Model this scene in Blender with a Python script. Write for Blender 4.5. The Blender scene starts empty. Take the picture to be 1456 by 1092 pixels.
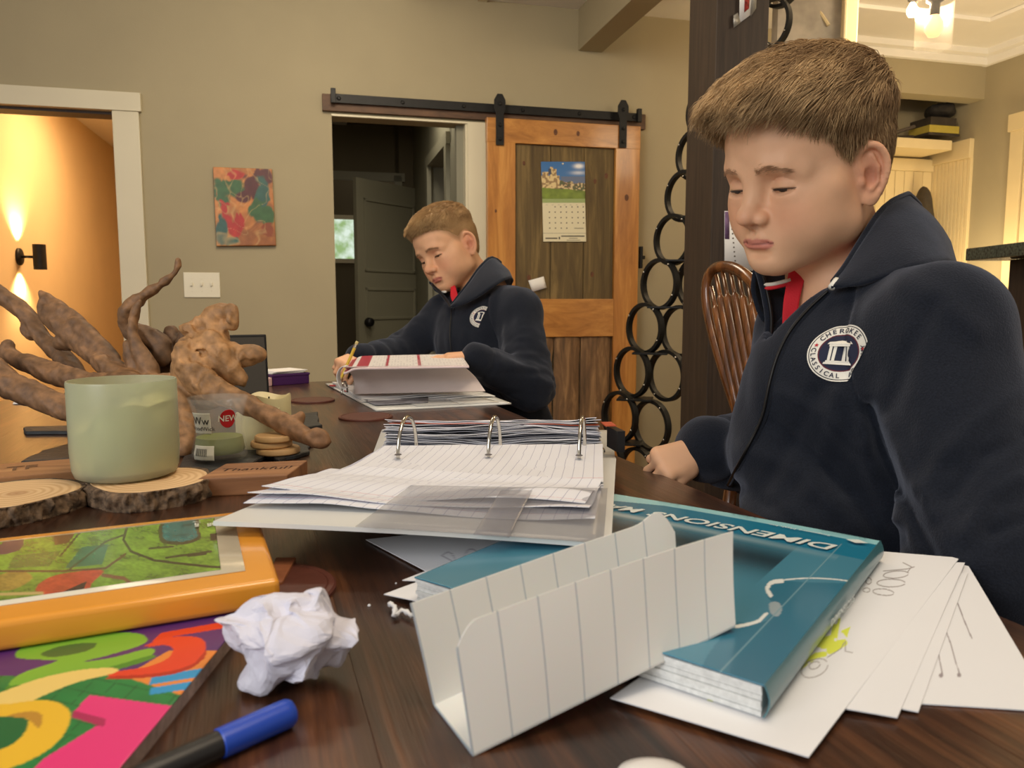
import bpy, bmesh, math, random
import numpy as np
from mathutils import Vector, Matrix
from mathutils.bvhtree import BVHTree
random.seed(7)
sc = bpy.context.scene
COL = sc.collection
# ------------------------------------------------------------------ camera, world, lights, exposure
FPX = 1093.0
PITCH = math.atan(116 / FPX)
CAMZ = 1.11
TZ = 0.905                       # table top height
cam_d = bpy.data.cameras.new('camera')
cam_d.sensor_width = 36.0
cam_d.lens = 36.0 * FPX / 1456
cam_d.clip_start = 0.02
cam_d.dof.use_dof = True
cam_d.dof.focus_distance = 1.05
cam_d.dof.aperture_fstop = 14.0
cam = bpy.data.objects.new('camera', cam_d); COL.objects.link(cam)
cam.location = (0, 0, CAMZ)
cam.rotation_euler = (math.pi / 2 - PITCH, 0, 0)
sc.camera = cam
sc.view_settings.view_transform = 'Standard'
sc.view_settings.look = 'None'
sc.view_settings.gamma = 1.0
sc.view_settings.use_curve_mapping = False
sc.view_settings.exposure = 0.0
world = bpy.data.worlds.new('world'); sc.world = world
world.use_nodes = True
wb = world.node_tree.nodes['Background']
wb.inputs[0].default_value = (1.0, 0.88, 0.73, 1)
wb.inputs[1].default_value = 0.42

def area_light(name, loc, target, size, power, color, size_y=None, spread=180):
    l = bpy.data.lights.new(name, 'AREA'); l.energy = power; l.color = color
    l.shape = 'RECTANGLE'; l.size = size; l.size_y = size_y or size
    l.spread = math.radians(spread)
    o = bpy.data.objects.new(name, l); COL.objects.link(o)
    o.location = loc
    d = Vector(target) - Vector(loc)
    o.rotation_euler = d.to_track_quat('-Z', 'Y').to_euler()
    return o
# daylight from the window behind and to the left of the camera, lamps of the ceiling behind it
area_light('window_daylight', (-1.7, -1.5, 2.1), (0.3, 1.2, 1.0), 1.5, 44, (0.97, 0.98, 1.0), 1.3)
area_light('ceiling_lamp_light', (0.4, 0.5, 2.66), (0.2, 1.4, 0.9), 0.9, 24, (1.0, 0.82, 0.60))
area_light('far_wall_fill_light', (-0.5, 2.3, 2.62), (-0.5, 3.3, 1.0), 0.8, 26, (1.0, 0.84, 0.62))  # unseen fill light, added to brighten the far wall
area_light('kitchen_ceiling_light', (2.5, 1.9, 2.64), (2.3, 4.2, 1.4), 0.8, 34, (1.0, 0.80, 0.55))

# ------------------------------------------------------------------ camera geometry used to place things in the room
_cp, _sp = math.cos(PITCH), math.sin(PITCH)
CR = np.array([[1, 0, 0], [0, _sp, _cp], [0, _cp, -_sp]])
CAMP = np.array([0, 0, CAMZ])
def ray(x, y):
    return np.array([(x - 728) / FPX, (546 - y) / FPX, 1.0]) @ CR
def U(x, y, z=TZ):
    "point of the horizontal plane at height z seen at x, y"
    d = ray(x, y); return CAMP + d * ((z - CAMZ) / d[2])
def D(x, y, dep):
    "point at depth dep seen at x, y"
    return CAMP + ray(x, y) * dep
WALL_T = math.tan(math.radians(14.4)); WALL_D0 = 4.2
WA = math.radians(14.4)
WN = np.array([math.sin(WA), -math.cos(WA), 0.0])      # wall normal toward the room
WU = np.array([math.cos(WA), math.sin(WA), 0.0])       # along the wall
WO = np.array([0, WALL_D0, 0.0])
def W(x, y, off=0.0):
    "point of the far wall (off metres in front of it) seen at x, y"
    d = ray(x, y); t = ((WO + WN * off - CAMP) @ WN) / (d @ WN); return CAMP + d * t
def wuv(x, y, off=0.0):
    "wall coordinates: along, height"
    p = W(x, y, off); return float((p - WO) @ WU), float(p[2])
def wp(u, z, off=0.0):
    p = WO + WU * u + WN * off; return np.array([p[0], p[1], z])

# ------------------------------------------------------------------ object helpers
def mesh_from(name, V, F):
    "fast mesh from vertex array and face array (all quads or all tris) or list of faces"
    me = bpy.data.meshes.new(name)
    V = np.asarray(V, dtype=np.float32)
    if isinstance(F, np.ndarray) and F.ndim == 2:
        n, k = F.shape
        me.vertices.add(len(V)); me.vertices.foreach_set('co', V.ravel())
        me.loops.add(n * k); me.loops.foreach_set('vertex_index', F.astype(np.int32).ravel())
        me.polygons.add(n)
        me.polygons.foreach_set('loop_start', np.arange(0, n * k, k, dtype=np.int32))
        me.polygons.foreach_set('loop_total', np.full(n, k, dtype=np.int32))
        me.update(calc_edges=True)
    else:
        me.from_pydata([tuple(v) for v in V], [], [tuple(int(i) for i in f) for f in F])
        me.update()
    return me
def link(name, me, mat=None, parent=None, smooth=False, **props):
    o = bpy.data.objects.new(name, me); COL.objects.link(o)
    if mat is not None:
        me.materials.clear() if not isinstance(mat, (list, tuple)) else None
        for m in (mat if isinstance(mat, (list, tuple)) else [mat]): me.materials.append(m)
    if parent is not None: o.parent = parent
    if smooth: me.polygons.foreach_set('use_smooth', np.ones(len(me.polygons), dtype=bool))
    for k, v in props.items(): o[k] = v
    return o
def thing(name, label, cat, loc=(0, 0, 0), rotz=0.0, group=None):
    o = bpy.data.objects.new(name, None); COL.objects.link(o)
    o.location = loc; o.rotation_euler = (0, 0, rotz); o.empty_display_size = .02
    o['label'] = label; o['category'] = cat
    if group: o['group'] = group
    return o
def tag(o, label, cat, group=None):
    o['label'] = label; o['category'] = cat
    if group: o['group'] = group
    return o
def reparent(o, parent):
    "parent keeping world placement (meshes built in world coordinates under an Empty)"
    o.parent = parent
    m = Matrix.Translation(parent.location) @ parent.rotation_euler.to_matrix().to_4x4()
    o.matrix_parent_inverse = m.inverted()
    return o
def attr_color(me, cols, name='Col'):
    "cols: (nverts,3) linear colours"
    a = me.color_attributes.new(name, 'FLOAT_COLOR', 'POINT')
    c = np.ones((len(me.vertices), 4), dtype=np.float32); c[:, :3] = cols
    a.data.foreach_set('color', c.ravel())
def lin(c):
    c = np.asarray(c, dtype=float) / 255.0
    return np.where(c <= .04045, c / 12.92, ((c + .055) / 1.055) ** 2.4)

def mb(parts):
    V, F = [], []
    for v, f in parts:
        n = len(V); V += [tuple(p) for p in v]; F += [tuple(i + n for i in q) for q in f]
    return V, F
def box(c, s, R=None, taper=None):
    c = np.asarray(c, float); s = np.asarray(s, float) / 2
    v = np.array([[x, y, z] for z in (-1, 1) for y in (-1, 1) for x in (-1, 1)], float) * s
    if R is not None: v = v @ np.asarray(R).T
    return v + c, [(0, 2, 3, 1), (4, 5, 7, 6), (0, 1, 5, 4), (2, 6, 7, 3), (0, 4, 6, 2), (1, 3, 7, 5)]
def rz(a):
    c, s = math.cos(a), math.sin(a); return np.array([[c, -s, 0], [s, c, 0], [0, 0, 1]])
def rx(a):
    c, s = math.cos(a), math.sin(a); return np.array([[1, 0, 0], [0, c, -s], [0, s, c]])
def ry(a):
    c, s = math.cos(a), math.sin(a); return np.array([[c, 0, s], [0, 1, 0], [-s, 0, c]])
WR = rz(WA)                                            # rotation of things parallel to the far wall
def tube(pts, r, n=10, cap=True, closed=False, flat=None):
    "tube along points; r scalar or list; flat=(a,b) elliptical section"
    pts = [np.asarray(p, float) for p in pts]; m = len(pts)
    rs = [r] * m if np.isscalar(r) else list(r)
    V, F = [], []
    up = None
    for i in range(m):
        if closed: t = pts[(i + 1) % m] - pts[i - 1]
        else: t = pts[min(i + 1, m - 1)] - pts[max(i - 1, 0)]
        t = t / (np.linalg.norm(t) + 1e-12)
        if up is None:
            a = np.array([0, 0, 1.0]) if abs(t[2]) < .9 else np.array([1.0, 0, 0])
            up = np.cross(np.cross(t, a), t)
        up = up - t * (up @ t); up /= np.linalg.norm(up) + 1e-12
        b = np.cross(t, up)
        fa, fb = flat or (1, 1)
        for k in range(n):
            an = 2 * math.pi * k / n
            V.append(pts[i] + rs[i] * (fa * math.cos(an) * up + fb * math.sin(an) * b))
    for i in range(m if closed else m - 1):
        j = (i + 1) % m
        for k in range(n):
            l = (k + 1) % n
            F.append((i * n + k, i * n + l, j * n + l, j * n + k))
    if cap and not closed:
        F.append(tuple(range(n - 1, -1, -1))); F.append(tuple((m - 1) * n + k for k in range(n)))
    return V, F
def lathe(profile, n=48, c=(0, 0, 0)):
    "profile [(r,z)...] revolved about z; closes at r=0 ends"
    V, F = [], []; rows = []
    for r, z in profile:
        if r < 1e-6: rows.append([len(V)]); V.append((c[0], c[1], c[2] + z))
        else:
            rows.append(list(range(len(V), len(V) + n)))
            V += [(c[0] + r * math.cos(2 * math.pi * k / n), c[1] + r * math.sin(2 * math.pi * k / n), c[2] + z) for k in range(n)]
    for a, b in zip(rows[:-1], rows[1:]):
        for k in range(n):
            l = (k + 1) % n
            if len(a) == 1 and len(b) == 1: continue
            if len(a) == 1: F.append((a[0], b[l], b[k]))
            elif len(b) == 1: F.append((a[k], a[l], b[0]))
            else: F.append((a[k], a[l], b[l], b[k]))
    return V, F
def prism(poly, h, z0=0.0):
    "poly [(x,y)] CCW extruded up by h"
    n = len(poly)
    V = [(x, y, z0) for x, y in poly] + [(x, y, z0 + h) for x, y in poly]
    F = [tuple(range(n - 1, -1, -1)), tuple(range(n, 2 * n))]
    F += [(i, (i + 1) % n, n + (i + 1) % n, n + i) for i in range(n)]
    return V, F
def ob(name, vf, mat, parent=None, smooth=False, bevel=0.0, label=None, segs=2, autos=None):
    V, F = vf
    me = mesh_from(name, V, F)
    if bevel > 0 or autos:
        bm = bmesh.new(); bm.from_mesh(me)
        bmesh.ops.recalc_face_normals(bm, faces=bm.faces)
        if bevel > 0:
            ed = [e for e in bm.edges if e.is_manifold and e.calc_face_angle(0) > .6]
            bmesh.ops.bevel(bm, geom=ed, offset=bevel, segments=segs, affect='EDGES', profile=.6, clamp_overlap=True)
        bm.to_mesh(me); bm.free()
    o = link(name, me, mat, None, smooth)
    if smooth and (bevel > 0 or autos): me.set_sharp_from_angle(angle=math.radians(autos or 40))
    if parent is not None: reparent(o, parent)
    if label: o['label'] = label
    return o
def structure(o): o['kind'] = 'structure'; return o
def bez(pts, n):
    "Catmull-Rom through pts, n samples"
    P = [np.asarray(p, float) for p in pts]; P = [2 * P[0] - P[1]] + P + [2 * P[-1] - P[-2]]
    out = []; m = len(P) - 3
    for i in range(n):
        t = i / (n - 1) * m; k = min(int(t), m - 1); t -= k
        a, b, c, d = P[k:k + 4]
        out.append(.5 * ((2 * b) + (-a + c) * t + (2 * a - 5 * b + 4 * c - d) * t * t + (-a + 3 * b - 3 * c + d) * t ** 3))
    return out
def grid_faces(nx, ny, closed=False):
    i = np.arange(nx - (0 if closed else 1)); j = np.arange(ny - 1)
    I, J = np.meshgrid(i, j, indexing='ij'); I2 = (I + 1) % nx
    return np.stack([I * ny + J, I2 * ny + J, I2 * ny + J + 1, I * ny + J + 1], -1).reshape(-1, 4)
def sheet_mesh(P, th):
    "P (nx,ny,3) top surface; gives a closed thin solid, thickness th down the normals"
    nx, ny = P.shape[:2]
    du = np.gradient(P, axis=0); dv = np.gradient(P, axis=1)
    N = np.cross(du, dv); N /= np.linalg.norm(N, axis=2, keepdims=True) + 1e-12
    V = np.concatenate([P.reshape(-1, 3), (P - N * th).reshape(-1, 3)])
    n = nx * ny
    Ft = grid_faces(nx, ny); Fb = Ft[:, ::-1] + n
    b = [i * ny for i in range(nx)] + [(nx - 1) * ny + j for j in range(1, ny)] + [i * ny + ny - 1 for i in range(nx - 2, -1, -1)] + [j for j in range(ny - 2, 0, -1)]
    b = np.array(b); c = np.roll(b, -1)
    Fs = np.stack([b, b + n, c + n, c], 1)
    return V, np.concatenate([Ft, Fb, Fs])
def set_uv(me, uv):
    "uv per vertex (nverts,2)"
    l = me.uv_layers.new(name='UVMap')
    idx = np.zeros(len(me.loops), dtype=np.int32); me.loops.foreach_get('vertex_index', idx)
    l.data.foreach_set('uv', np.asarray(uv, dtype=np.float32)[idx].ravel())

# ------------------------------------------------------------------ materials
def newmat(name):
    m = bpy.data.materials.new(name); m.use_nodes = True
    nt = m.node_tree; b = nt.nodes['Principled BSDF']
    return m, nt, b
def N_(nt, typ, **kw):
    n = nt.nodes.new(typ)
    for k, v in kw.items(): setattr(n, k, v)
    return n
def plain(name, rgb, rough=.5, metal=0.0, noise=0.06, scale=30, bump=0.0, spec=.5, coat=0.0, coords='Object', bscale=None, detail=3):
    m, nt, b = newmat(name)
    tc = N_(nt, 'ShaderNodeTexCoord'); no = N_(nt, 'ShaderNodeTexNoise'); no.inputs['Scale'].default_value = scale
    no.inputs['Detail'].default_value = detail
    nt.links.new(tc.outputs[coords], no.inputs['Vector'])
    ra = N_(nt, 'ShaderNodeValToRGB')
    c = lin(rgb)
    ra.color_ramp.elements[0].position = .3; ra.color_ramp.elements[1].position = .7
    ra.color_ramp.elements[0].color = (*np.clip(c * (1 - noise), 0, 1), 1); ra.color_ramp.elements[1].color = (*np.clip(c * (1 + noise), 0, 1), 1)
    nt.links.new(no.outputs['Fac'], ra.inputs['Fac']); nt.links.new(ra.outputs['Color'], b.inputs['Base Color'])
    b.inputs['Roughness'].default_value = rough; b.inputs['Metallic'].default_value = metal
    b.inputs['Specular IOR Level'].default_value = spec
    b.inputs['Coat Weight'].default_value = coat; b.inputs['Coat Roughness'].default_value = .08
    if bump > 0:
        n2 = N_(nt, 'ShaderNodeTexNoise'); n2.inputs['Scale'].default_value = bscale or scale * 3; n2.inputs['Detail'].default_value = 4
        nt.links.new(tc.outputs[coords], n2.inputs['Vector'])
        bp = N_(nt, 'ShaderNodeBump'); bp.inputs['Strength'].default_value = 1.0; bp.inputs['Distance'].default_value = bump
        nt.links.new(n2.outputs['Fac'], bp.inputs['Height']); nt.links.new(bp.outputs['Normal'], b.inputs['Normal'])
    return m
def wood(name, c1, c2, c3=None, axis=1, scale=8.0, stretch=14.0, rough=.4, bump=.0004, coat=0.0, rot=0.0, ring=0.0):
    "streaky grain running along axis (0 x,1 y,2 z) of object space, rotated by rot about z"
    m, nt, b = newmat(name)
    tc = N_(nt, 'ShaderNodeTexCoord'); mp = N_(nt, 'ShaderNodeMapping')
    mr = N_(nt, 'ShaderNodeMapping'); mr.inputs['Rotation'].default_value = (0, 0, rot)
    s = [scale * stretch / 4] * 3; s[axis] = scale / 4
    mp.inputs['Scale'].default_value = s
    nt.links.new(tc.outputs['Object'], mr.inputs['Vector']); nt.links.new(mr.outputs['Vector'], mp.inputs['Vector'])
    no = N_(nt, 'ShaderNodeTexNoise'); no.inputs['Scale'].default_value = 1.0; no.inputs['Detail'].default_value = 6; no.inputs['Roughness'].default_value = .65
    no.inputs['Distortion'].default_value = .6
    nt.links.new(mp.outputs['Vector'], no.inputs['Vector'])
    ra = N_(nt, 'ShaderNodeValToRGB'); e = ra.color_ramp.elements
    e[0].position = .32; e[1].position = .68
    e[0].color = (*lin(c1), 1); e[1].color = (*lin(c2), 1)
    if c3 is not None: k = e.new(.52); k.color = (*lin(c3), 1)
    nt.links.new(no.outputs['Fac'], ra.inputs['Fac']); nt.links.new(ra.outputs['Color'], b.inputs['Base Color'])
    b.inputs['Roughness'].default_value = rough
    b.inputs['Coat Weight'].default_value = coat; b.inputs['Coat Roughness'].default_value = .12
    if bump > 0:
        bp = N_(nt, 'ShaderNodeBump'); bp.inputs['Distance'].default_value = bump
        nt.links.new(no.outputs['Fac'], bp.inputs['Height']); nt.links.new(bp.outputs['Normal'], b.inputs['Normal'])
    return m
def vcol(name, rough=.5, coat=0.0, spec=.5, sss=0.0, bump=0.0, bscale=200, coatr=.08):
    m, nt, b = newmat(name)
    a = N_(nt, 'ShaderNodeAttribute'); a.attribute_name = 'Col'
    nt.links.new(a.outputs['Color'], b.inputs['Base Color'])
    b.inputs['Roughness'].default_value = rough; b.inputs['Coat Weight'].default_value = coat; b.inputs['Coat Roughness'].default_value = coatr
    b.inputs['Specular IOR Level'].default_value = spec
    if sss > 0:
        b.inputs['Subsurface Weight'].default_value = sss
        b.inputs['Subsurface Radius'].default_value = (1.0, .35, .2)
        b.inputs['Subsurface Scale'].default_value = .004
    if bump > 0:
        tc = N_(nt, 'ShaderNodeTexCoord')
        n2 = N_(nt, 'ShaderNodeTexNoise'); n2.inputs['Scale'].default_value = bscale; n2.inputs['Detail'].default_value = 4
        nt.links.new(tc.outputs['Object'], n2.inputs['Vector'])
        bp = N_(nt, 'ShaderNodeBump'); bp.inputs['Distance'].default_value = bump
        nt.links.new(n2.outputs['Fac'], bp.inputs['Height']); nt.links.new(bp.outputs['Normal'], b.inputs['Normal'])
    return m

# ------------------------------------------------------------------ numpy noise and implicit surfaces
_rs = np.random.RandomState(11)
_LAT = _rs.rand(32, 32, 32).astype(np.float32)
def vnoise(P):
    P = np.asarray(P, dtype=np.float32); f = np.floor(P); t = P - f; t = t * t * (3 - 2 * t)
    i = f.astype(np.int32) & 31; j = (i + 1) & 31
    x0, y0, z0 = i[..., 0], i[..., 1], i[..., 2]; x1, y1, z1 = j[..., 0], j[..., 1], j[..., 2]
    tx, ty, tz = t[..., 0], t[..., 1], t[..., 2]
    L = _LAT
    a = L[x0, y0, z0] * (1 - tx) + L[x1, y0, z0] * tx; b = L[x0, y1, z0] * (1 - tx) + L[x1, y1, z0] * tx
    c = L[x0, y0, z1] * (1 - tx) + L[x1, y0, z1] * tx; d = L[x0, y1, z1] * (1 - tx) + L[x1, y1, z1] * tx
    return ((a * (1 - ty) + b * ty) * (1 - tz) + (c * (1 - ty) + d * ty) * tz) * 2 - 1
def fbm(P, oct=3):
    P = np.asarray(P, dtype=np.float32); r = 0; a = 1.0
    for k in range(oct): r = r + a * vnoise(P * (2.03 ** k) + 7.3 * k); a *= .5
    return r
def smin(a, b, k):
    if k <= 0: return np.minimum(a, b)
    h = np.maximum(k - np.abs(a - b), 0) / k; return np.minimum(a, b) - h * h * k * .25
def smax(a, b, k): return -smin(-a, -b, k)
def s_ell(P, c, r, R=None):
    q = P - np.asarray(c, np.float32)
    if R is not None: q = q @ np.asarray(R, np.float32)
    r = np.asarray(r, np.float32); q = q / r
    k0 = np.sqrt((q * q).sum(-1)); k1 = np.sqrt(((q / r) ** 2).sum(-1)) + 1e-9
    return np.where(k0 < 1e-4, -r.min(), k0 * (k0 - 1) / k1)
def s_cap(P, a, b, ra, rb):
    a = np.asarray(a, np.float32); b = np.asarray(b, np.float32); ba = b - a
    q = P - a; h = np.clip((q @ ba) / (ba @ ba + 1e-12), 0, 1)
    e = q - h[:, None] * ba
    return np.sqrt((e * e).sum(-1)) - (ra + (rb - ra) * h)
class Field:
    "accumulates smooth unions; culls each primitive to the points near it"
    def __init__(s, P): s.P = P; s.d = np.full(len(P), 1e3, np.float32)
    def _m(s, c, R):
        q = s.P - np.asarray(c, np.float32); return np.nonzero((q * q).sum(-1) < R * R)[0]
    def ell(s, c, r, k=0.0, R=None, sub=False, margin=.045):
        m = s._m(c, max(r) + margin + k)
        if len(m) == 0: return s
        v = s_ell(s.P[m], c, r, R)
        s.d[m] = smax(s.d[m], -v, k) if sub else smin(s.d[m], v, k)
        return s
    def cap(s, a, b, ra, rb=None, k=0.0, sub=False, margin=.045):
        rb = ra if rb is None else rb
        a = np.asarray(a, float); b = np.asarray(b, float)
        m = s._m((a + b) / 2, np.linalg.norm(a - b) / 2 + max(ra, rb) + margin + k)
        if len(m) == 0: return s
        v = s_cap(s.P[m], a, b, ra, rb)
        s.d[m] = smax(s.d[m], -v, k) if sub else smin(s.d[m], v, k)
        return s
    def chain(s, pts, rs, k=0.0, sub=False):
        t = Field(s.P)
        for i in range(len(pts) - 1): t.cap(pts[i], pts[i + 1], rs[i], rs[i + 1], k=min(rs[i], rs[i + 1]) * .5)
        s.d = smax(s.d, -t.d, k) if sub else smin(s.d, t.d, k)
        return s
def sdf_mesh(fn, lo, hi, h, cs=6, slack=1.35):
    "narrow-band surface nets; returns V, quads"
    lo = np.asarray(lo, float); hi = np.asarray(hi, float)
    nb = np.ceil((hi - lo) / (h * cs)).astype(int)
    n = nb * cs
    D_ = np.empty(n, np.float32)
    c = [lo[a] + (np.arange(nb[a]) + .5) * cs * h - .5 * h for a in range(3)]
    G = np.stack(np.meshgrid(*c, indexing='ij'), -1).reshape(-1, 3).astype(np.float32)
    dc = fn(G)
    act = np.abs(dc) < cs * h * .87 * slack + .5 * h
    D6 = D_.reshape(nb[0], cs, nb[1], cs, nb[2], cs)
    D6[:] = np.where(dc > 0, 1.0, -1.0).reshape(nb[0], 1, nb[1], 1, nb[2], 1)
    ai = np.nonzero(act)[0]
    o = (np.arange(cs) - (cs - 1) / 2) * h
    O = np.stack(np.meshgrid(o, o, o, indexing='ij'), -1).reshape(-1, 3).astype(np.float32)
    bi = np.unravel_index(ai, nb)
    for s in range(0, len(ai), 4000):
        P = (G[ai[s:s + 4000]][:, None, :] + O[None]).reshape(-1, 3)
        d = fn(P).reshape(-1, cs, cs, cs)
        D6[bi[0][s:s + 4000], :, bi[1][s:s + 4000], :, bi[2][s:s + 4000], :] = d
    S = D_ < 0
    cnt = np.zeros([k - 1 for k in n], np.uint8)
    for dx in (0, 1):
        for dy in (0, 1):
            for dz in (0, 1):
                cnt += S[dx:n[0] - 1 + dx, dy:n[1] - 1 + dy, dz:n[2] - 1 + dz]
    cells = np.argwhere((cnt > 0) & (cnt < 8))
    ids = np.full(cnt.shape, -1, np.int32); ids[cells[:, 0], cells[:, 1], cells[:, 2]] = np.arange(len(cells))
    co = [(0, 0, 0), (1, 0, 0), (0, 1, 0), (1, 1, 0), (0, 0, 1), (1, 0, 1), (0, 1, 1), (1, 1, 1)]
    dv = np.stack([D_[cells[:, 0] + a, cells[:, 1] + b, cells[:, 2] + e] for a, b, e in co], 1)
    acc = np.zeros((len(cells), 3)); w = np.zeros(len(cells))
    for p in range(8):
        for q in range(p + 1, 8):
            a, b = np.array(co[p]), np.array(co[q])
            if np.abs(a - b).sum() != 1: continue
            da, db = dv[:, p], dv[:, q]; m = (da < 0) != (db < 0)
            t = np.where(m, da / np.where(m, da - db, 1), 0)
            acc += np.where(m[:, None], a + (b - a) * t[:, None], 0); w += m
    V = lo + (cells + acc / w[:, None]) * h
    F = []
    for ax in range(3):
        A = S.take(range(n[ax] - 1), ax); B = S.take(range(1, n[ax]), ax)
        E = np.argwhere(A != B); b1, b2 = (ax + 1) % 3, (ax + 2) % 3
        ok = (E[:, b1] > 0) & (E[:, b2] > 0) & (E[:, b1] < n[b1] - 1) & (E[:, b2] < n[b2] - 1); E = E[ok]
        ins = S[E[:, 0], E[:, 1], E[:, 2]]
        def idx(o1, o2):
            Q = E.copy(); Q[:, b1] -= o1; Q[:, b2] -= o2; return ids[Q[:, 0], Q[:, 1], Q[:, 2]]
        q = np.stack([idx(1, 1), idx(0, 1), idx(0, 0), idx(1, 0)], 1)
        q = np.where(ins[:, None], q, q[:, ::-1]); F.append(q)
    F = np.concatenate(F); F = F[(F >= 0).all(1)]
    return V, F
# ------------------------------------------------------------------ materials of the room
M_wall = plain('wall_paint', (166, 155, 126), rough=.75, noise=.03, scale=3, bump=.0004, bscale=220)
M_ceil = plain('ceiling_paint', (240, 238, 232), rough=.8, noise=.03, scale=3)
M_trim = plain('white_trim_paint', (214, 206, 180), rough=.45, noise=.02, scale=5)
M_cream = plain('cream_panel_paint', (222, 204, 160), rough=.5, noise=.02, scale=5)
M_hall = plain('hall_wall_paint', (206, 184, 146), rough=.75, noise=.03, scale=3)
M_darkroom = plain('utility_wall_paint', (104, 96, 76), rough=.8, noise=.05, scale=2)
M_doorgrey = plain('grey_door_paint', (136, 134, 116), rough=.55, noise=.03, scale=4)
M_floor = wood('floor_boards', (96, 66, 42), (128, 92, 60), axis=1, scale=5, rough=.4)
M_post = wood('dark_post_wood', (44, 34, 27), (66, 52, 41), axis=2, scale=16, stretch=22, rough=.55, bump=.0004)
M_iron = plain('black_iron', (30, 30, 30), rough=.5, metal=.5, noise=.15, scale=40, bump=.0003)
M_orange = wood('orange_pine', (150, 94, 38), (206, 148, 74), (184, 124, 56), axis=2, scale=7, stretch=9, rough=.4, bump=.0003, coat=.25)
M_orange_h = wood('orange_pine_rail', (146, 92, 38), (202, 144, 72), (180, 122, 56), axis=0, scale=7, stretch=9, rough=.4, bump=.0003, coat=.25)
M_knot = plain('knot_wood', (96, 54, 24), rough=.5, noise=.3, scale=90)
M_board = wood('weathered_board', (76, 60, 34), (128, 106, 64), (100, 82, 47), axis=2, scale=8, stretch=12, rough=.7, bump=.0006)
M_bark = wood('barky_board', (84, 62, 40), (158, 122, 82), (118, 88, 58), axis=2, scale=14, stretch=8, rough=.8, bump=.0025)
M_rail = wood('rail_board', (70, 48, 32), (104, 74, 50), axis=0, scale=9, stretch=12, rough=.6, bump=.0005)
M_plate = plain('switch_plate', (226, 220, 198), rough=.35, noise=.01)

uL, _ = wuv(173, 400); uLo, _ = wuv(190, 400)          # left doorway right edge of the opening / casing
uH = float((D(26, 365, 4.62) - WO) @ WU)                # line of the hall wall
uO0, _ = wuv(476, 350); uO1, zO = wuv(664, 176)        # middle opening
uR, zR = wuv(1400, 141)                                # corner with the right hand wall
_, zLd = wuv(160, 158)
zC = 2.665
RWO = WO + WU * uR
def RWp(x, y, off=0.0):
    "point of the right hand wall seen at x, y"
    d = ray(x, y); t = ((RWO - WU * off - CAMP) @ WU) / (d @ WU); return CAMP + d * t
def wbox(u0, u1, z0, z1, o0, o1):
    "box in wall coordinates, o = offset in front of the wall"
    c = wp((u0 + u1) / 2, (z0 + z1) / 2, (o0 + o1) / 2)
    return box(c, (abs(u1 - u0), abs(o1 - o0), abs(z1 - z0)), WR)
def merge(*bs): return mb(bs)
TH_ = -.12
# far wall with its two openings and the locker recess
back_d = float(np.linalg.norm((RWp(1323, 300) - (WO + WU * uR))[:2]))     # depth of the recess
structure(ob('wall_back', merge(
    wbox(-6.0, uH, 0, 3.6, 0, TH_), wbox(uH, uL, zLd, 3.6, 0, TH_),
    wbox(uL, uO0, 0, 3.6, 0, TH_), wbox(uO0, uO1, zO, 3.6, 0, TH_),
    wbox(uO1, 2.0, 0, 3.6, 0, TH_), wbox(2.0, uR + .05, zR, 3.6, 0, TH_)), M_wall))
structure(ob('wall_right', box(RWO + WN * 1.4 + WU * .06 + np.array([0, 0, 1.6]) - WN * (back_d / 2), (.12, 2.9 + back_d, 3.3), WR), M_wall))
structure(ob('wall_recess', merge(box(WO + WU * (2.0 + (uR - 2.0) / 2) - WN * (back_d + .06) + np.array([0, 0, 1.6]), (uR - 2.0 + .2, .12, 3.2), WR),
    box(WO + WU * 1.96 - WN * (back_d / 2 + .05) + np.array([0, 0, 1.6]), (.08, back_d, 3.2), WR)), M_wall))
structure(ob('ceiling', box(WO + WU * 1.9 + WN * 2.2 + np.array([0, 0, zC + .05]), (5.0, 4.6, .1), WR), M_ceil))
structure(ob('ceiling_high', box(WO + WU * -3.2 + WN * 1.5 + np.array([0, 0, 3.55]), (5.4, 3.4, .1), WR), M_ceil))
structure(ob('floor', box((0, 2.5, -.05), (12, 12, .1), WR), M_floor))
# beam coming toward the room from the far wall
bu0, bz = wuv(822, 72); bu1, _ = wuv(856, 72)
structure(ob('beam', wbox(bu0, bu1, bz, zC + .02, 0, 2.6), M_wall, bevel=.004))
# edge of the lower ceiling where the higher part begins
eu, _ = wuv(684, 3)
structure(ob('trim_ceiling', wbox(eu - .02, eu + .03, zC - .01, zC + .5, 0, 3.0), M_trim))
# crown of the kitchen side
for k, (a, b, o) in enumerate([(zC - .10, zC - .055, .035), (zC - .055, zC, .085), (zC - .022, zC + .0, .45)]):
    structure(ob('trim_%d' % (k + 1), wbox(1.62, uR, a, b, 0, o), M_ceil, bevel=.004))
    c0 = RWO + np.array([0, 0, 0]) + WN * 1.1
    structure(ob('trim_%d' % (k + 4), box(c0 - WU * o / 2 + WN * (o / 2 + .001) + np.array([0, 0, (a + b) / 2 - .0012]), (o, 2.3 - o, b - a), WR), M_ceil, bevel=.004))
# left doorway casing
structure(ob('trim_7', wbox(uH - .12, wuv(201, 140)[0], zLd, wuv(200, 134)[1], 0, .028), M_trim, bevel=.002))
structure(ob('trim_8', wbox(uL, wuv(210, 400)[0], 0, zLd, 0, .02), M_trim, bevel=.002))
structure(ob('trim_22', wbox(uH - .09, uH, 0, zLd, 0, .02), M_trim, bevel=.002))
structure(ob('trim_9', wbox(uL - .002, uL + .012, 0, zLd, 0, TH_ - .01), M_trim))
structure(ob('trim_10', wbox(uH, uL, zLd - .012, zLd + .01, -.02, TH_ - .01), M_post))
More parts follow.
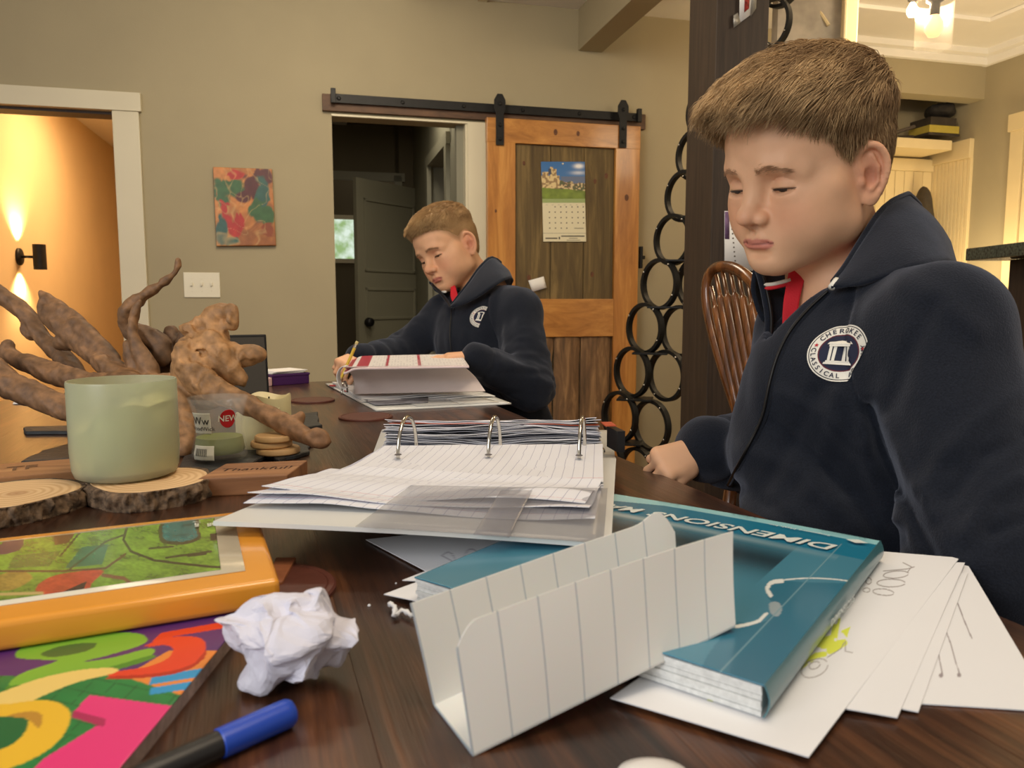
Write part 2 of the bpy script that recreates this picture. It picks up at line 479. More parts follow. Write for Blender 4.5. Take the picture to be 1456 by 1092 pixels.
# hall behind the left doorway
S0 = D(26, 365, 4.62)
hu = float((S0 - WO) @ WU)
hall_o = -.12
structure(ob('wall_hall', box(WO + WU * (hu - .05) - WN * 2.0 + np.array([0, 0, 1.6]), (.1, 3.9, 3.2), WR), M_hall))
structure(ob('wall_hall_end', box(WO + WU * (hu + .9) - WN * 3.95 + np.array([0, 0, 1.6]), (2.0, .1, 3.2), WR), M_hall))
structure(ob('wall_hall_right', box(WO + WU * (uL + .45) - WN * 2.1 + np.array([0, 0, 1.6]), (.1, 3.7, 3.2), WR), M_hall))
structure(ob('ceiling_hall', box(WO + WU * (hu + .8) - WN * 2.05 + np.array([0, 0, 2.55]), (2.4, 3.85, .1), WR), M_ceil))
# up-and-down wall light of the hall
def sconce():
    pc = S0 + WU * .0
    t = thing('wall_sconce', 'black up-and-down wall light glowing on the orange hall wall', 'lamp', tuple(pc))
    v, f = lathe([(0, 0), (.052, 0), (.052, .012), (.046, .018), (0, .018)], 32)
    v = np.array(v) @ ry(math.pi / 2).T @ WR.T + pc; ob('wall_plate', (v, f), M_iron, t, True)
    ob('arm', tube([pc + WU * .01, pc + WU * .085], .008, 10), M_iron, t, True)
    sc_ = pc + WU * .115
    v, f = lathe([(.030, -.075), (.036, -.075), (.036, .075), (.030, .075), (.030, -.075)], 28)
    ob('lamp_shade', (np.array(v) + sc_, f), M_iron, t, False)
    for s in (1, -1):
        l = bpy.data.lights.new('sconce_light', 'SPOT'); l.energy = 38; l.color = (1.0, .66, .30); l.spot_size = math.radians(115); l.spot_blend = .9; l.shadow_soft_size = .02
        o = bpy.data.objects.new('sconce_light', l); COL.objects.link(o); o.location = pc + WU * .06 + np.array([0, 0, s * .085])
        o.rotation_euler = (Vector(-WU * .25 + np.array([0, 0, s])).to_track_quat('-Z', 'Y')).to_euler()
        m, nt, b = newmat('bulb_glow'); b.inputs['Emission Color'].default_value = (1, .7, .3, 1); b.inputs['Emission Strength'].default_value = 8
        v, f = lathe([(0, 0), (.022, 0), (.022, .01), (0, .01)], 16); ob('bulb', (np.array(v) + sc_ + (0, 0, s * .05), f), m, t)
sconce()
l = bpy.data.lights.new('hall_ambient_light', 'AREA'); l.energy = 44; l.color = (1.0, .64, .32); l.size = .7  # warm ambient light of the hall, added besides the sconce
o = bpy.data.objects.new('hall_ambient_light', l); COL.objects.link(o); o.location = WO + WU * (hu + .75) - WN * 1.5 + np.array([0, 0, 2.45])

# switch plate
def switch():
    pc = W(287, 405)
    t = thing('light_switch', 'cream three-toggle light switch plate on the taupe wall', 'light switch', tuple(pc))
    ob('wall_plate', wbox(wuv(261.5, 405)[0], wuv(313, 405)[0], wuv(287, 423)[1], wuv(287, 387.5)[1], 0, .007), M_plate, t, bevel=.003)
    for px in (273, 287, 301):
        u, z = wuv(px, 405); ob('toggle', wbox(u - .005, u + .005, z - .006, z + .012, .006, .016), M_plate, t, bevel=.002)
        for dz in (-.03, .03): ob('screw', wbox(u - .003, u + .003, z + dz - .003, z + dz + .003, .006, .0085), M_plate, t, bevel=.001)
switch()
# abstract painting
def painting():
    c = [W(x, y, .02) for x, y in ((303, 237.5), (386.5, 240.5), (392.5, 349), (308, 350))]
    n = 90; s = np.linspace(0, 1, n)
    P = np.zeros((n, n, 3))
    for i, a in enumerate(s):
        top = c[0] * (1 - a) + c[1] * a; bot = c[3] * (1 - a) + c[2] * a
        for j, b in enumerate(s): P[i, j] = top * (1 - b) + bot * b
    A, B = np.meshgrid(s, s, indexing='ij'); Q = np.stack([A * 2.2, B * 3.0, A * 0], -1)
    w = np.stack([fbm(Q + 3, 3), fbm(Q + 17, 3), A * 0], -1) * .9
    f = fbm(Q + w + 2.5, 4); g = fbm(Q * 1.6 + w * 1.4 + 9.2, 3)
    red, och, green, teal, plum = lin((176, 44, 36)), lin((196, 128, 66)), lin((58, 96, 56)), lin((50, 92, 84)), lin((84, 36, 38))
    def mixc(t, a, b): t = np.clip(t, 0, 1)[..., None]; return a * (1 - t) + b * t
    def blob(cx, cy, rx_, ry_, a=0.0):
        x = (A - cx) + .07 * f; y = (B - cy) + .06 * g; ca, sa = math.cos(a), math.sin(a); x, y = x * ca + y * sa, y * ca - x * sa
        return 1.0 - 1.0 * ((x / rx_) ** 2 + (y / ry_) ** 2) + .45 * g + .3 * f
    colr = mixc(.45 + f * 1.2, och, lin((150, 92, 50))) * np.ones((n, n, 1))
    for cx, cy, a, b, r_, c_, k in ((.30, .24, .34, .16, .2, green, 4), (.12, .36, .14, .22, 0, green, 4), (.34, .08, .22, .07, 0, red, 5), (.20, .12, .10, .05, .4, och, 4), (.84, .10, .22, .14, 0, plum, 5), (.62, .24, .13, .20, -.5, plum, 6), (.46, .36, .14, .11, .2, plum, 6),
                                    (.80, .40, .13, .30, .1, teal, 4), (.70, .56, .16, .13, .3, green, 4), (.90, .62, .12, .14, 0, green, 4), (.22, .66, .10, .30, -.5, red, 6), (.36, .76, .12, .14, 0, red, 5), (.08, .84, .12, .18, 0, teal, 5), (.20, .95, .22, .05, 0, teal, 5), (.90, .82, .10, .08, .4, lin((140, 70, 40)), 4)):
        colr = mixc(blob(cx, cy, a, b, r_) * k * .5, colr, c_)
    w_ = np.clip(1 - np.abs(vnoise(Q * 2.4 + w)) * 9, 0, 1); colr = mixc(w_ * .45, colr, lin((205, 170, 110))); colr = colr * (1 + .15 * fbm(Q * 6, 2)[..., None])
    V, F = sheet_mesh(P, .0018)
    cc = np.concatenate([colr.reshape(-1, 3)] * 2)
    t = thing('painting', 'small swirled red, green and ochre abstract canvas on the wall', 'painting', tuple(W(347, 350)))
    me = mesh_from('canvas', V, F); attr_color(me, cc); reparent(link('canvas', me, vcol('acrylic_paint', rough=.3, coat=.4), None), t)
    me = mb([(np.array([c[3], c[2], c[1], c[0], c[3] - WN * .019, c[2] - WN * .019, c[1] - WN * .019, c[0] - WN * .019]) - WN * .002, [(0, 1, 2, 3), (7, 6, 5, 4), (0, 4, 5, 1), (1, 5, 6, 2), (2, 6, 7, 3), (3, 7, 4, 0)])])
    ob('stretcher', me, plain('painted_canvas_edge', (120, 84, 50), rough=.6, noise=.5, scale=25), t)
painting()
# dark utility room seen through the middle opening
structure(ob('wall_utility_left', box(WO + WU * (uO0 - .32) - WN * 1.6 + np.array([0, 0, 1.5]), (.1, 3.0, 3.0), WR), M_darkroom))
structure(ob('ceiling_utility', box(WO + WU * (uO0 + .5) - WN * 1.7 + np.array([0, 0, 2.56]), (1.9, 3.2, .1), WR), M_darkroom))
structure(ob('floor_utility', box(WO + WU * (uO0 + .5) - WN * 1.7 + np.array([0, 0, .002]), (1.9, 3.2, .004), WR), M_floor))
def behind(x, y, o):
    "point on the plane parallel to the far wall, o metres behind it"
    return W(x, y, -o)
def bb(x0, x1, y0, y1, o, th):
    a = behind(x0, y0, o); b = behind(x1, y0, o); c = behind((x0 + x1) / 2, y1, o); a2 = behind((x0 + x1) / 2, y0, o)
    u0, u1 = float((a - WO) @ WU), float((b - WO) @ WU)
    return wbox(u0, u1, float(c[2]), float(a2[2]), -o, -o + th)
BO = 2.3
ub0 = float((behind(476, 300, BO) - WO) @ WU)
# back wall of the utility room with its doorway, window far beyond
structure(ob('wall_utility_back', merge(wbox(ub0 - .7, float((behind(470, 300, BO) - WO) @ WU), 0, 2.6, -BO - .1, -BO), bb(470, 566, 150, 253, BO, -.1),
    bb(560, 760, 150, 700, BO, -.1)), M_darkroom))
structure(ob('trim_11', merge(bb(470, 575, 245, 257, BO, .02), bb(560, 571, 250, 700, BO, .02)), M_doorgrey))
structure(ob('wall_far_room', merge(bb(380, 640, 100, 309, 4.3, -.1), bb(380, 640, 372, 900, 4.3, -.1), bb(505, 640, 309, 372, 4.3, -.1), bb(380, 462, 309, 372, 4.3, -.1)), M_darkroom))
def daylight_window():
    m, nt, b = newmat('daylight_foliage')
    tc = N_(nt, 'ShaderNodeTexCoord'); no = N_(nt, 'ShaderNodeTexNoise'); no.inputs['Scale'].default_value = 9; no.inputs['Detail'].default_value = 5
    nt.links.new(tc.outputs['Object'], no.inputs['Vector']); ra = N_(nt, 'ShaderNodeValToRGB'); e = ra.color_ramp.elements
    e[0].position = .35; e[1].position = .6; e[0].color = (*lin((150, 180, 120)), 1); e[1].color = (*lin((225, 240, 225)), 1)
    nt.links.new(no.outputs['Fac'], ra.inputs['Fac']); nt.links.new(ra.outputs['Color'], b.inputs['Emission Color']); b.inputs['Emission Strength'].default_value = 1.0
    b.inputs['Base Color'].default_value = (0, 0, 0, 1)
    structure(ob('window_1', bb(462, 505, 311, 370, 4.3, -.02), m))
    fr = structure(ob('trim_12', merge(bb(460, 507, 306, 312, 4.3, .03), bb(460, 507, 368, 374, 4.3, .03), bb(460, 464, 309, 372, 4.3, .03), bb(503, 508, 309, 372, 4.3, .03)), M_trim))
daylight_window()
# grey panel door standing ajar in the back doorway
def grey_door():
    a = behind(504, 268, BO - .55); b = behind(594, 254, BO - .05)
    a[2] = 0; b[2] = 0; L = float(np.linalg.norm(b - a)); ang = math.atan2(b[1] - a[1], b[0] - a[0]); R = rz(ang)
    ztop = behind(549, 261, BO - .3)[2]
    t = structure(ob('door_1', box((a + b) / 2 + np.array([0, 0, ztop / 2]), (L, .035, ztop), R), M_doorgrey, bevel=.003))
    n = np.array([math.sin(ang), -math.cos(ang), 0]); e = np.array([math.cos(ang), math.sin(ang), 0])
    for z0, z1 in ((.22, .80), (.98, 1.22), (1.34, ztop - .14)):
        for s0, s1 in ((.10, .90),):
            for (q0, q1, y0, y1) in ((s0, s1, z1 - .02, z1), (s0, s1, z0, z0 + .02), (s0, s0 + .03, z0, z1), (s1 - .03, s1, z0, z1)):
                o = ob('panel_moulding', box(a + e * L * (q0 + q1) / 2 + n * .02 + np.array([0, 0, (y0 + y1) / 2]), (L * (q1 - q0), .012, y1 - y0), R), M_doorgrey, None, bevel=.003); o.parent = t
    k = a + e * .075 + n * .05; k[2] = behind(513, 458, BO - .5)[2]
    v, f = lathe([(0, -.03), (.028, -.026), (.034, -.01), (.034, .01), (.026, .026), (.010, .03), (.010, .06), (0, .06)], 20)
    o = ob('door_knob', (np.array(v) @ frame_z(-n).T + k, f), M_iron, None, True); o.parent = t
    for y in (292, 432):
        h = behind(597, y, BO - .06); o = ob('hinge', box(h, (.03, .03, .11), R), M_iron); o.parent = t
def frame_z(z):
    z = np.asarray(z, float); z /= np.linalg.norm(z); a = np.array([0, 0, 1.]) if abs(z[2]) < .9 else np.array([1., 0, 0]); x = np.cross(a, z); x /= np.linalg.norm(x)
    return np.stack([x, np.cross(z, x), z], 1)
grey_door()
# right side of the utility room: wall with a dark doorway and casing
ru = float((W(664, 350) - WO) @ WU)
structure(ob('wall_utility_right', merge(box(WO + WU * (ru + .06) - WN * .35 + np.array([0, 0, 1.3]), (.1, .45, 2.6), WR), box(WO + WU * (ru + .06) - WN * 1.9 + np.array([0, 0, 1.3]), (.1, 1.0, 2.6), WR), box(WO + WU * (ru + .06) - WN * 1.0 + np.array([0, 0, 2.3]), (.1, 1.0, .5), WR)), M_doorgrey))
structure(ob('trim_13', merge(box(WO + WU * (ru) - WN * .60 + np.array([0, 0, 1.02]), (.03, .07, 2.05), WR), box(WO + WU * (ru) - WN * 1.0 + np.array([0, 0, 2.08]), (.03, .9, .07), WR), box(WO + WU * ru - WN * 1.38 + np.array([0, 0, 1.02]), (.03, .07, 2.05), WR)), M_doorgrey))
# white casing of the middle opening: head and right jamb
structure(ob('trim_14', wbox(uO0 - .002, wuv(692, 176)[0], zO - .004, wuv(560, 168)[1], .0, .02), M_trim, bevel=.002))
structure(ob('trim_15', wbox(uO1, wuv(692, 400)[0], 0, zO, 0, .02), M_trim, bevel=.002))
structure(ob('trim_16', wbox(uO1 - .012, uO1 + .002, 0, zO, .01, TH_ - .01), M_trim))
structure(ob('trim_17', wbox(uO1 - .05, uO1 - .012, 0, zO, -.04, -.08), M_doorgrey))
# barn door track
u0, zt = wuv(458, 138, .03); u1, zb = wuv(918, 181, .03); _, zt2 = wuv(918, 158, .03); _, zb0 = wuv(458, 160, .03)
zrt = (zt + zt2) / 2; zrb = (zb + zb0) / 2
t = thing('barn_door_track', 'long black steel sliding track on a dark wooden board above the opening', 'door track', tuple(wp((u0 + u1) / 2, zrb)))
ob('back_board', wbox(u0, u1, zrb, zrt, 0, .03), M_rail, t, bevel=.002)
ob('steel_rail', wbox(wuv(470, 150, .05)[0], wuv(911, 160, .05)[0], zrb + .035, zrb + .078, .045, .052), M_iron, t, bevel=.001)
for k in range(6):
    uu = u0 + .08 + (u1 - u0 - .16) * k / 5; c = wp(uu, zrb + .056, .042)
    v, f = lathe([(0, 0), (.011, 0), (.011, .012), (.006, .016), (0, .016)], 6)
    ob('bolt', (np.array(v) @ frame_z(WN).T + c, f), M_iron, t)
for uu in (wuv(474, 150, .05)[0], wuv(908, 160, .05)[0]): ob('end_stop', wbox(uu - .012, uu + .012, zrb + .03, zrb + .10, .045, .07), M_iron, t, bevel=.002)
# barn door
def barn_door():
    o0, o1 = .055, .095
    f0 = wuv(693.5, 400, o1)[0]; f1 = wuv(907, 400, o1)[0]
    zt = wuv(800, 173, o1)[1]; zb = .03
    sL = wuv(733, 400, o1)[0]; sR = wuv(873, 400, o1)[0]
    r1 = wuv(800, 207, o1)[1]; m0 = wuv(800, 425, o1)[1]; m1 = wuv(800, 479, o1)[1]
    t = thing('barn_door', 'sliding barn door, orange pine frame around dark weathered boards', 'door', tuple(wp((f0 + f1) / 2, 0, .075)))
    ob('stile', wbox(f0, sL, zb, zt - .001, o0, o1), M_orange, t, bevel=.003); ob('stile', wbox(sR, f1, zb, zt - .001, o0, o1), M_orange, t, bevel=.003)
    ob('rail', wbox(f0 - .002, f1 + .002, r1, zt, o0, o1 + .001), M_orange_h, t, bevel=.003); ob('rail', wbox(sL, sR, m1, m0, o0, o1 + .0005), M_orange_h, t, bevel=.003)
    ob('rail', wbox(sL, sR, zb, .16, o0, o1), M_orange_h, t, bevel=.003)
    ed = [sL, wuv(781, 300, o0)[0], wuv(828, 300, o0)[0], sR]
    for a, b in zip(ed[:-1], ed[1:]): ob('plank', wbox(a + .0015, b - .0015, m0, r1, o0 + .006, o0 + .022), M_board, t, bevel=.002)
    ed = [sL, wuv(785, 520, o0)[0], wuv(823, 520, o0)[0], wuv(866, 520, o0)[0], sR]
    for k, (a, b) in enumerate(zip(ed[:-1], ed[1:])):
        n = 26; V = []; F = []
        for i in range(n + 1):
            z = .16 + (m1 - .16) * i / n; w = .007 * vnoise(np.array([z * 9, k * 3.3, 1.]))
            for q in (0, .12, .5, .88, 1):
                V.append(wp(a + .003 + (b - a - .006) * q + (w if q in (0, 1) else 0), z, o0 + .006 + (.022 if 0 < q < 1 else .008) + .004 * vnoise(np.array([z * 14, q * 3, k * 5.]))))
        for i in range(n):
            for q in range(4): F.append((i * 5 + q, i * 5 + q + 1, i * 5 + q + 6, i * 5 + q + 5))
        ob('plank', (V, F), M_bark, t, True)
    for (x, y, r) in ((891, 281, .012), (862, 250, .010), (705, 300, .006), (752, 395, .011), (846, 258, .009), (842, 390, .010), (745, 232, .008), (790, 188, .012), (822, 190, .010)):
        c = W(x, y, o1 + .0008 if (x < 733 or x > 873 or y < 207) else o0 + .0225)
        v, f = lathe([(0, .0006), (r * .5, .0012), (r, 0)], 16); v = np.array(v) * np.array([1, 1.5, 1]); ob('knot', (v @ np.stack([WU, np.array([0, 0, 1.]), WN], 1).T + c, f), M_knot, t, True)
    for px, py0, py1 in ((711, 133, 206), (887, 142, 210)):
        h = thing_part('hanger', t)
        uc, za = wuv(px, py0, .11); _, zbm = wuv(px, py1, .11); w = .026
        poly = [(-w * .8, zbm), (w * .8, zbm), (w * .8, za - .10), (w * 1.15, za - .07), (w * 1.15, za - .03), (w * .5, za), (-w * .5, za), (-w * 1.15, za - .03), (-w * 1.15, za - .07), (-w * .8, za - .10)]
        V = [wp(uc + x, z, .100) for x, z in poly] + [wp(uc + x, z, .108) for x, z in poly]; n = len(poly)
        F = [tuple(range(n - 1, -1, -1)), tuple(range(n, 2 * n))] + [(i, (i + 1) % n, n + (i + 1) % n, n + i) for i in range(n)]
        o = ob('hanger', (V, F), M_iron, t, bevel=.001)
        bpy.data.objects.remove(h)
        for z in (zbm + .03, zbm + .10, za - .05):
            v, f = lathe([(0, 0), (.010, 0), (.010, .006), (.005, .009), (0, .009)], 6); ob('bolt', (np.array(v) @ frame_z(WN).T + wp(uc, z, .108), f), M_iron, o).matrix_parent_inverse = Matrix()
    c = W(909, 366, .08)
    ob('handle', box(c + WU * .008, (.016, .03, .12), WR), M_iron, t, bevel=.004); ob('handle', box(c + WU * .022, (.02, .02, .02), WR), M_iron, t, bevel=.004)
def thing_part(n, t): o = bpy.data.objects.new(n, None); COL.objects.link(o); return o
barn_door()
# wall calendar on the barn door, upper picture page and lower month page
def calendar():
    x0, y0, x1, y1 = 769.5, 230, 832.5, 344
    def q(a, b, off): # image coordinates on the plane
        return W(a, b, off)
    def page(ya, yb, xa0, xa1, xb0, xb1, offa, offb, painter, nx, ny, name):
        P = np.zeros((nx, ny, 3)); C = np.zeros((nx, ny, 3))
        for i in range(nx):
            a = i / (nx - 1)
            for j in range(ny):
                b = j / (ny - 1)
                P[i, j] = W((xa0 + (xa1 - xa0) * a) * (1 - b) + (xb0 + (xb1 - xb0) * a) * b, ya + (yb - ya) * b, offa + (offb - offa) * b)
        A, B = np.meshgrid(np.linspace(0, 1, nx), np.linspace(0, 1, ny), indexing='ij')
        C = painter(A, B)
        V, F = sheet_mesh(P, .0008); me = mesh_from(name, V, F); attr_color(me, np.concatenate([C.reshape(-1, 3)] * 2))
        o = link(name, me, M_print, None); reparent(o, t); return o
    def pic(A, B):
        C = lin((44, 104, 168)) * np.ones(A.shape + (1,)); C = C * (1 - B[..., None] * .2) + lin((120, 170, 210)) * B[..., None] * .2
        n = fbm(np.stack([A * 9, B * 9, A * 0], -1), 3)
        cl = np.exp(-(((A - .86) / .10) ** 2 + ((B - .12) / .06) ** 2)) + .5 * np.exp(-(((A - .85) / .16) ** 2 + ((B - .30) / .05) ** 2))
        C = C * (1 - np.clip(cl * 1.3, 0, 1)[..., None]) + lin((235, 235, 235)) * np.clip(cl * 1.3, 0, 1)[..., None]
        sea = (B > .40) & (A > .45); C[sea] = lin((96, 110, 140))
        hor = .44 + .16 * A + .03 * n; town = B > np.maximum(hor, .38)
        t1, t2, t3 = lin((206, 186, 140)), lin((120, 92, 70)), lin((84, 92, 60))
        tn = fbm(np.stack([A * 26, B * 22, A * 0 + 3], -1), 2)[..., None]
        tc = np.where(tn > .15, t1, np.where(tn > -.2, t2, t3)); C[town] = tc[town]
        cas = ((np.abs(A - .27) < .075) & (B > .20)) | ((np.abs(A - .24) < .03) & (B > .14)) | ((np.abs(A - .09) < .07) & (B > .28)) | ((np.abs(A - .2) < .22) & (B > .38))
        cas &= B < .72; C[cas] = np.where(tn > 0, lin((214, 192, 140)), lin((150, 122, 84)))[cas]
        roof = (np.abs(A - .20) < .035) & (B > .18) & (B < .34); C[roof] = lin((60, 66, 84))
        gr = B > .70 + .10 * A * (A < .5) + .12 * (A - .5) * (A > .5) + .03 * (A > .5); C[gr] = (lin((112, 132, 44)) * (1 + .25 * n[..., None]))[gr]
        return C
    def month(A, B):
        C = lin((222, 214, 182)) * np.ones(A.shape + (1,))
        C[B < .10] = lin((150, 168, 108))
        for r in range(5):
            for c in range(7):
                if (r == 0 and c < 1) or (r == 4 and c > 3): continue
                m = (np.abs(A - (.16 + c * .132)) < .013) & (np.abs(B - (.19 + r * .125)) < .014); C[m] = lin((90, 84, 70))
        for c in range(7): m = (np.abs(A - (.10 + c * .14)) < .024) & (np.abs(B - .145) < .006); C[m] = lin((140, 134, 112))
        m = (np.abs(B - .805) < .004); C[m] = lin((110, 104, 88))
        m = (np.abs(A - .84) < .11) & (np.abs(B - .69) < .008); C[m] = lin((150, 144, 120))
        m = (A > .05) & (A < .33) & (np.abs(B - .925) < .016); C[m] = lin((74, 70, 60)); m = (np.abs(A - .375) < .018) & (np.abs(B - .915) < .03); C[m] = lin((74, 70, 60))
        m = (A > .42) & (A < .96) & (np.abs(B - .875) < .013); C[m] = lin((80, 76, 66)); m = (A > .6) & (A < .8) & (np.abs(B - .925) < .010); C[m] = lin((110, 106, 90)); m = (A > .55) & (A < .86) & (np.abs(B - .965) < .007); C[m] = lin((130, 126, 108))
        return C
    t = thing('wall_calendar', 'open wall calendar with a hillside town picture pinned on the barn door', 'calendar', tuple(W(801, 344, .08)))
    page(230, 282.5, 769, 831.5, 771, 832, .082, .088, pic, 120, 90, 'picture_page')
    page(282.5, 343.5, 771, 832, 772.5, 833.5, .088, .084, month, 150, 140, 'month_page')
    ob('pin', (np.array(lathe([(0, 0), (.005, 0), (.004, .006), (0, .007)], 10)[0]) @ frame_z(WN).T + W(800, 233, .083), lathe([(0, 0), (.005, 0), (.004, .006), (0, .007)], 10)[1]), M_plate, t)
M_print = vcol('printed_paper', rough=.45)
M_paper = plain('white_paper', (232, 230, 226), rough=.7, noise=.015, scale=8)
calendar()
# scrap of paper held in the edge of the door
t = tag(ob('paper_note', (lambda c: sheet_mesh(np.array([[c[0] * (1 - a) * (1 - b) + c[1] * a * (1 - b) + c[3] * (1 - a) * b + c[2] * a * b + WN * .006 * math.sin(a * 3) for b in (0, .5, 1)] for a in np.linspace(0, 1, 7)]), .0008))([W(751, 399, .084), W(773, 393, .090), W(777, 409, .092), W(757, 415, .084)]), M_paper), 'small curled white note stuck on the barn door above its middle rail', 'note')
# dark post
pc = D(1032, 400, 2.46); pc[2] = 0
PA = math.radians(14.5)
structure(ob('column', box((pc[0], pc[1] + .06, 1.4), (.178, .178, 2.8), rz(PA)), M_post, bevel=.003))

l = bpy.data.lights.new('utility_room_fill', 'AREA'); l.energy = 9; l.color = (1.0, .86, .66); l.size = .5  # added fill to lift the dark utility room, not a fitting there
o = bpy.data.objects.new('utility_room_fill', l); COL.objects.link(o); o.location = WO + WU * (uO0 + .55) - WN * .7 + np.array([0, 0, 2.45])
# ------------------------------------------------------------------ table
TE1 = np.array([.947, .322, 0]); TE2 = np.array([-.322, .947, 0]); TA = math.atan2(.322, .947)
TRm = rz(TA)
def tp(a, b, z=TZ): p = TE1 * a + TE2 * b; return np.array([p[0], p[1], z])
def table_wood():
    m, nt, b = newmat('dark_oak_table')
    tc = N_(nt, 'ShaderNodeTexCoord'); mr = N_(nt, 'ShaderNodeMapping'); mr.inputs['Rotation'].default_value = (0, 0, -TA)
    nt.links.new(tc.outputs['Object'], mr.inputs['Vector'])
    oi = N_(nt, 'ShaderNodeObjectInfo')
    def grain(sx, sy, det, rough, dist):
        mp = N_(nt, 'ShaderNodeMapping'); mp.inputs['Scale'].default_value = (sx, sy, sx)
        va = N_(nt, 'ShaderNodeVectorMath', operation='ADD'); mul = N_(nt, 'ShaderNodeVectorMath', operation='SCALE'); mul.inputs['Scale'].default_value = 7.0
        cx = N_(nt, 'ShaderNodeCombineXYZ'); nt.links.new(oi.outputs['Random'], cx.inputs[0]); nt.links.new(oi.outputs['Random'], cx.inputs[2])
        nt.links.new(cx.outputs[0], mul.inputs[0]); nt.links.new(mul.outputs[0], va.inputs[0]); nt.links.new(mr.outputs['Vector'], va.inputs[1]); nt.links.new(va.outputs[0], mp.inputs['Vector'])
        no = N_(nt, 'ShaderNodeTexNoise'); no.inputs['Scale'].default_value = 1; no.inputs['Detail'].default_value = det; no.inputs['Roughness'].default_value = rough; no.inputs['Distortion'].default_value = dist
        nt.links.new(mp.outputs['Vector'], no.inputs['Vector']); return no
    g1 = grain(26, 2.2, 4, .55, 1.2); g2 = grain(260, 9, 3, .7, .3)
    ra = N_(nt, 'ShaderNodeValToRGB'); e = ra.color_ramp.elements; e[0].position = .30; e[1].position = .72
    e[0].color = (*lin((40, 24, 16)), 1); e[1].color = (*lin((112, 70, 42)), 1); k = e.new(.5); k.color = (*lin((68, 41, 26)), 1)
    nt.links.new(g1.outputs['Fac'], ra.inputs['Fac'])
    r2 = N_(nt, 'ShaderNodeValToRGB'); e = r2.color_ramp.elements; e[0].position = .35; e[1].position = .6; e[0].color = (.45, .42, .4, 1); e[1].color = (1, 1, 1, 1)
    nt.links.new(g2.outputs['Fac'], r2.inputs['Fac'])
    mx = N_(nt, 'ShaderNodeMix', data_type='RGBA', blend_type='MULTIPLY'); mx.inputs['Factor'].default_value = .8
    nt.links.new(ra.outputs['Color'], mx.inputs['A']); nt.links.new(r2.outputs['Color'], mx.inputs['B']); nt.links.new(mx.outputs['Result'], b.inputs['Base Color'])
    b.inputs['Roughness'].default_value = .30; b.inputs['Coat Weight'].default_value = .25; b.inputs['Coat Roughness'].default_value = .18
    bp = N_(nt, 'ShaderNodeBump'); bp.inputs['Distance'].default_value = .0005; bp.inputs['Strength'].default_value = .8
    nt.links.new(g2.outputs['Fac'], bp.inputs['Height']); nt.links.new(bp.outputs['Normal'], b.inputs['Normal']); nt.links.new(bp.outputs['Normal'], b.inputs['Coat Normal'])
    return m
M_table = table_wood()
def table():
    c = tp(-.02, .95, 0); t = thing('table', 'long counter-height table of dark brown glossy oak boards', 'table', tuple(c))
    a0, a1, b0, b1 = -.50, .46, -.30, 2.05; n = 7; w = (a1 - a0) / n
    for k in range(n):
        ob('plank', box(tp(a0 + (k + .5) * w, (b0 + b1) / 2, TZ - .018), (w - .00005, b1 - b0, .036), TRm), M_table, t, bevel=.00025)
    for s in (a0 + .06, a1 - .06): ob('apron', box(tp(s, (b0 + b1) / 2, TZ - .085), (.025, b1 - b0 - .2, .09), TRm), M_table, t, bevel=.002)
    for s in (b0 + .10, b1 - .10): ob('apron', box(tp((a0 + a1) / 2, s, TZ - .085), (a1 - a0 - .16, .025, .09), TRm), M_table, t, bevel=.002)
    for a in (a0 + .07, a1 - .07):
        for b_ in (b0 + .11, b1 - .11): ob('leg', box(tp(a, b_, (TZ - .04) / 2), (.075, .075, TZ - .04), TRm), M_table, t, bevel=.004)
table()

# ------------------------------------------------------------------ printing helpers
def pixp(P):
    q = (P - CAMP) @ CR.T; return 728 + FPX * q[..., 0] / q[..., 2], 546 - FPX * q[..., 1] / q[..., 2]
def dep(P): return float(((np.asarray(P) - CAMP) @ CR.T)[2])
def inpoly(x, y, poly):
    r = np.zeros(x.shape, bool); n = len(poly)
    for i in range(n):
        x0, y0 = poly[i]; x1, y1 = poly[(i + 1) % n]
        m = ((y0 > y) != (y1 > y)) & (x < (x1 - x0) * (y - y0) / (y1 - y0 + 1e-12) + x0); r ^= m
    return r
def near_line(x, y, pts, w):
    r = np.zeros(x.shape, bool)
    for (x0, y0), (x1, y1) in zip(pts[:-1], pts[1:]):
        dx, dy = x1 - x0, y1 - y0; h = np.clip(((x - x0) * dx + (y - y0) * dy) / (dx * dx + dy * dy + 1e-9), 0, 1)
        r |= ((x - x0 - h * dx) ** 2 + (y - y0 - h * dy) ** 2) < w * w
    return r
def smooth_poly(pts, n=8):
    p = [np.array(q + (0.,)) for q in pts]; out = []; m = len(p)
    for i in range(m):
        a, b, c, d = p[i - 1], p[i], p[(i + 1) % m], p[(i + 2) % m]
        for k in range(n):
            t = k / n; q = .5 * ((2 * b) + (-a + c) * t + (2 * a - 5 * b + 4 * c - d) * t * t + (-a + 3 * b - 3 * c + d) * t ** 3); out.append((q[0], q[1]))
    return out
def bilin(c, nx, ny, zf=None):
    "c = 4 corners P00,P10,P11,P01 -> grid"
    a = np.linspace(0, 1, nx)[:, None, None]; b = np.linspace(0, 1, ny)[None, :, None]
    c = [np.asarray(q, float) for q in c]
    P = c[0] * (1 - a) * (1 - b) + c[1] * a * (1 - b) + c[2] * a * b + c[3] * (1 - a) * b
    if zf is not None: P[..., 2] += zf(a[..., 0] + 0 * b[..., 0], b[..., 0] + 0 * a[..., 0])
    return P
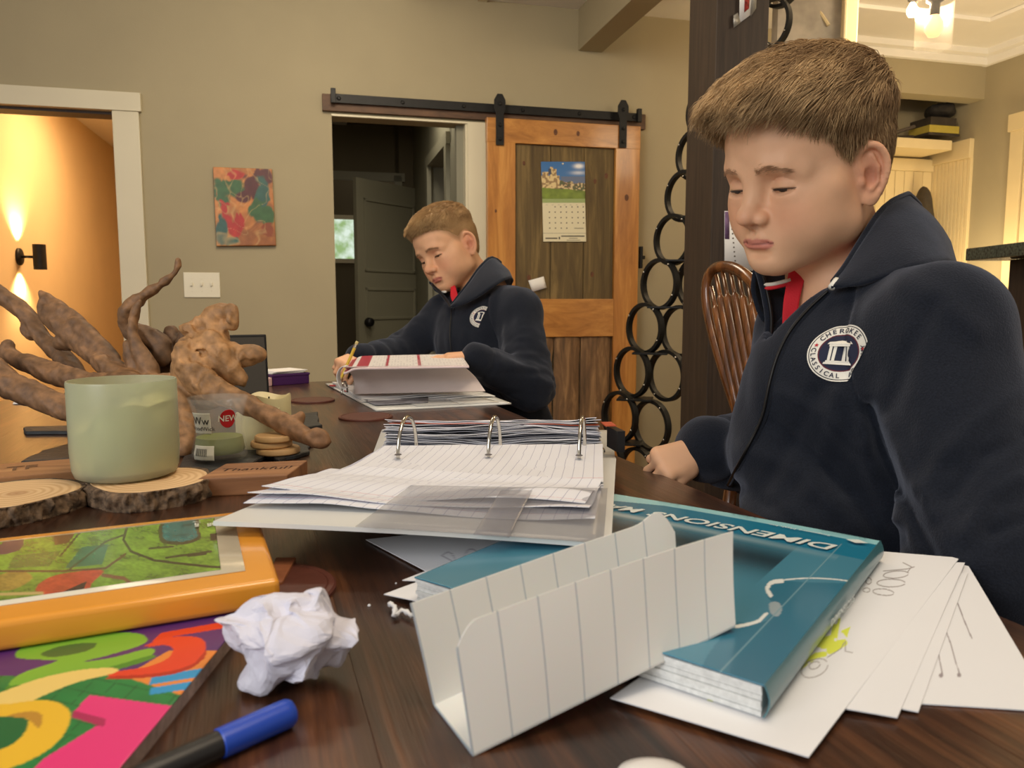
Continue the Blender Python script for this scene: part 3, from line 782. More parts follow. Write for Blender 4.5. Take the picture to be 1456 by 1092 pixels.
def ruled(name, n=30, base=(232, 230, 228), line=(150, 160, 190), width=.07, margin=None, axis=1, rough=.7, jitter=.0, trans=0.0):
    "ruled paper: lines at equal steps of the UV"
    m, nt, b = newmat(name)
    uv = N_(nt, 'ShaderNodeUVMap'); sp = N_(nt, 'ShaderNodeSeparateXYZ'); nt.links.new(uv.outputs['UV'], sp.inputs[0])
    mu = N_(nt, 'ShaderNodeMath', operation='MULTIPLY'); mu.inputs[1].default_value = n; nt.links.new(sp.outputs[axis], mu.inputs[0])
    fr = N_(nt, 'ShaderNodeMath', operation='FRACT'); nt.links.new(mu.outputs[0], fr.inputs[0])
    lt = N_(nt, 'ShaderNodeMath', operation='LESS_THAN'); lt.inputs[1].default_value = width; nt.links.new(fr.outputs[0], lt.inputs[0])
    mx = N_(nt, 'ShaderNodeMix', data_type='RGBA'); mx.inputs['A'].default_value = (*lin(base), 1); mx.inputs['B'].default_value = (*lin(line), 1)
    nt.links.new(lt.outputs[0], mx.inputs['Factor']); out = mx.outputs['Result']
    if margin is not None:
        su = N_(nt, 'ShaderNodeMath', operation='SUBTRACT'); su.inputs[1].default_value = margin; nt.links.new(sp.outputs[1 - axis], su.inputs[0])
        ab = N_(nt, 'ShaderNodeMath', operation='ABSOLUTE'); nt.links.new(su.outputs[0], ab.inputs[0])
        l2 = N_(nt, 'ShaderNodeMath', operation='LESS_THAN'); l2.inputs[1].default_value = .003; nt.links.new(ab.outputs[0], l2.inputs[0])
        m2 = N_(nt, 'ShaderNodeMix', data_type='RGBA'); nt.links.new(l2.outputs[0], m2.inputs['Factor']); nt.links.new(out, m2.inputs['A']); m2.inputs['B'].default_value = (*lin((200, 130, 140)), 1); out = m2.outputs['Result']
    nt.links.new(out, b.inputs['Base Color']); b.inputs['Roughness'].default_value = rough
    if trans: b.inputs['Subsurface Weight'].default_value = trans; b.inputs['Subsurface Scale'].default_value = .01
    return m
def sheet_obj(name, P, th, mat, parent=None, smooth=False, col=None, label=None):
    V, F = sheet_mesh(P, th); me = mesh_from(name, V, F); nx, ny = P.shape[:2]
    A, B = np.meshgrid(np.linspace(0, 1, nx), np.linspace(0, 1, ny), indexing='ij'); uv = np.stack([A.ravel(), B.ravel()], 1); set_uv(me, np.concatenate([uv, uv]))
    if col is not None: attr_color(me, np.concatenate([col.reshape(-1, 3)] * 2))
    o = link(name, me, mat, None, smooth)
    if smooth: me.set_sharp_from_angle(angle=math.radians(50))
    if parent is not None: reparent(o, parent)
    if label: o['label'] = label
    return o
M_binder = plain('binder_vinyl', (218, 220, 218), rough=.35, noise=.01, scale=6)
M_pocket = plain('binder_pocket', (206, 205, 200), rough=.18, noise=.01, scale=6)
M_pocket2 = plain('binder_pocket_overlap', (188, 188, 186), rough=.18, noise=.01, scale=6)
M_chrome = plain('chrome', (210, 206, 196), rough=.14, metal=1.0)
M_ruled = ruled('ruled_page', 26, (220, 222, 230), (160, 162, 186), .055, .1, axis=0)
M_rim = plain('printed_page', (226, 226, 226), rough=.6, noise=.02)
# ------------------------------------------------------------------ big open binder in the middle
M_clearp, _nt, _b = newmat('clear_pocket_vinyl'); _b.inputs['Base Color'].default_value = (*lin((150, 150, 158)), 1); _b.inputs['Alpha'].default_value = .30; _b.inputs['Roughness'].default_value = .2
M_hole = plain('punched_hole_shadow', (92, 88, 90), rough=.8)
def near_binder():
    t = thing('ring_binder', 'open white three-ring binder stuffed with lined pages, nearest of the two binders', 'binder', (-.05, .85, TZ))
    A = U(303, 741, .944); B = U(869, 774, .932); C = U(876, 652, .930); Dd = U(520, 652, .930)
    # front cover
    P = bilin([A, B, C, Dd], 30, 20, lambda a, b: .002 * np.sin(a * 3.1)); sheet_obj('cover', P, .0035, M_binder, t, True)
    def onc(a, b, dz=0.0):
        p = A * (1 - a) * (1 - b) + B * a * (1 - b) + C * a * b + Dd * (1 - a) * b; return p + np.array([0, 0, dz + .002 * math.sin(a * 3.1)])
    P = bilin([U(505, 748.5, .9462), U(858, 771.5, .9342), U(864, 694, .9465), U(584, 690, .9530)], 12, 8); PK1 = P
    P = bilin([U(673, 760, .9412), U(724, 764, .9395), U(757, 697, .9510), U(712, 697, .9520)], 8, 8); PK2 = P
    sheet_obj('clear_pocket', PK1, .0004, M_clearp, t); sheet_obj('clear_pocket', PK2, .0004, M_clearp, t)
    # spine and back cover with the ring mechanism
    S1, S2 = C + np.array([.008, .07, -.012]), Dd + np.array([-.006, .07, -.012]); P = bilin([Dd, C, S1, S2], 8, 4); sheet_obj('spine', P, .0035, M_binder, t)
    K1, K2 = S1 + np.array([.03, .25, -.008]), S2 + np.array([-.03, .25, -.008]); P = bilin([S2, S1, K1, K2], 12, 8); sheet_obj('cover', P, .0035, M_binder, t)
    # loose pages on the front cover fanning to the left, slightly curled
    rs = np.random.RandomState(4)
    def page(corners, dz, curl, mat, ph=0.0, th=.0006, nx=36, ny=20):
        P = bilin(corners, nx, ny)
        a = np.linspace(0, 1, nx)[:, None]; b = np.linspace(0, 1, ny)[None, :]
        P[..., 2] += dz + curl * (1 - a) ** 2 * (1 - b) * .5 + .0022 * np.sin(a * 7 + ph) * (1 - b) + .0012 * np.sin(b * 9 + ph * 2)
        P[..., 2] += .002 * fbm(P * 14 + ph, 2)
        return sheet_obj('page', P, th, mat, t, True)
    # lower sheets, reaching further to the front left
    page([U(346, 716, .946), U(846, 738, .939), U(856, 690, .938), U(470, 668, .944)], .000, .002, M_ruled, 0)
    page([U(352, 706, .950), U(838, 728, .941), U(856, 690, .940), U(480, 668, .946)], .001, .002, M_ruled, 1.2)
    page([U(372, 697, .951), U(832, 718, .942), U(856, 688, .942), U(500, 666, .947)], .002, .002, M_ruled, 2.2)
    # stack of lined pages hanging on the rings, curving up toward the ring line
    for k in range(7):
        off = k * .0016; ph = k * 1.7
        L0 = U(440 + 4 * k, 684 - 1.6 * k, .9445 + off * .4); R0 = U(858 - (k % 3) * 4, 692 - 1.6 * k, .9420 + off * .4)
        L1 = U(546, 634, .9400 + off * .4); R1 = U(857, 632, .9400 + off * .4)
        nx, ny = 44, 22; P = bilin([L0, R0, R1, L1], nx, ny)
        a = np.linspace(0, 1, nx)[:, None]; b = np.linspace(0, 1, ny)[None, :]
        P[..., 2] += -.003 * np.sin(b * math.pi) + .0028 * np.sin(a * 5 + 1 + ph * .3) * (1 - b) * (k / 7) - .0014 * k * (1 - b) * np.abs(np.sin(a * 2 + ph))
        P[..., 2] += .0012 * fbm(P * 16 + ph, 2)
        sheet_obj('page', P, .0006, M_ruled, t, True)
    # thick block of pages turned over behind the rings: edges seen end on
    ed1 = plain('page_edge_white', (222, 222, 228), rough=.7, noise=.05, scale=40); ed2 = plain('page_edge_grey', (120, 122, 134), rough=.6, noise=.2, scale=60); ed3 = plain('page_edge_orange', (190, 84, 52), rough=.6)
    n = 30
    for k in range(n):
        f = k / (n - 1); z = .926 + f * .038; y0 = .955 - .012 * math.sin(f * 3) ; nx, ny = 40, 8
        xl = -.163 + .010 * rs.rand() ; xr = .112 - .006 * rs.rand()
        P = bilin([(xl, y0 + .006 * rs.rand(), z), (xr, y0 - .004 + .006 * rs.rand(), z), (xr + .012, 1.16, .917 + f * .012), (xl - .012, 1.16, .917 + f * .012)], nx, ny)
        a = np.linspace(0, 1, nx)[:, None]; b = np.linspace(0, 1, ny)[None, :]
        P[..., 2] += (.0032 * np.sin(a * 6.5 + f * 5) * math.sin(f * math.pi) + .0022 * fbm(np.stack([a * 6 + 0 * b, b * 2 + 0 * a, 0 * a * b + k * .35], -1), 2)) * (1 - b * .6)
        P[..., 1] += .004 * fbm(np.stack([a * 5 + 0 * b, b + 0 * a, 0 * a * b + k * 1.3], -1), 2)
        mt = ed2 if k in (5, 9, 13, 14, 19, 24) else (ed3 if k in (3, 26) else ed1)
        o = sheet_obj('page', P, .0007, mt, t, True)
    # edge tab markers at the right
    ob('divider_tab', box((.121, .955, .958), (.014, .03, .0012), rz(.1)), ed3, t); ob('divider_tab', box((.130, .95, .940), (.010, .04, .026), rz(.2)), plain('black_tab', (34, 34, 36), rough=.4), t)
    # rings
    ob('ring_plate', box((-.022, .925, .930), (.27, .022, .006), rz(.03)), M_chrome, t, bevel=.002)
    for (x, yt, yb) in ((566, 589, 645), (694.5, 588, 645), (823.5, 590, 646)):
        e = D(x, yb, .955); f_ = np.array([0, 1., 0]); c = U(x, yb, .9455); c = c + np.array([.006, .032, -.004]); r = .0400
        pts = [c + np.array([-.006 * math.cos(a), -.032 * math.cos(a), r * math.sin(a)]) for a in np.linspace(-.10, math.pi + .25, 26)]
        ob('ring', tube(pts, .0021, 10), M_chrome, t, True)
        ob('punched_hole', (np.array(lathe([(0, 0), (.0040, 0), (.0038, .0003), (0, .0003)], 16)[0]) * np.array([1, 1.3, 1]) + U(x, yb + 1.5, .9452), lathe([(0, 0), (.0040, 0), (.0038, .0003), (0, .0003)], 16)[1]), M_hole, t)
    # punched holes at the ring feet
    for (x, y) in ((567, 646), (692, 646), (820, 647)):
        pass
near_binder()
# ------------------------------------------------------------------ far binder
def far_binder():
    t = thing('ring_binder', 'open white binder with red-edged pages being written on by the smaller boy', 'binder', (-.25, 1.65, TZ))
    fl, fr = U(535, 583, .908), U(727, 573, .908); bl, br = U(463, 545, .910), U(640, 541, .910)
    P = bilin([fl, fr, br, bl], 20, 16); sheet_obj('cover', P, .003, M_binder, t)
    def on(a, b, dz): p = fl * (1 - a) * (1 - b) + fr * a * (1 - b) + br * a * b + bl * (1 - a) * b; return p + np.array([0, 0, dz])
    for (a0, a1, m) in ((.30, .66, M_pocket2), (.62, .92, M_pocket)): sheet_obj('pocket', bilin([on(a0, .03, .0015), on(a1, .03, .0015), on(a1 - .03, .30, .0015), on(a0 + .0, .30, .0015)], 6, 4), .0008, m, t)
    dk = plain('photo_page', (120, 120, 128), rough=.4, noise=.6, scale=40)
    sheet_obj('page', bilin([on(.04, .10, .003), on(.42, .10, .003), on(.50, .26, .004), on(.02, .30, .004)], 6, 4), .001, dk, t)
    for k in range(4):
        sheet_obj('page', bilin([on(-.01 + .01 * k, .22 + .02 * k, .003 + .0016 * k), on(.99 - .02 * k, .20 + .02 * k, .003 + .0016 * k), on(.96, .85, .004 + .0015 * k), on(.02, .9, .004 + .0015 * k)], 14, 6, lambda a, b: .0015 * np.sin(a * 9 + k)), .001, M_rim, t, True)
    # folded-over stack: a page block rising in an arch, writing sheet on top
    bot0, bot1 = D(503, 560, 1.60), D(690, 556, 1.60)
    T0, T1 = D(487, 523, 1.53), D(655, 520.5, 1.50)
    nx, ny = 30, 16; P = np.zeros((nx, ny, 3))
    for i in range(nx):
        a = i / (nx - 1)
        for j in range(ny):
            b = j / (ny - 1); p = (bot0 * (1 - a) + bot1 * a) * (1 - b) + (T0 * (1 - a) + T1 * a) * b
            p = p + np.array([0, .05 * math.sin(b * math.pi * .9), 0]); P[i, j] = p
    sheet_obj('page', P, .0012, plain('page_underside', (214, 200, 194), rough=.6, noise=.02), t, True)
    # left end: rolled edge of the page block
    G = np.zeros((10, 24, 3))
    for i in range(10):
        for j in range(24):
            a = math.pi * (j / 23) * 1.15 - .3; c = D(489, 537, 1.56); q = i / 9
            G[i, j] = c + np.array([-.014 * math.sin(a), .0 + q * .03, -.022 * math.cos(a)])
    sheet_obj('page', G, .0012, M_rim, t, True)
    # top worksheet with red header bars
    Q = [D(488, 523.5, 1.53), D(667, 520.5, 1.50), D(655, 509.5, 1.80), D(500, 511.5, 1.82)]
    Q[2][2] = Q[1][2] + .004; Q[3][2] = Q[0][2] + .004
    P = bilin(Q, 120, 40); A, B = np.meshgrid(np.linspace(0, 1, 120), np.linspace(0, 1, 40), indexing='ij'); C = np.ones((120, 40, 3)) * lin((228, 224, 222)); red = lin((168, 42, 66))
    for x0, x1 in ((.0, .055), (.10, .20), (.335, .36), (.60, .625)):
        m = (A + .0 * B > x0) & (A < x1); C[m] = red
    m = (np.abs((A * 40) % 1 - .5) < .18) & (np.abs((B * 9) % 1 - .5) < .25) & (vnoise(np.stack([A * 60, B * 18, A * 0], -1)) > -.1) & (A > .22); C[m] = lin((186, 180, 184))
    C[B < .05] = lin((220, 200, 200)); P[..., 2] += .006 * np.exp(-(A / .06) ** 2) * -1.5
    sheet_obj('worksheet', P, .004, M_print, t, False, C)
    for x, y in ((478, 548), (500, 556)): ob('page_tab', box(U(x, y, .913), (.03, .02, .002), rz(.4)), plain('red_tab_%d' % x, (170, 50, 56), rough=.5), t)
    ob('ring', tube([D(490, 560, 1.60) + np.array([0, .028 * math.cos(a), .026 * math.sin(a)]) for a in np.linspace(0, 3.1, 14)], .002, 8), M_chrome, t, True)
far_binder()
# pencil held by the far boy
def pencil():
    a = D(507, 488, 1.72); b = D(493, 520, 1.70); d = (b - a) / np.linalg.norm(b - a)
    t = thing('pencil', 'yellow pencil in the right hand of the smaller boy', 'pencil', tuple(b))
    ob('shaft', tube([a + d * .012, b + d * .03], .0036, 6), plain('pencil_yellow', (206, 174, 54), rough=.4), t)
    ob('ferrule', tube([a + d * .004, a + d * .013], .0038, 10), M_chrome, t); ob('eraser', tube([a - d * .004, a + d * .005], .0035, 10), plain('pink_eraser', (190, 176, 120), rough=.8), t, True)
    ob('tip', tube([b + d * .03, b + d * .045], [.0035, .0004], 6), plain('pencil_cone', (190, 150, 100), rough=.6), t)
pencil()
# ------------------------------------------------------------------ people
def head_rot(yaw, pitch, roll):
    return rz(yaw) @ rx(pitch) @ ry(roll)
EYE = np.array([.0315, .0635, .003]); ER = .0130
EARC = np.array([.0700, -.002, -.008]); EU = np.array([.46, -.885, .05]); EV = np.array([.05, -.17, .98])
EU /= np.linalg.norm(EU); EV -= EU * (EU @ EV); EV /= np.linalg.norm(EV); EN = -np.cross(EU, EV)
if EN[0] < 0: EN = -EN
def earp(u, v, n=0.0): return EARC + EU * u + EV * v + EN * n
EAR_RIM = bez([earp(.002, .002, .002), earp(-.003, .013, .001), earp(-.001, .024, .001), earp(.010, .031, .002), earp(.021, .027, .003), earp(.0275, .014, .003), earp(.0265, .0, .003), earp(.021, -.013, .002), earp(.013, -.023, .001)], 22)
EAR_R = list(np.interp(np.linspace(0, 1, 22), [0, .25, .5, 1], [.0024, .0034, .0036, .0033]))
def head_sdf(P, prm):
    "P in head space (x right, y forward, z up), mirrored"
    Q = P.copy(); Q[:, 0] = np.abs(Q[:, 0])
    F = Field(Q)
    F.ell((0, -.014, .034), (.0735, .092, .080), margin=.12)
    F.ell((0, .026, .042), (.064, .063, .058), k=.02)
    F.ell((0, .026, -.018), (.056, .054, .066), k=.025)
    F.ell((0, .036, -.052), (.042, .045, .042), k=.02)
    F.cap((.010, .062, -.079), (.047, .008, -.056), .013, .018, k=.030)
    F.ell((0, .071, -.079), (.018, .014, .014), k=.022)
    F.ell((.035, .050, -.038), (.026, .025, .029), k=.022)             # cheek
    F.cap((.040, .056, -.014), (.056, .034, -.006), .012, .012, k=.022)
    F.ell((.044, .020, -.032), (.022, .034, .036), k=.025)
    F.chain([(.006, .079, .018), (.020, .0805, .0235), (.036, .0725, .023), (.048, .060, .015)], [.0065, .008, .0075, .006], k=.014)
    F.ell((.0300, .092, .004), (.0185, .0165, .0125), k=.014, sub=True)  # socket
    F.ell((.0165, .0835, -.002), (.006, .008, .010), k=.008, sub=True)
    F.ell(EYE, (ER + .0013,) * 3, k=.0035)                            # lids
    F.ell(EYE + (0, .0055, -.011), (.0145, .0085, .0065), k=.008)        # lower lid fullness
    # lid aperture (narrow, gaze down) and crease
    F.chain([EYE + (-.0150, .0070, -.0042), EYE + (-.007, .0130, -.0062), EYE + (.001, .0145, -.0068), EYE + (.009, .0115, -.0060), EYE + (.0150, .0060, -.0034)], [.0008, .0026, .0034, .0027, .0008], k=.0006, sub=True)
    F.chain([EYE + (-.0100, .0105, .0050), EYE + (-.004, .0115, .0082), EYE + (.004, .0113, .0082), EYE + (.0130, .0070, .0040)], [.0006, .0009, .0009, .0006], k=.0022, sub=True)
    # nose
    F.cap((0, .0750, .014), (0, .0945, -.019), .0068, .0085, k=.017)
    F.ell((0, .0990, -.0250), (.0105, .0105, .0090), k=.008)
    F.ell((.0125, .0890, -.0290), (.0072, .0090, .0070), k=.005)
    F.cap((0, .094, -.034), (0, .086, -.041), .0045, .004, k=.006)
    F.ell((.0068, .0940, -.0362), (.0036, .0055, .0036), k=.0016, sub=True)
    # mouth
    F.ell((0, .071, -.054), (.026, .0165, .022), k=.014)
    F.ell((0, .0905, -.0455), (.0022, .004, .006), k=.004, sub=True)
    F.chain([(0, .0885, -.0512), (.008, .0872, -.0508), (.0205, .0770, -.0565)], [.0046, .0046, .0018], k=.004)
    F.chain([(0, .0870, -.0606), (.008, .0858, -.0602), (.0190, .0770, -.0578)], [.0060, .0055, .0022], k=.004)
    F.chain([(0, .0950, -.0556), (.009, .0925, -.0554), (.0215, .0795, -.0572)], [.0014, .0013, .0010], k=.0022, sub=True)
    F.ell((0, .088, -.0690), (.015, .006, .0040), k=.010, sub=True)
    # ear
    F.ell(earp(.013, .001, -.002), (.017, .029, .0022), k=.004, R=np.stack([EU, EV, EN], 1))
    F.ell(earp(.002, .0, -.004), (.010, .020, .006), k=.008, R=np.stack([EU, EV, EN], 1))
    F.chain(EAR_RIM, EAR_R, k=.004)
    F.ell(earp(.007, -.025, 0), (.0075, .0075, .0035), k=.005, R=np.stack([EU, EV, EN], 1))
    F.chain([earp(.014, .020, .001), earp(.018, .006, .002), earp(.015, -.009, .002), earp(.008, -.015, .002)], [.0022, .0026, .0026, .0028], k=.003)
    F.ell(earp(.0085, -.001, .004), (.0065, .0095, .0055), k=.003, R=np.stack([EU, EV, EN], 1), sub=True)
    F.ell(earp(-.001, -.005, .002), (.0035, .0055, .0035), k=.003, R=np.stack([EU, EV, EN], 1))
    return F.d
# fingers: (x, y) of knuckle, lengths, radius
FING = [(.024, .070, (.027, .017, .015), .0066), (.008, .074, (.030, .019, .016), .0068), (-.008, .072, (.028, .018, .015), .0065), (-.022, .065, (.022, .014, .013), .0058)]
def hand_parts(side, bends, spread=(0.10, .03, -.04, -.12), thumb=(.9, .5, .3), scale=.92):
    "list of (a,b,ra,rb,k) in hand space: x toward thumb*side, y to the fingers, z back of the hand"
    out = []
    sx = side
    def P(x, y, z): return np.array([sx * x, y, z]) * scale
    for x0 in (.018, .006, -.006, -.017):
        out.append((P(x0 * .55, .004, 0), P(x0 * 1.15, .062, .001), .0125 * scale, .0100 * scale, .012))
    out.append((P(.014, .012, -.006), P(.024, .040, -.006), .0125 * scale, .0095 * scale, .012))
    for (x, y, L, r), b, sp in zip(FING, bends, spread):
        p = np.array([x, y - .006, .001]); an = 0.0
        for i, l in enumerate(L):
            an += b[i]
            d = np.array([math.sin(sp) * math.cos(an), math.cos(sp) * math.cos(an), -math.sin(an)])
            q = p + d * l
            rr = r * (1 - .08 * i)
            out.append((P(*p), P(*q), rr * scale, rr * .93 * scale, .004)); p = q
    a, b1, b2 = thumb
    p = np.array([.026, .026, -.006])
    for i, (l, r) in enumerate([(.026, .0088), (.020, .0075), (.015, .0068)]):
        ang = a - i * b1
        d = np.array([math.sin(ang), math.cos(ang), -b2 * (.5 + .4 * i)]); d /= np.linalg.norm(d)
        q = p + d * l; out.append((P(*p), P(*q), r * scale, r * .92 * scale, .006)); p = q
    return out
def frame(y, z):
    "rotation whose columns are x,y,z with y along `y` and z near `z`"
    y = np.asarray(y, float); y /= np.linalg.norm(y); z = np.asarray(z, float); z = z - y * (y @ z); z /= np.linalg.norm(z)
    return np.stack([np.cross(y, z), y, z], 1)

def person_mesh(prm, h):
    Rh, hp, hs = prm['R'], prm['pos'], prm['scale']
    hands = []
    for hd in prm['hands']:
        hands += [(hd['R'] @ a + hd['pos'], hd['R'] @ b + hd['pos'], ra, rb, k) for a, b, ra, rb, k in hand_parts(hd['side'], hd['bends'], thumb=hd['thumb'], scale=hd.get('scale', .9))]
    def fn(P):
        P = P.astype(np.float32)
        d = np.full(len(P), 1e3, np.float32)
        q = P - hp
        m = np.nonzero((q * q).sum(-1) < (.20) ** 2)[0]
        if len(m): d[m] = head_sdf((q[m] @ Rh / hs).astype(np.float32), prm) * hs
        F = Field(P); F.d = d
        for a, b, ra, rb, k in prm['body']: F.cap(a, b, ra, rb, k=k, margin=.08)
        T = Field(P)
        for a, b, ra, rb, k in hands: T.cap(a, b, ra, rb, k=k, margin=.03)
        F.d = smin(F.d, T.d, .006)
        return F.d
    V, Fc = sdf_mesh(fn, prm['lo'], prm['hi'], h)
    return V, Fc
def skin_colors(V, prm):
    L = (V - prm['pos']) @ prm['R'] / prm['scale']
    ax = np.abs(L[:, 0])
    base = lin(prm['skin']); c = np.tile(base, (len(V), 1))
    def blend(mask, col, a):
        nonlocal c
        m = np.clip(mask, 0, 1)[:, None] * a; c = c * (1 - m) + lin(col) * m
    def g(cx, cy, cz, rx_, ry_, rz_, sharp=1.0):
        r = ((ax - cx) / rx_) ** 2 + ((L[:, 1] - cy) / ry_) ** 2 + ((L[:, 2] - cz) / rz_) ** 2
        return np.exp(-r * sharp)
    blend(g(.036, .065, -.030, .024, .03, .022), prm['blush'], .45)
    blend(g(0, .10, -.028, .014, .02, .012), prm['blush'], .5)
    blend(g(.074, -.015, -.004, .016, .03, .034), prm['blush'], .6)
    blend(g(.076, -.010, -.010, .010, .012, .014), (140, 62, 48), .45)
    blend(g(.030, .075, .012, .016, .02, .006), (176, 112, 88), .35)
    # lips
    lipz = -.0562 + ax * -.02
    up = (L[:, 2] - lipz); w = np.clip(1 - (ax / .0225) ** 2, 0, 1)
    bow = .0072 * np.sqrt(w) * (1 - .18 * np.exp(-(ax / .0035) ** 2))
    m = np.clip((bow - up) / .0012, 0, 1) * np.clip((up + .0098 * np.sqrt(w)) / .0014, 0, 1) * (L[:, 1] > .068) * (w > 0)
    blend(m, prm['lips'], .85)
    blend(np.exp(-((up) / .0011) ** 2) * (w > .02) * (L[:, 1] > .07), (88, 34, 30), .7)
    # lash line and nostril
    e = L * np.array([1, 1, 1]); e[:, 0] = ax; e = e - EYE
    r = np.linalg.norm(e, axis=1)
    lash = np.exp(-((e[:, 2] + .0028 + .10 * (e[:, 0]) ** 2 / .012) / .0011) ** 2) * (r < ER + .0045) * (e[:, 1] > .002) * np.clip((.0155 - np.abs(e[:, 0])) / .002, 0, 1)
    blend(lash, (46, 30, 22), .9)
    blend(g(.0058, .094, -.0385, .0032, .0045, .0026), (70, 30, 24), .75)
    # short hair showing through at the hairline
    hl = hairline(L, prm['hair']); near_head = (np.linalg.norm(L, axis=1) < .16)
    blend(np.clip((hl + .012) / .016, 0, 1) * near_head * (L[:, 2] > -.06) * (ax < .0745), prm['hair_dark'], .62 if prm['hair'] == 'short' else .5)
    n = fbm(V * 55, 3)[:, None]
    c *= 1 + .05 * n
    return c
def hairline(L, kind):
    "signed amount >0 inside the haired area, head space"
    ax = np.abs(L[:, 0]); y, z = L[:, 1], L[:, 2]
    # front line on the forehead, temples, in front of the ear, behind the ear to the nape
    zl = np.interp(y, [-.11, -.070, -.040, -.030, -.020, .002, .012, .024, .040, .055, .070, .095],
                      [-.050, -.044, -.020, .020, .026, .022, .014, .024, .046, .061, .070, .073] if kind == 'fringe' else [-.050, -.044, -.020, .020, .026, .022, .014, .024, .044, .058, .067, .070])
    return z - zl
def make_hair(prm, parent, mat, h=.0022):
    kind = prm['hair']; Rh, hp, hs = prm['R'], prm['pos'], prm['scale']
    def thick(Q):
        z, y, ax = Q[:, 2], Q[:, 1], np.abs(Q[:, 0])
        top = np.clip((z - .045) / .055, 0, 1)
        if kind == 'short':
            front = np.clip((y - .02) / .07, 0, 1)
            t = .0008 + .017 * top + .004 * top * front
        else:
            front = np.clip((y + .0) / .08, 0, 1)
            t = .005 + .018 * top + .008 * front * np.clip((z - .05) / .03, 0, 1)
        return t
    def fn(P):
        Q = P.astype(np.float32); M = Q.copy(); M[:, 0] = np.abs(M[:, 0])
        F = Field(M)
        F.ell((0, -.014, .034), (.0735, .092, .080), margin=.2)
        F.ell((0, .026, .042), (.064, .063, .058), k=.02, margin=.1)
        F.ell((0, -.045, -.012), (.046, .046, .050), k=.02, margin=.1)
        t = thick(Q) * np.clip(.25 + hairline(Q, kind) / .030, 0.05, 1)
        d = F.d - t - .0022 * fbm(Q * np.array([55, 30, 55], np.float32), 2) * np.clip(t / .008, 0, 1)
        if kind == 'fringe':
            G = Field(Q)
            for s in np.linspace(-.047, .047, 9):
                y0 = .083 - (abs(s) / .05) ** 2 * .018
                G.chain([(s * .9, y0 - .035, .101), (s, y0 - .008, .096), (s * 1.04 + .002, y0 + .006, .086 + .004 * math.sin(s * 300))], [.012, .0085, .003], k=.0)
            d = smin(d, G.d, .012)
        hl = hairline(Q, kind)
        return smax(d, -hl * .8 + .001, .008)
    V, Fc = sdf_mesh(fn, (-.10, -.125, -.075), (.10, .125, .150), h)
    # surface normals by differences
    e = .0015
    n = np.stack([fn(V + np.eye(3)[a] * e) - fn(V - np.eye(3)[a] * e) for a in range(3)], 1); n /= np.linalg.norm(n, axis=1, keepdims=True) + 1e-9
    rs = np.random.RandomState(prm['seed'])
    hl = hairline(V, kind)
    up = (n[:, 2] > -.75)
    cand = np.nonzero((hl > -.009) & up)[0]
    ns = prm['strands']; roots = cand[rs.randint(0, len(cand), ns)]
    p0 = V[roots] + rs.randn(ns, 3) * .0012; nn = n[roots]
    z = p0[:, 2]; top = np.clip((z - .045) / .045, 0, 1)
    crown = np.array([.0, -.050, .105])
    fl = p0 - crown; fl[:, 1] += .01
    fwd = np.array([.12 if kind == 'fringe' else .05, 1.0, -.25])
    flow = fl / (np.linalg.norm(fl, axis=1, keepdims=True) + 1e-9) * (1 - top[:, None]) * .8 + fwd * top[:, None]
    flow[:, 2] -= (1 - top) * 1.1
    flow += nn * (.55 if kind == 'short' else .30)
    cl = np.stack([fbm(p0 * 60 + 9.1 * a, 2) for a in range(3)], 1)
    flow += cl * (.35 if kind == 'fringe' else .2) + rs.randn(ns, 3) * .12
    flow -= nn * (flow * nn).sum(1, keepdims=True) * .55
    flow /= np.linalg.norm(flow, axis=1, keepdims=True)
    if kind == 'short': ln = .0022 + .011 * top + .002 * rs.rand(ns)
    else: ln = (.0075 + .020 * top + .006 * rs.rand(ns))
    K = 4
    pts = []
    for k in range(K):
        t = k / (K - 1)
        q = p0 - nn * .002 + flow * (ln * t)[:, None]
        q[:, 2] -= ln * t * t * (.10 if kind == 'short' else .16)
        q += nn * (ln * .12 * math.sin(t * 3.14))[:, None]
        pts.append(q)
    pts = np.stack(pts, 1)                                       # ns,K,3
    wr = np.array([1.0, .9, .65, .12]) * (.00042 if kind == 'fringe' else .00036)
    side = np.cross(flow, nn); side /= np.linalg.norm(side, axis=1, keepdims=True) + 1e-9
    ang = [0, 2.094, 4.189]
    ring = np.stack([side * math.cos(a) + nn * math.sin(a) for a in ang], 1)   # ns,3,3
    SV = pts[:, :, None, :] + ring[:, None, :, :] * wr[None, :, None, None]
    SV = SV.reshape(-1, 3)
    base = (np.arange(ns) * K * 3)[:, None]
    f = []
    for k in range(K - 1):
        for a in range(3):
            b = (a + 1) % 3
            f.append(np.concatenate([base + k * 3 + a, base + k * 3 + b, base + (k + 1) * 3 + b, base + (k + 1) * 3 + a], 1))
    SF = np.concatenate(f)
    dark, light = lin(prm['hair_dark']), lin(prm['hair_light'])
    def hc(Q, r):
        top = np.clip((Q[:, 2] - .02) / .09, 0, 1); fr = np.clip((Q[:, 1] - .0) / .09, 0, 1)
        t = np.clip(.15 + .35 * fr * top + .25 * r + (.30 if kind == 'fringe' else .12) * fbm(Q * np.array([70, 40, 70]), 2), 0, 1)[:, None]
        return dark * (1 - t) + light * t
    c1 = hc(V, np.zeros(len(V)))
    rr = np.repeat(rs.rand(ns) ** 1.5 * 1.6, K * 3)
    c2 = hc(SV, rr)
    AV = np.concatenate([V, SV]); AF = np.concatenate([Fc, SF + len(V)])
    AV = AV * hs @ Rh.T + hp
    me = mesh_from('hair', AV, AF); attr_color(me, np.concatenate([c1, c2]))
    o = link('hair', me, mat, None, True); reparent(o, parent)
    return o
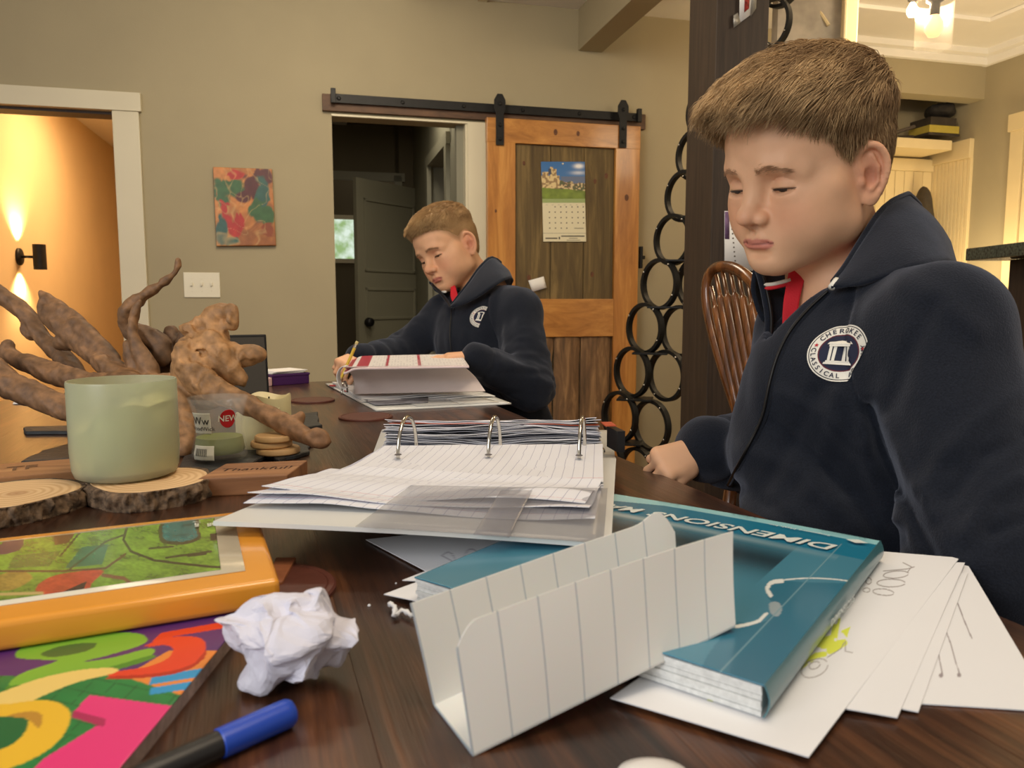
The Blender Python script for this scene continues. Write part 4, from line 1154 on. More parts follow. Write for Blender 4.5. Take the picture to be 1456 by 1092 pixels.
def face_y(x, z):
    ys = np.linspace(.03, .115, 120); P = np.stack([np.full(120, abs(x)), ys, np.full(120, z)], 1).astype(np.float32)
    d = head_sdf(P, None); i = np.nonzero(d < 0)[0]
    return ys[i[-1]] if len(i) else .06
def make_brows(prm, parent, mat):
    rs = np.random.RandomState(3); V = []; F = []
    bx = np.linspace(.010, .052, 14); by = [face_y(x, .0235 + .0035 * math.sin((x - .012) / .034 * 2.6) - .006 * ((x - .012) / .034) ** 2) + .0004 for x in bx]
    for sgn in (-1, 1):
        for i in range(230):
            t = rs.rand(); x = .012 + .034 * t; z = .0215 + .0035 * math.sin(t * 2.6) - .006 * t * t + rs.randn() * (.0019 - .0007 * t)
            y = np.interp(x, bx, by)
            a = np.array([sgn * x, y, z]); dr = np.array([sgn * (.8), -.12 - .4 * t, .35 - .5 * t]); dr /= np.linalg.norm(dr)
            b = a + dr * .0065
            n = len(V); w = .00020
            V += [a + (0, 0, w), a - (0, 0, w), a + (0, w, 0), b]; F += [(n, n + 1, n + 3), (n + 1, n + 2, n + 3), (n + 2, n, n + 3)]
    return V, F
def make_eyes(prm, parent, mats):
    Rh, hp, hs = prm['R'], prm['pos'], prm['scale']
    white, iris, pupil = mats
    for sgn in (-1, 1):
        c = EYE * np.array([sgn, 1, 1])
        v, f = lathe([(0, -ER)] + [(ER * math.cos(a), ER * math.sin(a)) for a in np.linspace(-1.5, 1.5, 22)] + [(0, ER)], 32)
        g = np.array([0, math.cos(-.55), math.sin(-.55)])                 # gaze
        R = frame([1, 0, 0], g)
        v = np.array(v) @ R.T
        al = np.degrees(np.arccos(np.clip(v @ g / (np.linalg.norm(v, axis=1) + 1e-9), -1, 1)))
        colr = np.where((al < 14)[:, None], lin((12, 9, 8)), np.where((al < 30)[:, None], lin(prm['iris']), lin((205, 190, 178))))
        v = (v + c) * hs @ Rh.T + hp
        me = mesh_from('eye', v, f); attr_color(me, colr)
        o = link('eye', me, white, None, True); reparent(o, parent)
def make_lashes(prm):
    V, F = [], []
    for sgn in (-1, 1):
        m = np.array([sgn, 1, 1.])
        pts = bez([(EYE + p) * m for p in [(-.0152, .0062, -.0042), (-.007, .0140, -.0034), (.001, .0156, -.0034), (.009, .0126, -.0032), (.0165, .0050, -.0036)]], 16)
        v, f = tube(pts, [.0002 + .0008 * math.sin(math.pi * min(1, (i + 1) / 14)) for i in range(16)], 5)
        n = len(V); V += list(v); F += [tuple(i + n for i in q) for q in f]
        for i in range(46):
            t = rs_l.rand(); p = pts[int(t * 15)]; d = np.array([sgn * (t - .3) * .6, 1, -.55]); d /= np.linalg.norm(d); q = p + d * (.0035 + .0015 * t) + np.array([0, 0, -.0006])
            n = len(V); w = .00018
            V += [p + (w, 0, 0), p - (w, 0, 0), p + (0, 0, w), q]; F += [(n, n + 1, n + 3), (n + 1, n + 2, n + 3), (n + 2, n, n + 3)]
    return np.array(V) * prm['scale'] @ prm['R'].T + prm['pos'], F
rs_l = np.random.RandomState(2)
M_lash = plain('eyelash_hair', (34, 22, 16), rough=.6)
# skin and hair materials
M_skin = vcol('skin', rough=.52, spec=.35, sss=.12, bump=.00015, bscale=900)
M_hair = vcol('hair_fibre', rough=.55, spec=.25)
M_eye = vcol('eye_surface', rough=.1)
M_brow = plain('brow_hair', (158, 118, 86), rough=.7)
def fleece(name, rgb):
    m, nt, b = newmat(name)
    tc = N_(nt, 'ShaderNodeTexCoord'); n1 = N_(nt, 'ShaderNodeTexNoise'); n1.inputs['Scale'].default_value = 620; n1.inputs['Detail'].default_value = 3
    n2 = N_(nt, 'ShaderNodeTexNoise'); n2.inputs['Scale'].default_value = 26; n2.inputs['Detail'].default_value = 4
    nt.links.new(tc.outputs['Object'], n1.inputs['Vector']); nt.links.new(tc.outputs['Object'], n2.inputs['Vector'])
    ra = N_(nt, 'ShaderNodeValToRGB'); c = lin(rgb)
    ra.color_ramp.elements[0].position = .3; ra.color_ramp.elements[1].position = .75
    ra.color_ramp.elements[0].color = (*(c * .75), 1); ra.color_ramp.elements[1].color = (*(c * 1.35), 1)
    nt.links.new(n1.outputs['Fac'], ra.inputs['Fac']); nt.links.new(ra.outputs['Color'], b.inputs['Base Color'])
    b.inputs['Roughness'].default_value = .95; b.inputs['Specular IOR Level'].default_value = .15
    b.inputs['Sheen Weight'].default_value = .26; b.inputs['Sheen Roughness'].default_value = .5; b.inputs['Sheen Tint'].default_value = (.55, .6, .75, 1)
    ad = N_(nt, 'ShaderNodeMath', operation='ADD'); nt.links.new(n1.outputs['Fac'], ad.inputs[0]); nt.links.new(n2.outputs['Fac'], ad.inputs[1])
    bp = N_(nt, 'ShaderNodeBump'); bp.inputs['Distance'].default_value = .0008; bp.inputs['Strength'].default_value = .7
    nt.links.new(ad.outputs[0], bp.inputs['Height']); nt.links.new(bp.outputs['Normal'], b.inputs['Normal'])
    return m
M_fleece = fleece('navy_fleece', (25, 29, 38))
M_red = plain('red_polo', (200, 26, 40), rough=.8, bump=.0004, bscale=600)
M_khaki = plain('khaki_cloth', (60, 56, 50), rough=.9)
NEAR = dict(R=head_rot(math.radians(118.1), math.radians(-17.5), math.radians(-5.3)), pos=np.array([.3167, .8497, 1.2483]), scale=.95,
            skin=(222, 174, 138), blush=(216, 142, 110), lips=(206, 124, 110), iris=(70, 60, 50), hair='fringe', strands=26000, seed=5,
            hair_dark=(120, 92, 62), hair_light=(210, 178, 132))
def torso_caps(nb, Ls, Rs, hipL, hipR):
    return [(nb + (0, 0, .0), nb + (0, 0, -.03), .05, .055, .03), (Ls, Rs, .045, .045, .04), (Ls * .7 + Rs * .3, hipL, .085, .09, .05), (Rs * .7 + Ls * .3, hipR, .085, .09, .05)]
def near_boy():
    P = NEAR
    Rh, hp = P['R'], P['pos']
    nb = hp + Rh @ np.array([0, -.045, -.135])
    P['nb'] = nb
    LS, RS = D(1338, 466, .715), D(1145, 482, .95)
    LE, LW = D(1402, 800, .65), D(1290, 980, .76)
    RE, RW = D(1092, 650, 1.02), D(996, 638, .945)
    P.update(LS=LS, RS=RS, LE=LE, LW=LW, RE=RE, RW=RW)
    P['hands'] = [
        dict(side=-1, scale=.80, pos=RW + np.array([-.004, -.004, -.002]), R=frame([-.75, -.25, -.22], [.1, -.75, .65]), bends=[(.9, 1.3, .8), (1.0, 1.4, .9), (1.1, 1.4, .9), (1.2, 1.4, .9)], thumb=(.25, .1, .4)),
        dict(side=1, pos=LW, R=frame([-.8, .3, -.2], [0, 0, 1.]), bends=[(.3, .4, .3)] * 4, thumb=(.8, .3, .3))]
    hipL, hipR = np.array([.62, .72, .62]), np.array([.60, .98, .62])
    chest = (LS + RS) / 2
    P['body'] = [(hp + Rh @ np.array([0, -.030, -.06]), nb, .047, .050, .03)] + [(nb, chest + (0, 0, -.06), .055, .08, .04), (LS, RS, .035, .035, .04),
        (chest + (0.02, 0, -.08), (hipL + hipR) / 2, .085, .085, .05), (hipL, hipR, .075, .075, .05),
        (LS, LE, .036, .030, .03), (LE, LW, .030, .020, .02), (RS, RE, .034, .028, .03), (RE, RW, .028, .020, .02)]
    P['lo'] = np.array([.08, .52, .48]); P['hi'] = np.array([.75, 1.14, 1.38])
    return P

def cloth_sdf(caps, subs, fold, lo, hi, h, planes=()):
    def fn(P):
        P = P.astype(np.float32)
        F = Field(P)
        for a, b, ra, rb, k in caps: F.cap(a, b, ra, rb, k=k, margin=.10)
        d = F.d + fold(P)
        for a, b, ra, rb, k in subs: d = smax(d, -s_cap(P, a, b, ra, rb), k)
        for c, n_ in planes: d = np.maximum(d, (P - np.asarray(c, np.float32)) @ np.asarray(n_, np.float32))
        return d
    return sdf_mesh(fn, lo, hi, h)
def stretch_noise(P, axis, s_along, s_across, oct=2, off=0.0):
    a = np.asarray(axis, float); a /= np.linalg.norm(a)
    t = P @ a
    Q = P * s_across + (t * (s_along - s_across))[:, None] * a
    return fbm(Q + off, oct)
def resample_edges(T, B, n, m, bulge=0.0, C=None):
    t = bez(T, n); b = bez(B, n); out = np.zeros((n, m, 3))
    for i in range(n):
        for j in range(m):
            s = j / (m - 1); p = t[i] * (1 - s) + b[i] * s
            if C is not None and bulge:
                d = p - C; d[2] = 0; d /= np.linalg.norm(d) + 1e-9
                p = p + d * bulge * math.sin(math.pi * s)
            out[i, j] = p
    return out
def surf_hit(bvh, px, py, off=0.0):
    d = ray(px, py); d = d / np.linalg.norm(d)
    h = bvh.ray_cast(Vector(CAMP), Vector(d))
    if h[0] is None: return None
    return np.array(h[0]) + np.array(h[1]) * off
def bvh_of(V, F): return BVHTree.FromPolygons([tuple(v) for v in V], [tuple(int(i) for i in f) for f in F])
def pix_folds(Q, folds, zmax):
    "soft ridges (positive) and creases (negative) laid along polylines of the front of the cloth"
    q = (Q - CAMP) @ CR.T; x = 728 + FPX * q[:, 0] / q[:, 2]; y = 546 - FPX * q[:, 1] / q[:, 2]; d = np.zeros(len(Q))
    for pts, w, amp in folds:
        best = np.full(len(Q), 1e9)
        for (x0, y0), (x1, y1) in zip(pts[:-1], pts[1:]):
            dx, dy = x1 - x0, y1 - y0; h = np.clip(((x - x0) * dx + (y - y0) * dy) / (dx * dx + dy * dy), 0, 1)
            best = np.minimum(best, (x - x0 - h * dx) ** 2 + (y - y0 - h * dy) ** 2)
        d -= amp * np.exp(-best / (w * w))
    return d * (q[:, 2] < zmax)
NEAR_FOLDS = [([(1236, 580), (1256, 640), (1292, 715), (1330, 800)], 9, -.008), ([(1262, 600), (1284, 660), (1322, 730)], 12, .006), ([(1226, 600), (1232, 660), (1262, 740)], 14, .007),
    ([(1060, 640), (1120, 660), (1200, 730), (1260, 800)], 16, .006), ([(1100, 600), (1150, 640), (1210, 700)], 10, -.005), ([(1110, 560), (1170, 590), (1215, 640)], 13, .005),
    ([(1050, 690), (1110, 730), (1170, 790)], 10, -.005), ([(1330, 430), (1296, 500), (1268, 590)], 14, -.004),
    ([(1456, 560), (1400, 590), (1340, 650), (1310, 700)], 14, .005), ([(1456, 620), (1400, 650), (1350, 710)], 11, -.005), ([(1456, 680), (1410, 700), (1370, 760)], 13, .006), ([(1456, 740), (1410, 760)], 9, -.005),
    ([(1280, 400), (1330, 420), (1390, 470)], 18, .004), ([(1160, 560), (1130, 620), (1090, 690)], 12, -.004), ([(1190, 560), (1180, 620), (1150, 700)], 14, .004)]
def near_jacket(P):
    LS, RS, LE, LW, RE, RW, nb = [P[k] for k in ('LS', 'RS', 'LE', 'LW', 'RE', 'RW', 'nb')]
    chest = (LS + RS) / 2
    fw = np.array([-.80, -.55, 0]); hips = np.array([.60, .85, .64])
    hipL, hipR = np.array([.61, .74, .64]), np.array([.57, .96, .64])
    bellyF = D(1105, 640, .90); 
    caps = [(LS, RS, .055, .056, 0), (LS * .60 + nb * .40 + (0, 0, .004), nb + (.02, 0, -.045), .050, .050, .03), (RS * .8 + nb * .2, nb + (.02, 0, -.045), .048, .045, .03),
            (chest + fw * .016 + (0, 0, -.07), hips + fw * .03, .096, .110, .05),
            (LS * .62 + RS * .38 + (0, 0, -.06), hipL, .082, .105, .05), (RS * .75 + LS * .25 + (0, 0, -.06), hipR, .075, .100, .05),
            (D(1150, 520, .84), D(1126, 640, .87), .045, .055, .05), (D(1126, 640, .87), D(1145, 760, .81), .055, .07, .05),
            (hipL, hipR, .125, .125, .06),
            (LS, LE, .054, .062, .022), (LE, LW, .060, .046, .02),
            (RS, RE, .056, .054, .03), (RE, RW * .90 + RE * .10, .056, .042, .02)]
    # opened half zip: the hollow between the two placket edges
    subs = [(D(1150, 375, .86), D(1118, 440, .85), .050, .030, .006), (D(1118, 440, .85), D(1100, 505, .83), .030, .004, .006),
            (nb + (0, 0, .10), nb + (0, 0, -.02), .060, .055, .006)]
    wr = RW; wd = (RW - RE) / np.linalg.norm(RW - RE)
    def fold(Q):
        d = -.0050 * stretch_noise(Q, (.35, -.25, -.9), 5, 17, 2)
        ua = (LE - LS) / np.linalg.norm(LE - LS)
        e = np.exp(-((Q - (LE * .9 + LS * .1)) ** 2).sum(1) / .012)
        d += -.0045 * e * stretch_noise(Q, np.cross(ua, (0, 0, 1)), 8, 42, 2, 3.1)
        e2 = np.exp(-((Q - RE) ** 2).sum(1) / .012)
        d += -.005 * e2 * stretch_noise(Q, (0, 0, 1), 8, 38, 2, 5.1)
        # long diagonal pulls from the arm pit to the belly
        e3 = np.exp(-((Q - D(1230, 680, .78)) ** 2).sum(1) / .02)
        d += -.0055 * e3 * stretch_noise(Q, D(1330, 560, .74) - D(1120, 740, .80), 5, 26, 2, 1.7)
        # cuff
        t = (Q - wr) @ wd
        d += .0035 * np.exp(-((t + .028) / .006) ** 2) * (((Q - wr) ** 2).sum(1) < .006)
        d += pix_folds(Q, NEAR_FOLDS, .93)
        # armhole seam
        sn = (LS - RS) / np.linalg.norm(LS - RS) + np.array([0, 0, .35]); sn /= np.linalg.norm(sn)
        t = (Q - (LS * .80 + RS * .20)) @ sn
        d += .0035 * np.exp(-(t / .0035) ** 2) * (((Q - LS) ** 2).sum(1) < .028)
        if 0: pass
        a, b = D(1278, 440, .722), D(1234, 575, .755)
        h = np.clip((Q - a) @ (b - a) / ((b - a) @ (b - a)), 0, 1); dd = ((Q - a - h[:, None] * (b - a)) ** 2).sum(1)
        d += -.007 * np.exp(-dd / .00030)
        return d.astype(np.float32)
    V, F = cloth_sdf(caps, subs, fold, np.array([.08, .48, .46]), np.array([.80, 1.16, 1.26]), .0036,
                     planes=[(RW + wd * .012, wd)] if False else [])
    return V, F

def logo_parts():
    "embroidered round badge in its own plane: list of (name, polygons or triangles, material key, lift)"
    out = []
    def disc(r0, r1, n=72):
        V, F = [], []
        nr = max(2, int((r1 - r0) / .07) + 1)
        for i in range(nr):
            r = r0 + (r1 - r0) * i / (nr - 1)
            V += [(r * math.cos(2 * math.pi * k / n), r * math.sin(2 * math.pi * k / n)) for k in range(n)]
        for i in range(nr - 1):
            for k in range(n): F.append((i * n + k, (i + 1) * n + k, (i + 1) * n + (k + 1) % n, i * n + (k + 1) % n))
        return V, F
    out.append(('badge_edge', disc(.955, 1.0), 'white', 1)); out.append(('badge_ring', disc(.66, .925), 'white', 1))
    out.append(('badge_inner_ring', disc(.62, .665), 'wine', 1)); out.append(('badge_field', disc(.01, .625), 'navy', 1))
    def poly(pts):
        return pts, [tuple(range(len(pts)))]
    col = []
    V, F = [], []
    def add(pts):
        n = len(V); V.extend(pts); F.append(tuple(range(n, n + len(pts))))
    add([(-.42, .28), (.42, .28), (.36, .36), (0, .44), (-.36, .36)]); add([(-.34, .20), (.34, .20), (.34, .28), (-.34, .28)])
    for x in (-.27, -.14, .14, .27): add([(x - .045, -.30), (x + .045, -.30), (x + .045, .21), (x - .045, .21)])
    add([(-.36, -.36), (.36, -.36), (.36, -.30), (-.36, -.30)]); add([(-.43, -.43), (.43, -.43), (.40, -.36), (-.40, -.36)])
    out.append(('badge_portico', (V, F), 'white', 2))
    for a in (0.14, math.pi - .30):
        p = [((.79 * math.cos(a)) + (.085 if k % 2 == 0 else .035) * math.sin(k * math.pi / 5), (.79 * math.sin(a)) + (.085 if k % 2 == 0 else .035) * math.cos(k * math.pi / 5)) for k in range(10)]
        out.append(('badge_star', (p + [(.79 * math.cos(a), .79 * math.sin(a))], [(k, (k + 1) % 10, 10) for k in range(10)]), 'red', 2))
    return out
def text_tris(txt, size=1.0, bold=False, res=3):
    cu = bpy.data.curves.new('t', 'FONT'); cu.body = txt; cu.size = size; cu.resolution_u = res; cu.align_x = 'CENTER'; cu.align_y = 'BOTTOM_BASELINE'
    if bold: cu.offset = .018 * size
    o = bpy.data.objects.new('t', cu); COL.objects.link(o)
    dg = bpy.context.evaluated_depsgraph_get(); me = bpy.data.meshes.new_from_object(o.evaluated_get(dg))
    me.calc_loop_triangles()
    V = np.array([v.co[:] for v in me.vertices]).reshape(-1, 3); F = [tuple(t.vertices) for t in me.loop_triangles]
    bpy.data.objects.remove(o); bpy.data.curves.remove(cu); bpy.data.meshes.remove(me)
    return V, F
def arc_text(txt, r, a0, a1, size, outward=True):
    "letters along an arc, angles in degrees, from a0 to a1; outward: tops point away from the centre"
    V, F = [], []
    for i, ch in enumerate(txt):
        if ch == ' ': continue
        a = math.radians(a0 + (a1 - a0) * (i / (len(txt) - 1)))
        v, f = text_tris(ch, size, True)
        up = np.array([math.cos(a), math.sin(a)]); 
        if not outward: up = -up
        rt = np.array([up[1], -up[0]])
        c = np.array([math.cos(a), math.sin(a)]) * r
        n = len(V)
        for p in v: V.append(tuple(c + rt * p[0] + up * (p[1] - size * .34)))
        F += [tuple(k + n for k in t) for t in f]
    return V, F
M_white_t = plain('white_thread', (225, 222, 212), rough=.8); M_wine_t = plain('wine_thread', (96, 30, 44), rough=.8); M_navy_t = plain('navy_thread', (28, 34, 58), rough=.85); M_red_t = plain('red_thread', (176, 30, 44), rough=.8)
TH = {'white': M_white_t, 'wine': M_wine_t, 'navy': M_navy_t, 'red': M_red_t}
def put_badge(bvh, c_px, rad_px, roll, clip, parent, xs=1.0):
    "badge draped on the chest cloth; local plane from the cloth normal at its middle"
    c = surf_hit(bvh, *c_px)
    ring = [surf_hit(bvh, c_px[0] + rad_px * .7 * math.cos(a), c_px[1] + rad_px * .7 * math.sin(a)) for a in np.linspace(0, 6.28, 9)[:-1]]
    ring = [r for r in ring if r is not None]
    nrm = np.zeros(3)
    for i in range(len(ring)): nrm += np.cross(ring[i] - c, ring[(i + 1) % len(ring)] - c)
    nrm /= np.linalg.norm(nrm)
    if nrm @ (CAMP - c) < 0: nrm = -nrm
    up = np.array([0, 0, 1.]); up -= nrm * (up @ nrm); up /= np.linalg.norm(up); rt = np.cross(up, nrm)
    ca, sa = math.cos(roll), math.sin(roll); rt, up = rt * ca + up * sa, up * ca - rt * sa
    R_ = rad_px / FPX * (c[1] * _cp - (c[2] - CAMZ) * _sp) 
    aspect = 1.0
    parts = logo_parts()
    parts.append(('badge_lettering', arc_text('CHEROKEE', .80, 142, 40, .24), 'navy', 2))
    parts.append(('badge_lettering', arc_text('CLASSICAL ACADEMY', .80, 176, 372, .22, False), 'navy', 2))
    for name, (v2, f), mk, lift in parts:
        if clip:                                      # the badge runs into a fold of the cloth here
            bm = bmesh.new(); vs = [bm.verts.new((x, y, 0)) for x, y in v2]
            for t in f:
                try: bm.faces.new([vs[i] for i in t])
                except ValueError: pass
            a, b = clip; dx, dy = b[0] - a[0], b[1] - a[1]
            bmesh.ops.bisect_plane(bm, geom=bm.verts[:] + bm.edges[:] + bm.faces[:], plane_co=(a[0], a[1], 0), plane_no=(-dy, dx, 0) if (-dy) > 0 else (dy, -dx, 0), clear_outer=True)
            bm.verts.index_update(); v2 = [(v.co.x, v.co.y) for v in bm.verts]; f = [tuple(v.index for v in q.verts) for q in bm.faces]; bm.free()
            if not f: continue
        out = []
        for (x, y) in v2:
            p = c + rt * x * R_ * xs + up * y * R_
            h = bvh.ray_cast(Vector(p + nrm * .08), Vector(-nrm))
            q = np.array(h[0]) if h[0] is not None else p
            out.append(q + nrm * (.0006 + .0005 * lift))
        ob(name, (out, f), TH[mk], parent)
def near_clothes(P, root, JV, JF):
    jk = link('fleece_jacket', mesh_from('fleece_jacket', JV, JF), M_fleece, None, True); reparent(jk, root)
    bvh = bvh_of(JV, JF)
    T = [D(1184, 402, .780), D(1204, 375, .79), D(1228, 336, .80), D(1256, 296, .825), D(1289, 276, .87), D(1309, 296, .94), D(1290, 315, 1.0), D(1215, 345, 1.04), D(1130, 372, .99), D(1082, 366, .935), D(1074, 374, .90)]
    B = [D(1182, 412, .775), D(1216, 404, .755), D(1262, 390, .735), D(1312, 376, .722), D(1352, 372, .76), D(1360, 385, .86), D(1320, 400, .95), D(1220, 430, 1.0), D(1130, 448, .98), D(1094, 460, .93), D(1084, 456, .89)]
    G = resample_edges(T, B, 60, 12, .008, P['nb'])
    G = G + fbm(G * 30, 2)[..., None] * .0022
    V, F = sheet_mesh(G, -.0045)
    cl = link('collar', mesh_from('collar', V, F), M_fleece, None, True); reparent(cl, root)
    # welt along the collar edge, white tip
    v, f = tube([p for p in G[:, 0][::2]], .0032, 8); ob('collar_edge', (v, f), M_fleece, root, True)
    v, f = tube([D(1182, 409, .772), D(1188, 401, .776), D(1190, 398, .778)], .0035, 8); ob('collar_piping', (v, f), M_white_t, root, True)
    v, f = tube(bez([D(1086, 405, .885), D(1100, 404, .865), D(1124, 398, .86)], 8), .0022, 8); ob('collar_piping', (v, f), M_white_t, root, True)
    v, f = tube(bez([D(1086, 410, .885), D(1100, 409, .866), D(1124, 403, .861)], 8), .0022, 8); ob('collar_piping', (v, f), M_red, root, True)
    # zip: two plackets meeting, then one line down the front
    zl = [(1184, 412), (1154, 439), (1127, 471), (1109, 507), (1098, 545), (1087, 594), (1063, 643), (1034, 694)]
    pl = [surf_hit(bvh, x, y, .001) for x, y in [tuple(q) for q in bez([np.array(z + (0,)) for z in zl], 60)[:] and [(p[0], p[1]) for p in bez([np.array(z + (0,)) for z in zl], 60)]]]
    pl = [p for p in pl if p is not None]
    pl = [sum(pl[max(0, i - 2):i + 3]) / len(pl[max(0, i - 2):i + 3]) for i in range(len(pl))]
    v, f = tube(pl, .0036, 8); z = ob('zip_placket', (v, f), M_fleece, root, True)
    v, f = tube([p + np.array([-.0035, -.0035, 0]) for p in pl], .0015, 6); ob('zip', (v, f), M_black_metal, root, True)
    zr = [(1074, 372), (1084, 405), (1092, 448), (1092, 486), (1100, 508)]
    pr = [D(x, y, d) for (x, y), d in zip(zr, (.90, .885, .875, .865, .845))]
    v, f = tube(bez(pr, 24), .0040, 8); ob('zip_placket', (v, f), M_fleece, root, True)
    v, f = tube([p + np.array([.002, -.005, 0]) for p in bez(pr, 24)], .0018, 6); ob('zip', (v, f), M_black_metal, root, True)
    # inner front of the opened side
    G = resample_edges([D(1076, 372, .905), D(1086, 410, .89), D(1093, 450, .88), D(1096, 490, .87)], [D(1130, 390, .93), D(1128, 425, .91), D(1122, 455, .90), D(1104, 500, .87)], 20, 8)
    V, F = sheet_mesh(G, .003); o = link('inner_facing', mesh_from('f', V, F), M_fleece, None, True); reparent(o, root)
    # red polo collar
    G = resample_edges([D(1128, 360, .875), D(1118, 410, .862), D(1113, 440, .855), D(1112, 468, .850)], [D(1150, 370, .862), D(1146, 392, .858), D(1138, 420, .854), D(1130, 466, .848)], 20, 8, 0)
    V, F = sheet_mesh(G, -.004); o = link('polo_collar', mesh_from('f', V, F), M_red, None, True); reparent(o, root)
    G = resample_edges([D(1268, 284, .88), D(1250, 300, .86), D(1225, 345, .835), D(1196, 390, .815)], [D(1275, 300, .875), D(1260, 318, .85), D(1236, 356, .828), D(1200, 398, .805)], 20, 6, 0)
    V, F = sheet_mesh(G, -.004); o = link('polo_collar', mesh_from('f', V, F), M_red, None, True); reparent(o, root)
    put_badge(bvh, (1195, 502), 42, 0.04, ((.31, -.98), (.96, .37)), jk, 1.16)
    # stitched seam of the sleeve
    return jk, bvh
M_black_metal = plain('black_metal', (26, 25, 25), rough=.45, metal=.3)

FAR = dict(R=head_rot(math.radians(138.3), math.radians(-20.7), math.radians(15.5)), pos=np.array([-.1647, 2.0441, 1.2455]), scale=.95,
           skin=(218, 168, 130), blush=(212, 134, 104), lips=(190, 106, 94), iris=(70, 60, 50), hair='short', strands=22000, seed=8,
           hair_dark=(140, 106, 70), hair_light=(206, 174, 124))
def far_boy():
    P = FAR; Rh, hp = P['R'], P['pos']
    nb = D(690, 415, 2.06); P['nb'] = nb
    LS, RS = D(738, 445, 1.90), D(632, 450, 2.06)
    LE, LW = D(750, 548, 1.80), D(672, 508, 1.72)
    RE, RW = D(568, 505, 2.0), D(508, 508, 1.86)
    P.update(LS=LS, RS=RS, LE=LE, LW=LW, RE=RE, RW=RW)
    P['hands'] = [
        dict(side=1, scale=.85, pos=LW, R=frame(D(598, 511, 1.70) - LW, [0, -.1, 1.]), bends=[(.10, .15, .1), (.12, .15, .1), (.15, .2, .1), (.2, .2, .1)], thumb=(.7, .2, .3)),
        dict(side=-1, scale=.85, pos=RW, R=frame(D(480, 522, 1.80) - RW, [.1, -.5, .85]), bends=[(.75, 1.0, .5), (.8, 1.1, .6), (.95, 1.2, .7), (1.05, 1.3, .7)], thumb=(.35, .2, .9))]
    hip = (D(735, 640, 2.0)); hip[2] = .62; hL, hR = hip + (.05, -.11, 0), hip + (-.05, .11, 0)
    chest = (LS + RS) / 2
    P['hips'] = (hL, hR)
    P['body'] = [(hp + Rh @ np.array([0, -.030, -.06]), nb, .045, .048, .03), (nb, chest + (0, 0, -.06), .052, .075, .04), (LS, RS, .033, .033, .04),
        (chest + (.02, 0, -.08), hip, .08, .08, .05), (hL, hR, .07, .07, .05), (LS, LE, .034, .028, .03), (LE, LW, .028, .019, .02), (RS, RE, .032, .027, .03), (RE, RW, .027, .019, .02)]
    P['lo'] = np.array([-.50, 1.46, .50]); P['hi'] = np.array([.22, 2.24, 1.38])
    return P
def far_jacket(P):
    LS, RS, LE, LW, RE, RW, nb = [P[k] for k in ('LS', 'RS', 'LE', 'LW', 'RE', 'RW', 'nb')]
    hL, hR = P['hips']; chest = (LS + RS) / 2; fw = np.array([-.6, -.75, 0])
    caps = [(LS, RS, .058, .054, 0), (LS * .75 + nb * .25, nb + (.01, 0, -.03), .050, .046, .03), (RS * .8 + nb * .2, nb + (.01, 0, -.03), .046, .044, .03),
            (chest + fw * .02 + (0, 0, -.07), (hL + hR) / 2 + fw * .02, .095, .105, .05), (LS * .65 + RS * .35 + (0, 0, -.06), hL, .078, .10, .05), (RS * .7 + LS * .3 + (0, 0, -.06), hR, .072, .09, .05),
            (hL, hR, .11, .11, .06), (LS, LE, .056, .058, .022), (LE, LW * .94 + LE * .06, .060, .038, .02), (RS, RE, .052, .046, .025), (RE, RW * .97 + RE * .03, .046, .032, .02)]
    subs = [(D(655, 405, 1.97), D(645, 432, 1.93), .040, .014, .006), (D(645, 432, 1.93), D(643, 446, 1.93), .012, .004, .004), (nb + (0, 0, .09), nb + (0, 0, -.01), .052, .050, .006)]
    def fold(Q):
        d = -.0045 * stretch_noise(Q, (.1, -.3, -.9), 6, 20, 2)
        for c, a, w in ((LE, LE - LS, .014), (RE, RE - RS, .010)):
            e = np.exp(-((Q - c) ** 2).sum(1) / w); d += -.0075 * e * stretch_noise(Q, np.cross(a, (.3, -1, .2)), 8, 44, 2, 3.1)
        e = np.exp(-((Q - D(672, 500, 1.84)) ** 2).sum(1) / .02); d += -.005 * e * stretch_noise(Q, (0, .1, 1), 5, 30, 2, 4.0)
        for w_, e_ in ((LW, LE), (RW, RE)):
            dr = (w_ - e_) / np.linalg.norm(w_ - e_); t = (Q - w_) @ dr
            d += .004 * np.exp(-((t + .035) / .007) ** 2) * (((Q - w_) ** 2).sum(1) < .006)
        sn = (LS - RS) / np.linalg.norm(LS - RS) + np.array([0, 0, .35]); sn /= np.linalg.norm(sn)
        t = (Q - (LS * .82 + RS * .18)) @ sn; d += .004 * np.exp(-(t / .004) ** 2) * (((Q - LS) ** 2).sum(1) < .028)
        return d.astype(np.float32)
    return cloth_sdf(caps, subs, fold, np.array([-.52, 1.5, .46]), np.array([.26, 2.3, 1.24]), .0048)
